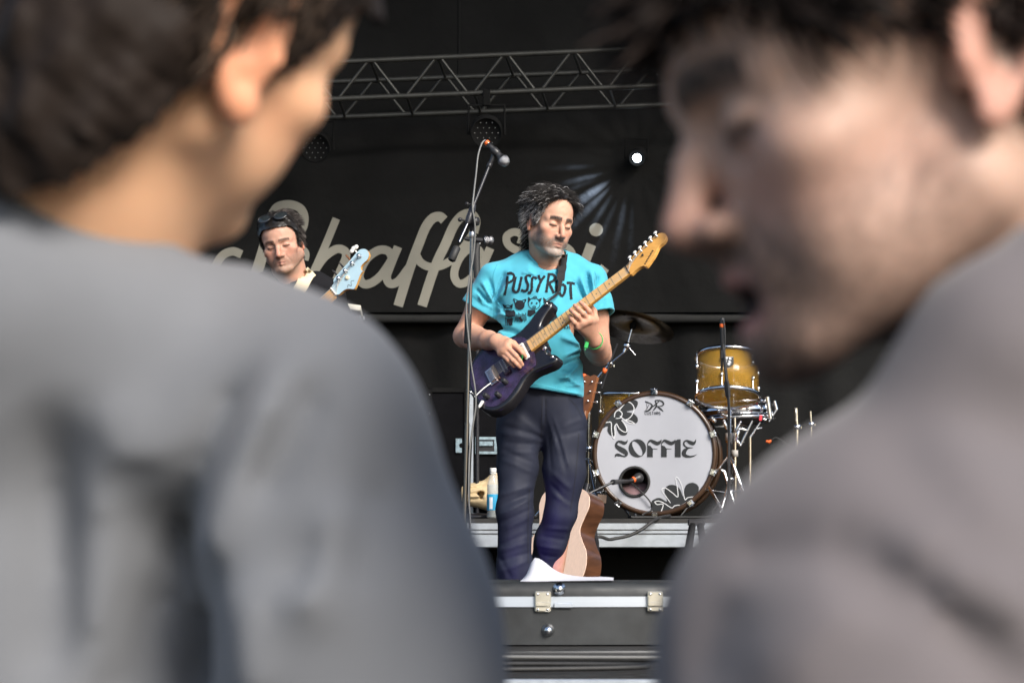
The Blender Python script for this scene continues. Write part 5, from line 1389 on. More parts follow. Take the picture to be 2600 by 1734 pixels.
# crash cymbal with boom arm
cy = thing('cymbal', 'dark bronze crash cymbal seen from below beside the guitar player', 'cymbal', W(1605, 826, 11.8))
cn = Vector((.22, .30, 1)).normalized()
cc_ = W(1608, 822, 11.8)
MB().lathe([(.006, .022), (.020, .020), (.032, .010), (.045, .004), (.10, -.004), (.205, -.018), (.2055, -.0186), (.10, -.0056), (.045, .0022), (.030, .008), (.006, .019)], cc_, cn, 72).build('cymbal_plate', M['bronze'], cy)
MB().lathe([(.004, -.030), (.014, -.028), (.016, -.006), (.012, .006), (.004, .006)], cc_, cn, 16).build('felt', M['felt'], cy)
f2 = Vector((W(1494, 1300, 11.9).x, 11.9, CAMZ))
cs = tube_stand('chrome cymbal stand with angled boom arm behind the guitarist', [Vector((f2.x, f2.y, CAMZ + .03)), W(1495, 1140, 11.9), W(1496, 985, 11.9), W(1549, 924, 11.85), W(1588, 892, 11.82)], [.012, .010, .008, .0045], [M['chrome']] * 4, f2, .28, a0=40)
MB().tube([W(1594, 875, 11.8), cc_ - cn * .01], .0045, 8).build('cymbal_rod', M['chrome'], cs)
m = MB(); m.ell(W(1592, 878, 11.8), (.018, .016, .020), None, 12, 8); m.tube([W(1592, 878, 11.8), W(1614, 902, 11.79)], [.006, .003], 8); m.tube([W(1592, 878, 11.8), W(1585, 894, 11.8)], .010, 8); m.build('tilter', M['chrome'], cs)
setp(MB().tube([W(1568, 872, 11.6), W(1549, 920, 11.6), W(1528, 985, 11.6)], [.0035, .0048, .004], 8).build('drumstick_microphone', M['black']), 'thin black overhead microphone beside the angled cymbal arm', 'microphone')
setp(MB().lathe([(.006, -.012), (.011, -.010), (.011, .010), (.006, .012)], W(1535, 941, 11.58), (.4, 0, 1), 14).build('tape_band', M['orange']), 'orange tape band on the thin black overhead microphone', 'tape')
setp(MB().lathe([(.006, -.010), (.010, -.008), (.010, .008), (.006, .010)], W(1483, 954, 11.7), (.4, 0, 1), 14).build('tape_band', M['orange']), 'orange tape band peeking out beside the turquoise shirt hem', 'tape')
# stands at the right
f3 = Vector((W(2024, 1300, 11.9).x, 11.9, CAMZ))
tube_stand('chrome stand with thick upright tube to the right of the snare', [Vector((f3.x, f3.y, CAMZ + .03)), W(2024, 1085, 11.9), W(2022, 1036, 11.9)], [.0130, .010], [M['chrome']] * 2, f3, .26, a0=70)
f4 = Vector((W(2060, 1300, 12.3).x, 12.3, CAMZ))
tube_stand('slim chrome stand standing furthest from the bass drum', [Vector((f4.x, f4.y, CAMZ + .03)), W(2060, 1078, 12.3), W(2058, 1044, 12.3)], [.010, .008], [M['chrome']] * 2, f4, .24, a0=10)
hh = thing('snare_stand', 'chrome basket stand with red knob under the snare drum', 'drum stand', W(1950, 1060, 11.7))
for (a, b, r) in (((1948, 1008), (1956, 1062), .014), ((1966, 1018), (1972, 1040), .008), ((1972, 1040), (1952, 1070), .006), ((1900, 1050), (1945, 1066), .006), ((1915, 1090), (1935, 1086), .004), ((1910, 1068), (1880, 1130), .007), ((1930, 1072), (1905, 1110), .006), ((1905, 1110), (1905, 1306), .008)):
    MB().tube([W(*a, 11.62), W(*b, 11.62)], r, 10).build('arm', M['chrome'], hh)
M['red'] = mat('red_knob', (.62, .03, .05), .4, var=.1)
MB().box(W(1931, 1061, 11.55), (.007, .006, .014), Euler((0, rad(8), 0)).to_matrix(), .002).build('knob', M['red'], hh)
setp(MB().tube(spline([tuple(W(1958, 1118, 11.6)), tuple(W(1975, 1112, 11.6)), tuple(W(2010, 1150, 11.6)), tuple(W(1960, 1200, 11.6)), tuple(W(1900, 1270, 11.6)), tuple(W(1880, 1306, 11.6))], 6, False), .003, 6).build('plug_cable', M['rubber']), 'thin black cable hanging from the orange plug to the riser', 'cable')
setp(MB().tube([W(1945, 1120, 11.6), W(1953, 1122, 11.6), W(1958, 1118, 11.6)], [.006, .009, .006], 10).build('cable_plug', M['orange']), 'orange cable plug hanging low to the right of the tom stand', 'plug')

for k_, (P, lb_) in enumerate([([(1600, 1308), (1680, 1310), (1780, 1309), (1900, 1311)], 'black cable lying along the riser under the bass drum'), ([(1760, 1300), (1820, 1306), (1880, 1302), (1960, 1308)], 'black cable bundle end beside the bass drum foot')]):
    setp(MB().tube(spline([(W(u, v, 10.9 + .1 * k_).x, 10.85 + .12 * k_ + .03 * math.sin(u), CAMZ + .006) for u, v in P], 6, False), .005, 8).build('riser_cable', M['rubber']), lb_, 'cable')
M['tag'] = mat('brown_card', (.16, .11, .08), .8, var=.3)
tg = thing('luggage_tag', 'small brown card tag hanging beside the foot of the bass drum', 'tag', W(1528, 1255, 11.2))
MB().box(W(1528, 1266, 11.2), (.021, .002, .019), Euler((0, rad(6), 0)).to_matrix(), .001).build('card', M['tag'], tg)
MB().tube([W(1528, 1256, 11.2), W(1530, 1240, 11.25)], .001, 5).build('string_loop', M['rubber'], tg)
# ------------------------------------------------------------ acoustic guitar on its stand
M['spruce'] = mat('spruce_top', (.82, .60, .47), .30, coat=.2, var=.06, vscale=30, stretch=(6, 6, 1))
M['rosewood'] = mat('brown_guitar_side', (.085, .036, .018), .3, coat=.2, var=.35, vscale=10, stretch=(1, 1, 5))
M['headwood'] = mat('brown_headstock', (.20, .075, .028), .4, var=.2, vscale=12)
AY = 10.15
tail = W(1384, 1512, AY); ahead = W(1501, 952, AY + .17)
aY = (ahead - tail).normalized()
aZ = Vector((-math.sin(rad(40)), -math.cos(rad(40)), .10)); aZ = (aZ - aY * aZ.dot(aY)).normalized(); aX = aY.cross(aZ)
sA = (ahead - tail).length / 1.02
def ap(x, y, z=0.0): return tail + (aX * x + aY * y + aZ * z) * sA
ac = thing('acoustic_guitar', 'acoustic guitar with pale wood top and brown sides standing behind the guitarist', 'guitar', (tail.x, tail.y, FLOOR))
AO = [(0, .0), (.10, .012), (.165, .055), (.192, .130), (.180, .205), (.140, .262), (.118, .305), (.128, .360), (.142, .410), (.130, .460), (.085, .490), (.03, .497)]
AO = AO + [(-x, y) for x, y in AO[::-1] if x > 0]
AO2 = [(p[0] * sA, p[1] * sA) for p in spline(AO, 6)]
MB().prism(AO2, tail, aX, aY, aZ, -.11 * sA, -.0025 * sA, 0, True).build('body', M['rosewood'], ac)
MB().prism([tuple(p) for p in inset([Vector(p) for p in AO2], .002)] if False else AO2, tail, aX, aY, aZ, -.0025 * sA, .0, .001).build('soundboard', M['spruce'], ac)
MB().lathe([(0, .0006), (.05 * sA, .0006)], ap(0, .335), aZ, 36).build('sound_hole', M['dot'], ac)
MB().box(ap(0, .145, .005), (.075 * sA, .014 * sA, .005), Matrix((aX, aY, aZ)).transposed(), .002).build('bridge', M['rosewood'], ac)
AR = Matrix((aX, aY, aZ)).transposed()
MB().box(ap(0, .64, .004), (.026 * sA, .21 * sA, .012), AR, .004).build('neck', M['headwood'], ac)
MB().prism([(-.022 * sA, .842 * sA), (.022 * sA, .842 * sA), (.034 * sA, .875 * sA), (.038 * sA, 1.01 * sA), (.02 * sA, 1.02 * sA), (0, 1.012 * sA), (-.02 * sA, 1.02 * sA), (-.038 * sA, 1.01 * sA), (-.034 * sA, .875 * sA)], tail, aX, aY, aZ, -.012, .004).build('headstock', M['headwood'], ac)
for s in (-1, 1):
    for k in range(3):
        m = MB(); q = ap(s * .022, .895 + k * .045, .005); m.lathe([(.005, 0), (.005, .006), (.003, .010), (0, .010)], q, aZ, 10); m.tube([ap(s * .03, .895 + k * .045, -.006), ap(s * .055, .895 + k * .045, -.006)], .002, 6); m.ell(ap(s * .058, .895 + k * .045, -.006), (.008, .006, .006), AR, 8, 6); m.build('tuner', M['chrome'], ac)
for i in range(6): MB().tube([ap((i / 5 - .5) * .055, .145, .010), ap((i / 5 - .5) * .036, .842, .014)], .0005, 4).build('string', M['string'], ac)
gs_ = thing('guitar_stand', 'black tube stand holding the acoustic guitar upright', 'guitar stand', (tail.x, tail.y, FLOOR))
bt = ap(0, .02, -.06)
MB().tube([ap(-.10, -.012, .03), ap(-.10, -.012, -.12), ap(.10, -.012, -.12), ap(.10, -.012, .03)], .010, 10).build('cradle', M['rubber'], gs_)
MB().tube([ap(0, .0, -.125), ap(0, .55, -.13)], .011, 10).build('pole', M['black_metal'], gs_)
for (u, v, y) in ((1520, 1380, 10.35), (1300, 1600, 10.1), (1420, 1600, 10.5)):
    e = W(u, v, y); e.z = FLOOR + .012; MB().tube([ap(0, .10, -.125), e], .010, 10).build('leg', M['black_metal'], gs_)
MB().tube([W(1499, 1316, 10.3), W(1508, 1350, 10.28), W(1514, 1376, 10.3), Vector((W(1514, 1376, 10.3).x + .02, 10.4, FLOOR + .01))], [.012, .014, .012, .010], 10).build('leg', M['black_metal'], gs_)
# cable hanging over the riser edge and black folding stand
setp(MB().tube(spline([tuple(W(1700, 1309, 10.8)), tuple(W(1664, 1318, 10.56)), tuple(W(1632, 1342, 10.5)), tuple(W(1595, 1360, 10.48)), tuple(W(1552, 1369, 10.45)), tuple(W(1500, 1385, 10.4)), tuple(Vector((W(1450, 1400, 10.4).x, 10.4, FLOOR + .01)))], 7, False), .0075, 8).build('stage_cable', M['rubber']), 'thick black cable looping down over the silver riser edge', 'cable')
fs = thing('folding_stand', 'black folding stand with splayed legs before the silver riser edge', 'stand', (W(1768, 1600, 10.3).x, 10.3, FLOOR))
tp_ = W(1768, 1326, 10.3)
MB().box(tp_ + Vector((0, 0, .0)), (.036, .02, .014), None, .004).build('hinge', M['black'], fs)
for s in (-1, 1):
    for d in (-.18, .18):
        MB().tube([tp_ + Vector((s * .016, d * .06, -.006)), Vector((tp_.x + s * .10, tp_.y + d, FLOOR + .006))], .014, 8).build('leg', M['felt'], fs)
# ------------------------------------------------------------ flight cases, bottle and bag on the riser
M['case_black'] = mat('flight_case_laminate', (.005, .005, .006), .9, var=.2, vscale=30, spec=.08)
def flight_case(label, u0, u1, v0, Y, group):
    a, b = W(u0, 1316, Y), W(u1, v0, Y); z0, z1 = CAMZ, b.z
    t = thing('flight_case', label, 'flight case', ((a.x + b.x) / 2, Y, CAMZ), group)
    cx, hx = (a.x + b.x) / 2, (b.x - a.x) / 2; d = .25
    MB().box((cx, Y + d, (z0 + z1) / 2 + .004), (hx - .004, d - .004, (z1 - z0) / 2 - .004)).build('panel', M['case_black'], t)
    for x in (a.x, b.x):
        s = 1 if x == b.x else -1
        MB().box((x - s * .009, Y - .001, (z0 + z1) / 2), (.0105, .003, (z1 - z0) / 2 - .006)).build('edge_strip', M['alu'] if (s < 0 and u0 > 1150) else M['felt'], t)
        for k in range(7): MB().lathe([(0, .0045), (.003, .004), (.0035, .002)], (x - s * .009, Y, z0 + .05 + k * (z1 - z0 - .08) / 6), (0, -1, 0), 8).build('rivet', M['steel'], t)
    MB().box((cx, Y - .001, z1 - .009), (hx - .021, .003, .010)).build('edge_strip', M['felt'], t)
    return t
ca = flight_case('black flight case with a latch plate beside the water bottle case', 1085, 1190, 985, 11.05, 'flight cases on the riser')
cb = flight_case('black flight case with a recessed steel handle behind the water bottle', 1190.5, 1352, 960, 11.05, 'flight cases on the riser')
# butterfly plate
p_ = W(1165, 1131, 11.045); m = MB(); n = 20
m.prism([(-.014, -.032), (.014, -.032), (.014, -.012), (.004, -.009), (.001, 0), (.004, .009), (.014, .012), (.014, .032), (-.014, .032)], p_, Vector((1, 0, 0)), Vector((0, 0, 1)), Vector((0, -1, 0)), 0, .003); m.build('latch_plate', M['galv'], ca)
for s in (-1, 1): MB().lathe([(0, .002), (.003, .0015), (.0035, 0)], p_ + Vector((-.006, -.0035, s * .026)), (0, -1, 0), 8).build('rivet', M['steel'], ca)
h0 = W(1234, 1131, 11.045)
M['handle_dark'] = M['black']
hd = thing  # no-op alias keeps names short
m = MB()
for (cx, cz, hx, hz) in ((0, .033, .050, .0065), (0, -.033, .050, .0065), (-.0435, 0, .0065, .0262), (.0435, 0, .0065, .0262)): m.box(h0 + Vector((cx, -.002, cz)), (hx, .003, hz), None, .001)
hdl = m.build('handle_dish', M['galv'], cb)
MB().box(h0 + Vector((0, -.001, 0)), (.036, .001, .026)).build('dish_floor', M['black'], hdl)
MB().box(h0 + Vector((.0, -.006, .008)), (.032, .006, .011), None, .003).build('grip', M['galv'], hdl)
# bottle
M['pet'] = mat('clear_plastic', (.75, .80, .80), .06, trans=.0, alpha=.28, coat=.6)
M['water'] = mat('water', (.50, .55, .54), .08, alpha=.45)
M['label_blue'] = mat('blue_label', (.02, .30, .52), .45, var=.2, vscale=18)
bz = Vector((W(1252, 1310, 10.72).x, 10.72, CAMZ))
bo_ = thing('water_bottle', 'clear plastic water bottle with blue label and white cap on the riser', 'bottle', bz)
MB().lathe([(0, .003), (.024, .001), (.0275, .008), (.0275, .130), (.0265, .150), (.018, .180), (.0125, .196), (.0122, .204)], bz, (0, 0, 1), 28).build('bottle_body', M['pet'], bo_)
MB().lathe([(0, .006), (.0255, .008), (.0258, .135), (.0245, .150), (.0, .150)], bz, (0, 0, 1), 24).build('water', M['water'], bo_)
lb = MB().lathe([(.0279, .037), (.0281, .038), (.0281, .106), (.0279, .107)], bz, (0, 0, 1), 28).build('label', M['label_blue'], bo_)
bcw = MB(); 
def onb(a, z, r=.0284): return bz + Vector((math.sin(a) * r, -math.cos(a) * r, z))
for k in range(4):
    a0, a1 = -.62 + k * .14, -.62 + (k + 1) * .14; bcw.add([onb(a0, .042), onb(a1, .042), onb(a1, .094), onb(a0, .094)], [(0, 1, 2, 3)])
bcw.build('barcode_patch', M['ink_w'], lb)
bcl = MB()
for k in range(7): z = .046 + k * .0045; bcl.add([onb(-.55, z, .0287), onb(-.13, z, .0287), onb(-.13, z + .0022, .0287), onb(-.55, z + .0022, .0287)], [(0, 1, 2, 3)])
bcl.build('barcode_lines', M['ink'], lb)
MB().lathe([(.0145, .203), (.0150, .204), (.0150, .221), (.0140, .223), (0, .223)], bz, (0, 0, 1), 22).build('cap', M['white_pl'], bo_)
MB().lathe([(.0135, .197), (.0150, .198), (.0150, .200), (.0135, .201)], bz, (0, 0, 1), 22).build('neck_ring', M['white_pl'], bo_)
# beige bag
M['bag'] = mat('beige_bag_paper', (.55, .42, .24), .8, var=.12, vscale=12, bump=.5, bscale=20, bdist=.01)
bf_ = Field(W(1170, 1320, 10.82) - Vector((0, .02, 0)), W(1300, 1190, 11.0) + Vector((0, .06, 0)), .005)
bf_.cone(W(1190, 1252, 10.92), W(1275, 1235, 10.92), .042, .045, 0); bf_.cone(W(1195, 1262, 10.9), W(1290, 1270, 10.92), .040, .07, .02); bf_.ell(W(1262, 1225, 10.92), (.05, .05, .045), .02)
bf_.cone(W(1220, 1254, 10.80), W(1222, 1256, 10.9), .014, .016, .004, 's')
for k in range(6): bf_.fold(W(1188, 1238 + k * 6, 10.9), W(1232, 1222 + k * 9, 10.9), .004, .006 * (-1) ** k, -1)
bf_.half((0, 0, CAMZ + .002), (0, 0, -1))
v, q, _ = bf_.mesh(); setp(link('paper_bag', np_mesh('paper_bag', [(v, q)]), M['bag']), 'crumpled beige paper bag lying beside the water bottle', 'bag')
# second microphone stand behind the tall boom stand
SY = 10.9
s2 = thing('microphone_stand', 'black microphone stand standing on the riser behind the tall boom stand', 'microphone stand', (W(1212, 1310, SY).x, SY, CAMZ))
MB().tube([Vector((W(1212, 1310, SY).x, SY, CAMZ + .01)), W(1212, 700, SY), W(1211, 628, SY)], [.009, .008, .006], 10).build('pole', M['black_metal'], s2)
MB().lathe([(0, .001), (.12, .001), (.12, .014), (.012, .026), (0, .026)], Vector((W(1212, 1310, SY).x, SY, CAMZ)), (0, 0, 1), 28).build('base', M['black_metal'], s2)
MB().tube([W(1212, 735, SY), W(1209, 640, SY), W(1214, 618, SY)], [.016, .018, .010], 10).build('clutch', M['rubber'], s2)
MB().tube([W(1206, 705, SY - .02), W(1201, 722, SY - .02)], [.005, .010], 8).build('wing_screw', M['black'], s2)
MB().tube([W(1212, 632, SY), W(1222, 612, SY)], .006, 8).build('boom', M['chrome'], s2)
m2 = thing('microphone', 'vocal microphone with silver grille behind the tall boom stand', 'microphone', W(1230, 612, SY))
MB().tube([W(1180, 606, SY), W(1226, 611, SY)], [.009, .014], 12).build('handle', M['black'], m2)
MB().lathe([(.014, 0), (.022, .004), (.022, .016), (.018, .020), (.018, .024), (.021, .028), (.020, .038), (.010, .046), (0, .047)], W(1228, 611, SY), (1, .1, .05), 22).build('grille', M['grille'], m2)
# pale keyboard corner at the left
kbY = 10.9
kb = thing('keyboard', 'pale keyboard end with knobs on a dark stand behind the bassist', 'keyboard', (W(890, 1310, kbY).x, kbY, CAMZ))
P4 = [W(888, 786, kbY), W(923, 793, kbY), W(925, 801, kbY), W(897, 798, kbY)]
c_ = W(866, 788, kbY); MB().box(W(850, 789, kbY + .12), (.125, .12, .014), Euler((rad(-8), rad(7), 0)).to_matrix(), .004).build('keyboard_body', mat('ivory_plastic', (.55, .53, .46), .5, var=.1), kb)
for k in range(4): MB().tube([W(895 + k * 9, 800 + k * 1, kbY - .01), W(896 + k * 9, 812, kbY - .01)], .006, 8).build('cable_plug', M['steel'], kb)
MB().tube([W(900, 806, kbY + .1), Vector((W(900, 806, kbY + .1).x, kbY + .1, CAMZ))], .012, 8).build('leg', M['black_metal'], kb); MB().tube([W(800, 800, kbY + .1), Vector((W(800, 806, kbY + .1).x, kbY + .1, CAMZ))], .012, 8).build('leg', M['black_metal'], kb)
# ------------------------------------------------------------ guitar case with paper on the platform
CY = 6.3
M['case_vinyl'] = mat('black_case_shell', (.022, .024, .025), .55, var=.5, vscale=9, rvar=.12, bump=.4, bscale=700, bdist=.001)
M['case_rim'] = mat('case_valance', (.55, .60, .66), .35, .5, var=.06)
M['clasp'] = mat('nickel_clasp', (.72, .67, .55), .35, .8, var=.15, vscale=30)
def C(u, v, dy=0.0): return W(u, v, CY + dy)
gcs = thing('guitar_case', 'black hard guitar case with silver rim and clasps lying on the platform', 'guitar case', (C(1500, 1637).x, CY, PZ))
zb, z1, z2, z3 = PZ + .004, C(1500, 1540).z, C(1500, 1514).z, C(1500, 1479).z
x0, x1 = C(1040, 1500).x, C(1990, 1500).x
plan = [(x0, .06), (x0 + .05, .015), (x0 + .20, .0), (x0 + .40, -.004), (x0 + .60, .006), (x0 + .80, .03), (x1 - .02, .08), (x1, .16), (x1 - .04, .27), (x0 + .5, .33), (x0 + .2, .36), (x0 + .03, .32), (x0 - .02, .18)]
plan = [(p[0], p[1]) for p in spline(plan, 5)]
Xw, Yw, Zw = Vector((1, 0, 0)), Vector((0, 1, 0)), Vector((0, 0, 1)); O = Vector((0, CY, 0))
MB().prism(plan, O, Xw, Yw, Zw, zb, z1 - .001, .0, True).build('case_base', M['case_vinyl'], gcs)
big = [tuple(p) for p in inset([Vector(p) for p in plan][::1] if True else None, -.0035 if sum(plan[i][0] * plan[(i + 1) % len(plan)][1] - plan[(i + 1) % len(plan)][0] * plan[i][1] for i in range(len(plan))) > 0 else .0035)]
MB().prism(big, O, Xw, Yw, Zw, z1, z2 - .012, .0, True).build('rim', M['case_rim'], gcs)
MB().prism([tuple(p) for p in inset([Vector(p) for p in big], .001)], O, Xw, Yw, Zw, z2 - .012, z2, .0, True).build('rim', M['case_rim'], gcs)
MB().prism(plan, O, Xw, Yw, Zw, z2, z3, .022, True).build('case_lid', M['case_vinyl'], gcs)
for (u0, u1) in ((1358, 1398.6), (1644, 1683)):
    c = C((u0 + u1) / 2, 1523, -.006); hw = px((u1 - u0) / 2, CY)
    yb = min(p[1] for p in plan if abs(p[0] - c.x) < .06) + CY
    m = MB(); m.box((c.x, yb - .008, c.z + .007), (hw, .005, .016), None, .003); m.box((c.x, yb - .009, c.z - .010), (hw * .96, .006, .006), None, .002); m.box((c.x, yb - .007, c.z - .022), (hw, .003, .008), None, .003)
    cl_ = m.build('clasp', M['clasp'], gcs)
    for s in (-1, 1):
        for zz_ in (.016, -.024): MB().lathe([(0, .002), (.003, .0015), (.0035, 0)], (c.x + s * hw * .6, yb - .0135 if zz_ > 0 else yb - .0105, c.z + zz_), (0, -1, 0), 8).build('rivet', M['chrome'], cl_)
m = MB(); c = C(1430, 1536); yb = min(p[1] for p in plan if abs(p[0] - c.x) < .06) + CY
m.box((c.x, yb - .006, c.z), (px(24, CY), .003, px(6, CY)), None, .002); m.build('lock_plate', M['case_rim'], gcs)
for (u, v) in ((1420, 1494), (1391.5, 1599)):
    c = C(u, v); yb = min(p[1] for p in plan if abs(p[0] - c.x) < .06) + CY
    MB().lathe([(.0165, -.002), (.0165, .003), (.0125, .004), (.0125, .010), (.010, .016), (.004, .020), (0, .0205)], (c.x, yb, c.z), (0, -1, 0), 20).build('stud', M['chrome'], gcs)
# paper sheet
M['paper'] = mat('white_paper', (.62, .62, .66), .8, var=.03)
pa, pb_ = C(1321, 1467), C(1559, 1470)
nx_, ny_ = 24, 8; V = []
for jj in range(ny_ + 1):
    for i in range(nx_ + 1):
        s = i / nx_; t = jj / ny_
        x = pa.x + (pb_.x - pa.x) * (s + .04 * t); y = CY + .045 + .21 * t
        lift = .055 * math.exp(-((s - .12) / (.22 if s > .12 else .07)) ** 2) * t ** .8 * (1 - .2 * s) + .012 * math.exp(-((s - .5) / .2) ** 2) * t + .004 * math.sin(s * 9) * t
        V.append((x, y, z3 + .0025 + max(0, lift) + .003 * s))
Fs = [(jj * (nx_ + 1) + i, jj * (nx_ + 1) + i + 1, (jj + 1) * (nx_ + 1) + i + 1, (jj + 1) * (nx_ + 1) + i) for jj in range(ny_) for i in range(nx_)]
pp = MB(); pp.add(V, Fs, True); pp.add([(v[0], v[1], v[2] - .0012) for v in V], [f[::-1] for f in Fs], True)
setp(pp.build('paper_sheet', M['paper']), 'white set list sheet curling up on top of the guitar case', 'paper')
# cables on the platform
rng = random.Random(5)
for i, (y0, y1, z, r, m_, lb_) in enumerate([(5.95, 5.80, 0, .0045, 'rubber', 'thin black cable lying straight on the platform, closest to the guitar case'), (5.78, 5.92, 0, .0045, 'cable_grey', 'grey cable lying in a slow wave on the platform before the guitar case'), (5.55, 5.62, 0, .006, 'rubber', 'thick black cable lying in the middle of the platform'), (5.68, 5.50, .009, .0045, 'cable_grey', 'grey cable lying across the thick black cable on the platform'), (5.32, 5.24, 0, .0055, 'rubber', 'black cable with a wide loop beside the silver platform edge')]):
    P = []
    for k in range(11):
        t = k / 10; P.append((-1.3 + 2.6 * t, y0 + (y1 - y0) * t + .035 * math.sin(t * 9 + i * 2), PZ + r + z + .001))
    if i == 4: P = [(-1.2, 5.2, PZ + r), (-.5, 5.22, PZ + r), (-.1, 5.24, PZ + r), (.22, 5.30, PZ + r), (.30, 5.38, PZ + r), (.2, 5.44, PZ + r), (-.3, 5.46, PZ + r), (-1.2, 5.45, PZ + r)]
    setp(MB().tube(spline(P, 6, False), r, 8).build('stage_cable', M[m_]), lb_, 'cable')
# violet floor lamp behind the case
VL = Vector((C(1120, 1600).x, 8.1, FLOOR))
vl = thing('floor_lamp', 'low violet stage floor lamp lighting the guitarist from the ground behind the case', 'stage lamp', VL)
vd = Vector((.42, .75, .30)).normalized(); vc = VL + Vector((0, 0, .10))
MB().lathe([(0, -.10), (.06, -.10), (.08, -.06), (.08, 0), (.074, .002), (.072, -.006)], vc, vd, 24).build('housing', M['black'], vl)
M['violet'] = mat('violet_lens', (.3, .2, .9), .3, emis=(.30, .16, 1.0, 6.0))
MB().lathe([(0, -.004), (.072, -.006)], vc, vd, 24).build('lens', M['violet'], vl)
MB().tube([VL + Vector((-.1, 0, .005)), VL + Vector((-.1, 0, .10)), VL + Vector((.1, 0, .10)), VL + Vector((.1, 0, .005))], .006, 8).build('yoke', M['black'], vl)
ld = bpy.data.lights.new('violet_beam', 'SPOT'); ld.energy = 14; ld.color = (.30, .16, 1.0); ld.spot_size = rad(44); ld.spot_blend = .9; ld.shadow_soft_size = .07
lo = bpy.data.objects.new('violet_beam', ld); COL.objects.link(lo); lo.location = vc + vd * .03; lo.rotation_euler = (-vd).to_track_quat('Z', 'Y').to_euler(); lo.parent = vl; lo.matrix_parent_inverse = Matrix.Translation(VL).inverted()
# ------------------------------------------------------------ the bassist
BSY = 10.3
def B(u, v, dy=0.0): return W(u, v, BSY + dy)
bass_man = thing('person', 'bassist in black t-shirt with sunglasses pushed up on dark hair', 'person', (B(730, 1400).x, BSY, FLOOR))
BP = dict(skin=(.54, .30, .215), lashh=.0034, beard=.62, seed=9, hairline=.070, temple=.1, side=-.004, sideb=-.030, hairback=-.10, browh=.0055, browd=.9, browc=(.05, .03, .022), beardc=(.16, .10, .07), beardg=(.30, .22, .17), lashd=.75, nose=1.0, jaw=1.14, lip=(.44, .20, .15))
BM = head_matrix(B(716, 616, -.06), -9, 11, -11, 1.05)
b0_ = BM @ Vector((0, .022, -.05)); b1_ = B(738, 712, .03)
hf = head_field(BP, .0024, BM, [b0_, b0_.lerp(b1_, .5), b1_, B(740, 740, .04)], [.063, .066, .070, .08], lo=(-.13, -.145, -.22), hi=(.13, .2, .145))
bhV, bhQ, bhL = hf.mesh(BM); bhV = relax(bhV, bhQ, 1, .35)
ff_ = Field(W(560, 1500, BSY) - Vector((0, .45, .0)), W(920, 690, BSY) + Vector((0, .25, 0)), .007)
ff_.ell(B(745, 850, .02), (.16, .10, .2), 0); ff_.ell(B(745, 1020, .02), (.15, .10, .15), .05)
ff_.chain([B(830, 745, .02), B(868, 890, .0), B(800, 815, -.25)], [.05, .042, .03], .02); ff_.chain([B(655, 745, .02), B(610, 900, .02), B(690, 930, -.24)], [.05, .042, .03], .02)
hand(ff_, B(800, 815, -.25), [B(790, 800, -.27), B(784, 804, -.28), B(778, 808, -.28), B(774, 814, -.28)], [[B(790, 800, -.27), B(784, 790, -.30)], [B(784, 804, -.28), B(776, 794, -.31)], [B(778, 808, -.28), B(770, 800, -.31)], [B(774, 814, -.28), B(766, 808, -.3)]], [B(796, 806, -.26), B(802, 790, -.26)])
hand(ff_, B(690, 930, -.24), [B(702, 936, -.28), B(700, 944, -.28), B(696, 950, -.28), B(690, 954, -.27)], [[B(702, 936, -.28), B(712, 950, -.3)], [B(700, 944, -.28), B(708, 958, -.3)], [B(696, 950, -.28), B(702, 964, -.3)], [B(690, 954, -.27), B(694, 968, -.29)]], [B(698, 928, -.26), B(712, 936, -.28)])
fV, fQ, _ = ff_.mesh()
link('body', np_mesh('body', [(bhV, bhQ), (fV, fQ)], [head_colors(bhL, BP), quad_cols(len(fV), (.50, .26, .18))]), M['skin'], bass_man)
bt_ = Field(W(600, 1110, BSY) - Vector((0, .25, 0)), W(940, 670, BSY) + Vector((0, .25, 0)), .007)
bt_.ell(B(745, 830, .02), (.19, .135, .19), 0); bt_.ell(B(745, 980, .01), (.185, .15, .2), .06)
bt_.chain([B(738, 716, .04), B(800, 728, .03), B(836, 752, .03)], [.060, .058, .064], .04); bt_.chain([B(738, 716, .04), B(680, 728, .03), B(648, 752, .03)], [.060, .058, .064], .04)
bt_.cone(B(836, 752, .03), B(858, 830, .02), .066, .072, .03); bt_.cone(B(648, 752, .03), B(622, 830, .02), .066, .072, .03)
bt_.noise(.12, .004, 5); bt_.shell(.014); bt_.cone(B(735, 686, .0), B(733, 660, -.03), .070, .085, .004, 's'); bt_.half(B(745, 1085), (0, 0, -1)); bt_.half(B(858, 825, .02), B(858, 830, .02) - B(836, 752, .03), near=.12); bt_.half(B(622, 825, .02), B(622, 830, .02) - B(648, 752, .03), near=.12)
v, q, _ = bt_.mesh(); bts = link('t_shirt', np_mesh('t_shirt', [(v, q)]), M['tee_black'], bass_man)
bpf = Field(W(600, 1640, BSY) - Vector((0, .2, .1)), W(900, 1040, BSY) + Vector((0, .25, .02)), .009)
bpf.ell(B(745, 1080, .01), (.165, .125, .12), 0)
for s in (-1, 1): bpf.chain([B(745 + s * 48, 1120, .01), B(745 + s * 56, 1350, .0), B(745 + s * 60, 1620, .02)], [.09, .065, .062], .04)
bpf.noise(.08, .003, 3); bpf.half((0, 0, FLOOR + .02), (0, 0, -1)); v, q, _ = bpf.mesh(); link('trousers', np_mesh('trousers', [(v, q)]), M['denim'], bass_man)
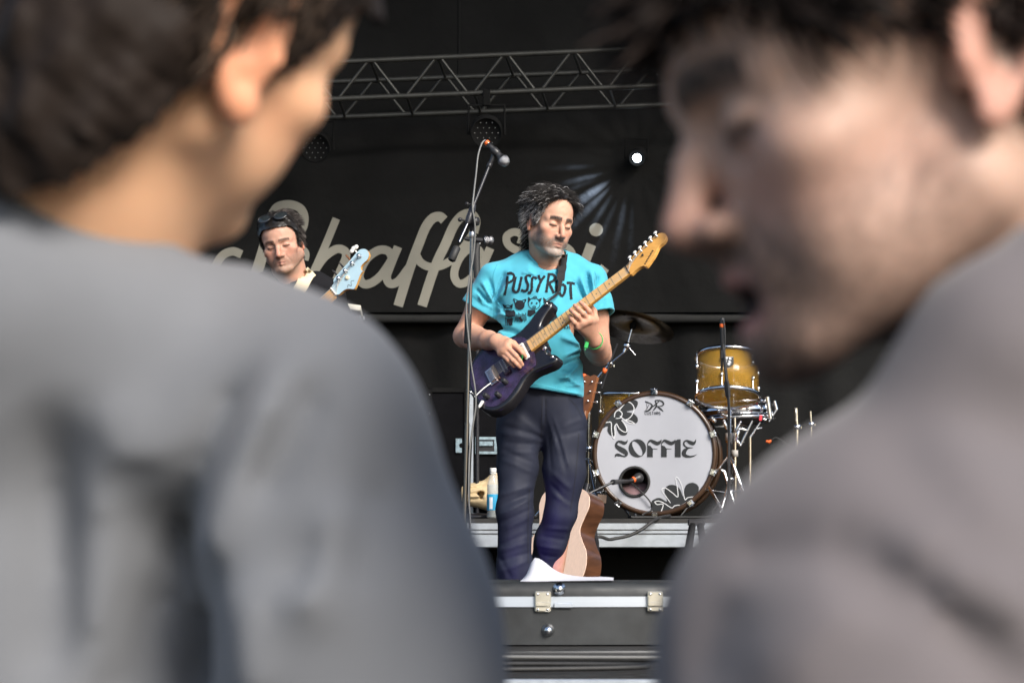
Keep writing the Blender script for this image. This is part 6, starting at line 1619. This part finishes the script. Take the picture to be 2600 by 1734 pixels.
for s in (-1, 1):
    p = B(745 + s * 60, 1620, .02); mb = Field((p.x - .08, p.y - .24, FLOOR - .01), (p.x + .08, p.y + .14, FLOOR + .14), .007)
    mb.chain([(p.x, p.y - .15, FLOOR + .045), (p.x, p.y + .06, FLOOR + .055)], [.040, .042], .03); mb.cone((p.x, p.y + .03, FLOOR + .06), (p.x, p.y + .04, FLOOR + .13), .045, .045, .03); mb.half((0, 0, FLOOR + .003), (0, 0, -1))
    v, q, _ = mb.mesh(); link('shoe', np_mesh('shoe', [(v, q)]), M['shoe'], bass_man)
bN = normals(bhL.copy(), bhQ)
def bflow(p):
    fl = np.zeros_like(p); fl[:, 0] = np.sign(p[:, 0]) * .25; fl[:, 1] = np.where(p[:, 2] > .03, .9, .45); fl[:, 2] = np.where(p[:, 2] < .05, -.5, .35); return fl
P_, R_, r_ = grow_hair(bhL, bN, BP, 6500, lambda p: np.interp(p[:, 2], [-.1, 0, .06, .12], [.018, .018, .045, .055]), seg=7, rad0=.0009, curl=.16, grav=.5, lift=.45, flow=bflow, seed=5, jitter=.28)
kV, kQ = hair_cap(BP, BM, .0045, .010, (.05, .002)); vV, vQ = strand_mesh(P_, R_, 3)
gm = (r_.uniform(0, 1, len(P_)) < .25)[:, None]
scol = np.where(gm, np.array([[.16, .14, .13]]), np.array([[.018, .014, .012]]) * r_.uniform(.6, 2.5, (len(P_), 1)))
link('hair', np_mesh('hair', [(xf(kV, BM), kQ), (xf(vV, BM), vQ)], [quad_cols(len(kV), (.012, .010, .009)), np.repeat(scol, P_.shape[1] * 3, 0)]), M['hair'], bass_man)
# sunglasses
sg = thing('sunglasses', 'dark sunglasses pushed up into the hair of the bassist', 'sunglasses', BM @ Vector((0, -.06, .12)))
M['lens'] = mat('dark_lens', (.02, .025, .028), .08, coat=.6)
SR = BM.to_3x3().normalized()
for s in (-1, 1):
    ctr = Vector((s * .034, -.070, .108)); Rr = SR @ Euler((rad(-48), 0, s * rad(8))).to_matrix()
    l = MB(); l.ell(BM @ ctr, (.027, .005, .020), Rr, 20, 10); lo_ = l.build('lens', M['lens'], sg)
    fr = MB(); fr.tube([(BM @ ctr) + Rr @ Vector((.028 * math.cos(a), -.002, .021 * math.sin(a))) for a in [2 * math.pi * k / 24 for k in range(24)]], .0020, 6, closed=True); fr.build('frame', M['black'], sg)
    MB().tube([BM @ Vector((s * .062, -.066, .108)), BM @ Vector((s * .082, -.02, .075)), BM @ Vector((s * .084, .03, .03))], .0022, 6).build('temple_arm', M['black'], sg)
MB().tube([BM @ Vector((-.008, -.078, .112)), BM @ Vector((.008, -.078, .112))], .0022, 6).build('bridge', M['black'], sg)
# bass guitar
bn, btip = B(849, 739, -.27), B(945, 664, -.30)
bX = (B(849, 739, -.27) - B(760, 822, -.24)).normalized()
bZ = Vector((.05, -math.cos(rad(28)), math.sin(rad(28)))); bZ = (bZ - bX * bZ.dot(bX)).normalized(); bYv = bZ.cross(bX)
M['paleblue'] = mat('pale_blue_lacquer', (.40, .56, .64), .35, var=.04, vscale=20, coat=.2)
def bp_(x, y, z=0.0): return bn + bX * x + bYv * y + bZ * z
bg_ = thing('bass_guitar', 'pale blue bass guitar with maple neck played by the bassist', 'guitar', bn)
HB = [(0, .021), (.018, .030), (.030, .044), (.075, .050), (.130, .056), (.178, .062), (.200, .058), (.214, .040), (.210, .016), (.190, .004), (.168, .004), (.150, .000), (.142, -.014), (.146, -.020), (.128, -.024), (.104, -.038), (.078, -.052), (.066, -.052), (.050, -.034), (.030, -.026), (0, -.021)]
HB2 = [(p[0], p[1]) for p in spline(HB, 3)]
bh = MB().prism(HB2, bn, bX, bYv, bZ, -.020, -.004).build('headstock', M['maple'], bg_)
MB().prism(HB2, bn, bX, bYv, bZ, -.0039, -.002).build('headstock_face', M['paleblue'], bh)
MB().box(bp_(-.002, 0, .002), (.003, .021, .004), Matrix((bX, bYv, bZ)).transposed()).build('nut', M['white_pl'], bg_)
BR3 = Matrix((bX, bYv, bZ)).transposed()
nb = MB(); nb.box(bp_(-.31, 0, -.012), (.30, .024, .012), BR3, .006); nbo = nb.build('neck', M['maple'], bg_)
for k in range(1, 13):
    x = -.86 * (1 - 2 ** (-k / 12)); MB().tube([bp_(x, -.023, .001), bp_(x, .023, .001)], .0012, 6).build('fret', M['fret'], nbo)
for i in range(4):
    y = (i / 3 - .5) * .034; pt = bp_(.048 + i * .042, .026 + i * .004)
    MB().tube([bp_(-.86, y * 1.5, .010), bp_(0, y, .005), pt + bZ * .006], .0012, 5).build('string', M['string'], bg_)
    MB().lathe([(.010, -.002), (.010, .002), (.006, .004), (.0055, .014), (.0075, .015), (.0075, .018), (0, .018)], pt, bZ, 16).build('tuner_post', M['chrome'], bh)
    kb_ = pt + bYv * .040 - bZ * .012
    m = MB(); m.tube([pt - bZ * .012, kb_], .004, 6)
    if i == 3:
        for dx in (-.012, .0, .012): m.ell(kb_ + bX * dx + bYv * (.010 + .004 * (dx == 0)), (.011, .010, .004), BR3, 12, 6)
        m.build('tuner_key', M['white_pl'], bh)
    else:
        m.ell(kb_ + bYv * .008, (.004, .012, .011), BR3, 10, 6); m.build('tuner_key', M['black_metal'] if i != 2 else M['headwood'], bh)
MB().lathe([(.009, -.003), (.009, .004), (.003, .005), (0, .003)], bp_(.078, .004, .0), bZ, 14).build('string_tree', M['cream'], bh)
m = MB(); m.tube(spline([tuple(bp_(.052, -.030, -.0015)), tuple(bp_(.062, -.022, -.0015)), tuple(bp_(.068, -.036, -.0015)), tuple(bp_(.080, -.020, -.0015)), tuple(bp_(.092, -.026, -.0015))], 5, False), .0010, 4); m.build('headstock_logo', M['dot'], bh)
BO = [(-1.02, 0), (-1.01, .09), (-.95, .15), (-.86, .165), (-.77, .13), (-.70, .115), (-.62, .14), (-.55, .16), (-.52, .13), (-.58, .09), (-.62, .05), (-.62, -.05), (-.60, -.10), (-.59, -.14), (-.63, -.155), (-.70, -.13), (-.78, -.12), (-.88, -.16), (-.96, -.15), (-1.01, -.09)]
MB().prism([(p[0], p[1]) for p in spline(BO, 4)], bn, bX, bYv, bZ, -.052, -.012, .006).build('body', M['paleblue'], bg_)
bsb = bvh_of([bts]); st = MB()
ribbon(st, lambda u, v: on_surface(bsb, u, v, .006, BSY), [(792, 690), (782, 700), (769, 722), (757, 745), (744, 770), (725, 803), (700, 842)], 31, 6, 6, fallback=lambda u, v: B(u, v, -.03))
st.build('strap', M['cream'], bg_)

# ------------------------------------------------------------ the two spectators before the camera
def jeans(name_parent, hip, m, feet, res=.012):
    f = Field((hip.x - .30, hip.y - .25, 0.0), (hip.x + .30, hip.y + .28, hip.z + .16), res)
    f.ell(hip, (.175, .125, .13), 0)
    for (fx, fy) in feet: f.chain([hip + Vector((fx * .10 * 1.0, 0, -.06)), Vector((hip.x + fx * .11, hip.y + fy * .5, .48)), Vector((hip.x + fx * .12, hip.y + fy, .06))], [.095, .07, .06], .04)
    f.noise(.09, .003, 4); f.half((0, 0, .03), (0, 0, -1)); v, q, _ = f.mesh(); link('trousers', np_mesh('trousers', [(v, q)]), m, name_parent)
    for (fx, fy) in feet:
        x, y = hip.x + fx * .12, hip.y + fy; sf_ = Field((x - .08, y - .20, 0), (x + .08, y + .26, .15), .008)
        sf_.chain([(x, y - .05, .045), (x, y + .17, .04)], [.045, .04], .03); sf_.cone((x, y, .05), (x, y, .13), .045, .045, .03); sf_.half((0, 0, .004), (0, 0, -1)); v, q, _ = sf_.mesh(); link('shoe', np_mesh('shoe', [(v, q)]), M['shoe'], name_parent)
M['tee_grey'] = mat('grey_cotton', (.160, .166, .178), .9, var=.06, vscale=9, bump=.3, bscale=700, bdist=.0006, sheen=.2, spec=.15)
M['tee_mauve'] = mat('mauve_grey_cotton', (.130, .116, .120), .9, var=.06, vscale=9, bump=.3, bscale=700, bdist=.0006, sheen=.2, spec=.15)
M['jeans'] = mat('blue_jeans', (.05, .07, .12), .85, var=.2, vscale=20)
# left spectator
LY, K = 1.40, 1.24
def Lp(u, v, Y=1.13): return W(u, v, Y * K)
LP_ = dict(skin=(.70, .40, .235), beard=0, seed=21, hairline=.058, ear=1.35, nose=1.0, browd=.8, lim=([-.11, -.08, -.062, -.050, -.040, -.022, -.005, .018, .034, .055, .08, .12], [.040, .040, .040, .036, .018, -.020, .000, .020, -.035, -.095, -.155, -.175]))
lman = thing('person', 'dark-haired spectator in grey t-shirt seen from behind with ear and cheek showing', 'person', (Lp(0, 1700, 1.3).x, 1.62, 0))
LM = head_matrix(W(498, 8, 1.45), 139, 15, -21, 1.05)
n0 = LM @ Vector((0, .030, -.05)); n1 = Lp(150, 760, 1.22)
lf = head_field(LP_, .0032, LM, [n0, n0.lerp(n1, .5), n1], [.057, .064, .078], lo=(-.15, -.145, -.27), hi=(.15, .26, .145))
lhV, lhQ, lhL = lf.mesh(LM)
sA_ = Lp(740, 1120, 1.19); eA_ = Vector((Lp(880, 1800).x, 1.48, 1.17)); wA_ = Vector((Lp(900, 1800).x, 1.58, .93))
sB_ = Vector((Lp(-760, 1120).x, 1.62, 1.60)); eB_ = sB_ + Vector((-.06, .02, -.30)); wB_ = eB_ + Vector((.0, .08, -.24))
lb_ = Field((sB_.x - .16, 1.25, .70), (eA_.x + .18, 1.92, 1.75), .010)
for (a, b, c) in ((sA_, eA_, wA_), (sB_, eB_, wB_)):
    lb_.chain([a, b, c], [.050, .044, .030], .02)
    k_ = c + Vector((0, .01, -.08)); hand(lb_, c, [k_ + Vector((0, -.02 + .02 * i, 0)) for i in range(3)], [[k_ + Vector((0, -.024 + .016 * i, 0)), k_ + Vector((0, -.02 + .016 * i, -.05)), k_ + Vector((-.005, -.016 + .016 * i, -.085))] for i in range(4)], [c + Vector((0, -.02, -.02)), c + Vector((-.01, -.05, -.06)), c + Vector((-.01, -.05, -.09))])
lb_.ell((Lp(0, 900).x, 1.62, 1.35), (.13, .07, .22), .02)
for e_ in (sA_, sB_, n1): lb_.chain([Vector((Lp(0, 900).x, 1.62, 1.48)), e_], [.05, .040], .02)
v2, q2, _ = lb_.mesh()
link('body', np_mesh('body', [(lhV, lhQ), (v2, q2)], [head_colors(lhL, LP_), quad_cols(len(v2), LP_['skin'])]), M['skin'], lman)
ls = Field((Lp(-1150, 1000).x, 1.17, .88), (Lp(1420, 1000).x, 2.02, 1.86), .0085)
ls.ell(Lp(0, 985, 1.245), (.165 * K, .10 * K, .088 * K), 0)
ls.ell(Lp(-10, 1500, 1.265), (.185 * K, .125 * K, .16 * K), .05); ls.ell((Lp(-20, 1000).x, 1.58, 1.12), (.20, .15, .25), .06); ls.ell((Lp(-20, 1000).x, 1.58, 1.28), (.20, .14, .30), .08)
ls.chain([Lp(190, 770, 1.215), Lp(490, 950, 1.20), Lp(745, 1125, 1.18)], [.036 * K, .050 * K, .065 * K], .045)
ls.chain([Lp(-100, 760, 1.26), Lp(-450, 930, 1.32), sB_], [.045 * K, .055 * K, .066 * K], .05)
ls.chain([Lp(745, 1125, 1.18), Lp(840, 1560, 1.165), Lp(880, 1800, 1.165), Vector((Lp(915, 1900, 1.165).x, 1.45, 1.30))], [.066 * K, .067 * K, .068 * K, .07 * K], .035)
ls.cone(sB_, sB_ + Vector((-.05, .01, -.24)), .08, .085, .03)
def fl_(u1, v1, u2, v2, w, amp, w2=None): ls.fold(Lp(u1, v1), Lp(u2, v2), px(w, LY), amp, -1, px(w2, LY) if w2 else None, yc=1.62)
for q in [(95, 950, 130, 1800, 70, -.022, 110), (280, 1000, 330, 1200, 70, .010, 90), (640, 920, 380, 1500, 55, -.020, 80), (380, 1450, 260, 1850, 60, -.020, 90), (720, 950, 470, 1560, 55, .018, 70), (830, 960, 640, 1280, 45, -.015, 60), (520, 1380, 470, 1850, 75, -.026, 110), (620, 1450, 640, 1800, 60, .014, 80), (900, 1250, 780, 1600, 60, .012, 80), (800, 1350, 770, 1480, 45, -.012, 50), (960, 1200, 900, 1500, 50, -.009, 60), (230, 1150, 210, 1800, 70, .013, 90)]:
    fl_(*q)
ls.noise(.18, .004, 6)
ls.half((0, 0, .94), (0, 0, -1)); ls.cone(Lp(130, 720, 1.225), Lp(330, 380, 1.205), .062 * K, .078 * K, .006, 's')
ls.ell(Lp(-170, 800, 1.17), (.11 * K, .06 * K, .068 * K), .05); ls.cone(Lp(-60, 720, 1.16), Lp(330, 830, 1.18), .030 * K, .026 * K, .05)
ls.half(Vector((Lp(915, 1900, 1.165).x, 1.45, 1.33)), Vector((.1, 0, -1)), near=.13)
v, q, _ = ls.mesh(); v = relax(v, q, 2, .5); link('t_shirt', np_mesh('t_shirt', [(v, q)]), M['tee_grey'], lman)
jeans(lman, Vector((Lp(-20, 1000).x, 1.60, .93)), M['jeans'], [(-1, .03), (1, -.02)])
lN = normals(lhL.copy(), lhQ)
def lflow(p):
    fl = np.zeros_like(p); fl[:, 1] = np.where(p[:, 1] < -.02, .5, .25); fl[:, 2] = np.where(p[:, 1] < -.02, .25, -.5); fl[:, 0] = np.sign(p[:, 0]) * .05; return fl
P_, R_, r_ = grow_hair(lhL, lN, LP_, 6000, lambda p: np.interp(p[:, 2], [-.1, 0, .06, .12], [.018, .018, .030, .040]) * np.where(p[:, 1] < -.02, .32, 1), seg=6, rad0=.0017, curl=.14, grav=.6, lift=.35, flow=lflow, seed=8, jitter=.25)
kV, kQ = hair_cap(LP_, LM, .005, .008, (.04, .003), [((0, .050, -.075), (.066, .058, .085), .03)]); vV, vQ = strand_mesh(P_, R_, 3)
scol = np.array([[.028, .018, .012]]) * r_.uniform(.5, 2.2, (len(P_), 1))
link('hair', np_mesh('hair', [(xf(kV, LM), kQ), (xf(vV, LM), vQ)], [quad_cols(len(kV), (.017, .011, .008)), np.repeat(scol, P_.shape[1] * 3, 0)]), M['hair_soft'], lman)
# right spectator
K2 = 1.25; RY_ = .92 * K2
def Rp(u, v, Y=.92): return W(u, v, Y * K2)
RP_ = dict(skin=(.46, .30, .23), lashh=.0042, beard=.80, seed=31, hairline=.042, temple=.1, side=.014, sideb=.000, hairback=-.09, nose=.98, open=.012, browd=1.0, browh=.0090, browc=(.015, .01, .008), jawbeard=1.0, beardc=(.020, .014, .012), beardg=(.020, .014, .012), lip=(.42, .15, .15), jaw=.96)
rman = thing('person', 'spectator with moustache and open mouth in mauve-grey t-shirt, face in profile', 'person', (Rp(2750, 1700, 1.05).x, 1.30, 0))
RM = head_matrix(W(2258, 190, 1.165), -84, 16, -3, 1.09)
m0 = RM @ Vector((0, .030, -.05)); m1 = Rp(2760, 900, .98)
rf = head_field(RP_, .003, RM, [m0, m0.lerp(m1, .5), m1], [.056, .062, .075], lo=(-.15, -.145, -.27), hi=(.15, .28, .145))
rhV, rhQ, rhL = rf.mesh(RM)
rC = head_colors(rhL, RP_)
chinw = np.clip(np.exp(-((np.abs(rhL[:, 0]) / .040) ** 4)), 0, 1)[:, None]      # moustache and chin beard denser than the cheeks
RP0 = dict(RP_); RP0['beard'] = .20
rC = rC * chinw + head_colors(rhL, RP0) * (1 - chinw)
sA_, eA_, wA_ = Rp(2260, 1680, .87), Vector((Rp(2330, 1700, .85).x, 1.10, 1.20)), Vector((Rp(2200, 1700, .85).x, 1.22, .98))
sB_ = Vector((Rp(2760, 1300, 1.25).x, 1.52, 1.52)); eB_ = sB_ + Vector((-.02, .04, -.30)); wB_ = eB_ + Vector((-.12, .06, -.20))
rb_ = Field((wB_.x - .25, .90, .70), (Rp(3300, 1500).x, 1.80, 1.70), .010)
for (a, b, c) in ((sA_, eA_, wA_), (sB_, eB_, wB_)):
    rb_.chain([a, b, c], [.050, .044, .030], .02)
    k_ = c + Vector((-.05, .01, -.06)); hand(rb_, c, [k_ + Vector((0, -.02 + .02 * i, 0)) for i in range(3)], [[k_ + Vector((0, -.024 + .016 * i, 0)), k_ + Vector((-.03, -.02 + .016 * i, -.04)), k_ + Vector((-.035, -.016 + .016 * i, -.075))] for i in range(4)], [c + Vector((0, -.02, -.02)), c + Vector((-.03, -.05, -.05)), c + Vector((-.04, -.05, -.08))])
rb_.ell((Rp(2820, 1500).x, 1.30, 1.28), (.10, .15, .24), .02)
for e_ in (sA_, sB_, m1): rb_.chain([Vector((Rp(2820, 1500).x, 1.30, 1.42)), e_], [.06, .042], .02)
v2, q2, _ = rb_.mesh()
link('body', np_mesh('body', [(rhV, rhQ), (v2, q2)], [rC, quad_cols(len(v2), RP_['skin'])]), M['skin'], rman)
rs = Field((Rp(1600, 1000, .85).x, .84, .88), (Rp(3500, 1000).x, 1.80, 1.84), .0085)
rs.ell(Vector((Rp(2870, 1300).x, 1.29, 1.42)), (.13, .185, .16), 0); rs.ell(Vector((Rp(2880, 1300).x, 1.30, 1.13)), (.14, .185, .28), .06)
rs.chain([Rp(2620, 1120, .95), Rp(2480, 1420, .90), Rp(2262, 1705, .86)], [.062 * K2, .064 * K2, .074 * K2], .05)
rs.chain([Rp(2780, 1120, .99), sB_], [.055 * K2, .066 * K2], .05)
rs.chain([Rp(2262, 1705, .86), Rp(2275, 2000, .86), Vector((Rp(2310, 1700, .86).x, 1.08, 1.28))], [.074 * K2, .074 * K2, .074 * K2], .035)
rs.cone(sB_, sB_ + Vector((-.01, .03, -.22)), .08, .085, .03)
rs.cone(Rp(2500, 900, .96), Rp(2850, 690, .99), .032 * K2, .050 * K2, .03)
def fr_(u1, v1, u2, v2, w, amp, w2=None): rs.fold(Rp(u1, v1, .86), Rp(u2, v2, .86), px(w * 1.2, .86 * K2), amp * .75, -1, px(w2, .86 * K2) if w2 else None, yc=1.20)
for q in [(1830, 1420, 2050, 1375, 45, -.014, 50), (2050, 1375, 2300, 1520, 50, -.018, 60), (2300, 1520, 2520, 1760, 55, -.018, 70), (2100, 1480, 1880, 1734, 70, .011, 80), (2200, 1350, 2520, 1560, 60, .013, 80), (1850, 1480, 1760, 1740, 50, -.014, 60), (2350, 1050, 2480, 1400, 70, .008, 90), (2200, 1100, 2420, 1450, 60, -.007, 80)]:
    fr_(*q)
rs.noise(.19, .004, 9)
rs.half((0, 0, .94), (0, 0, -1)); rs.cone(Rp(2740, 920, .98), Rp(2560, 560, .955), .062 * K2, .080 * K2, .006, 's')
rs.half(Vector((Rp(2310, 1700, .86).x, 1.08, 1.30)), Vector((0, 0, -1)), near=.13)
rs.chain([Rp(2400, 1000, .86), Rp(2520, 900, .86), Rp(2720, 760, .88)], [.020 * K2, .027 * K2, .033 * K2], .03)
v, q, _ = rs.mesh(); v = relax(v, q, 2, .5); link('t_shirt', np_mesh('t_shirt', [(v, q)]), M['tee_mauve'], rman)
jeans(rman, Vector((Rp(2880, 1300).x, 1.31, .93)), M['jeans'], [(-1, .02), (1, -.03)])
rN = normals(rhL.copy(), rhQ)
P_, R_, r_ = grow_hair(rhL, rN, RP_, 5200, lambda p: np.where(p[:, 1] < -.03, .036, .022), seg=5, rad0=.0016, curl=.15, grav=.3, lift=.5, flow=lambda p: np.tile(np.array([[0, .2, -.1]]), (len(p), 1)), seed=18, jitter=.3)
kV, kQ = hair_cap(RP_, RM, .005, .010, (.04, .003)); vV, vQ = strand_mesh(P_, R_, 3)
scol = np.array([[.016, .011, .009]]) * r_.uniform(.5, 2.2, (len(P_), 1))
link('hair', np_mesh('hair', [(xf(kV, RM), kQ), (xf(vV, RM), vQ)], [quad_cols(len(kV), (.012, .009, .008)), np.repeat(scol, P_.shape[1] * 3, 0)]), M['hair_soft'], rman)
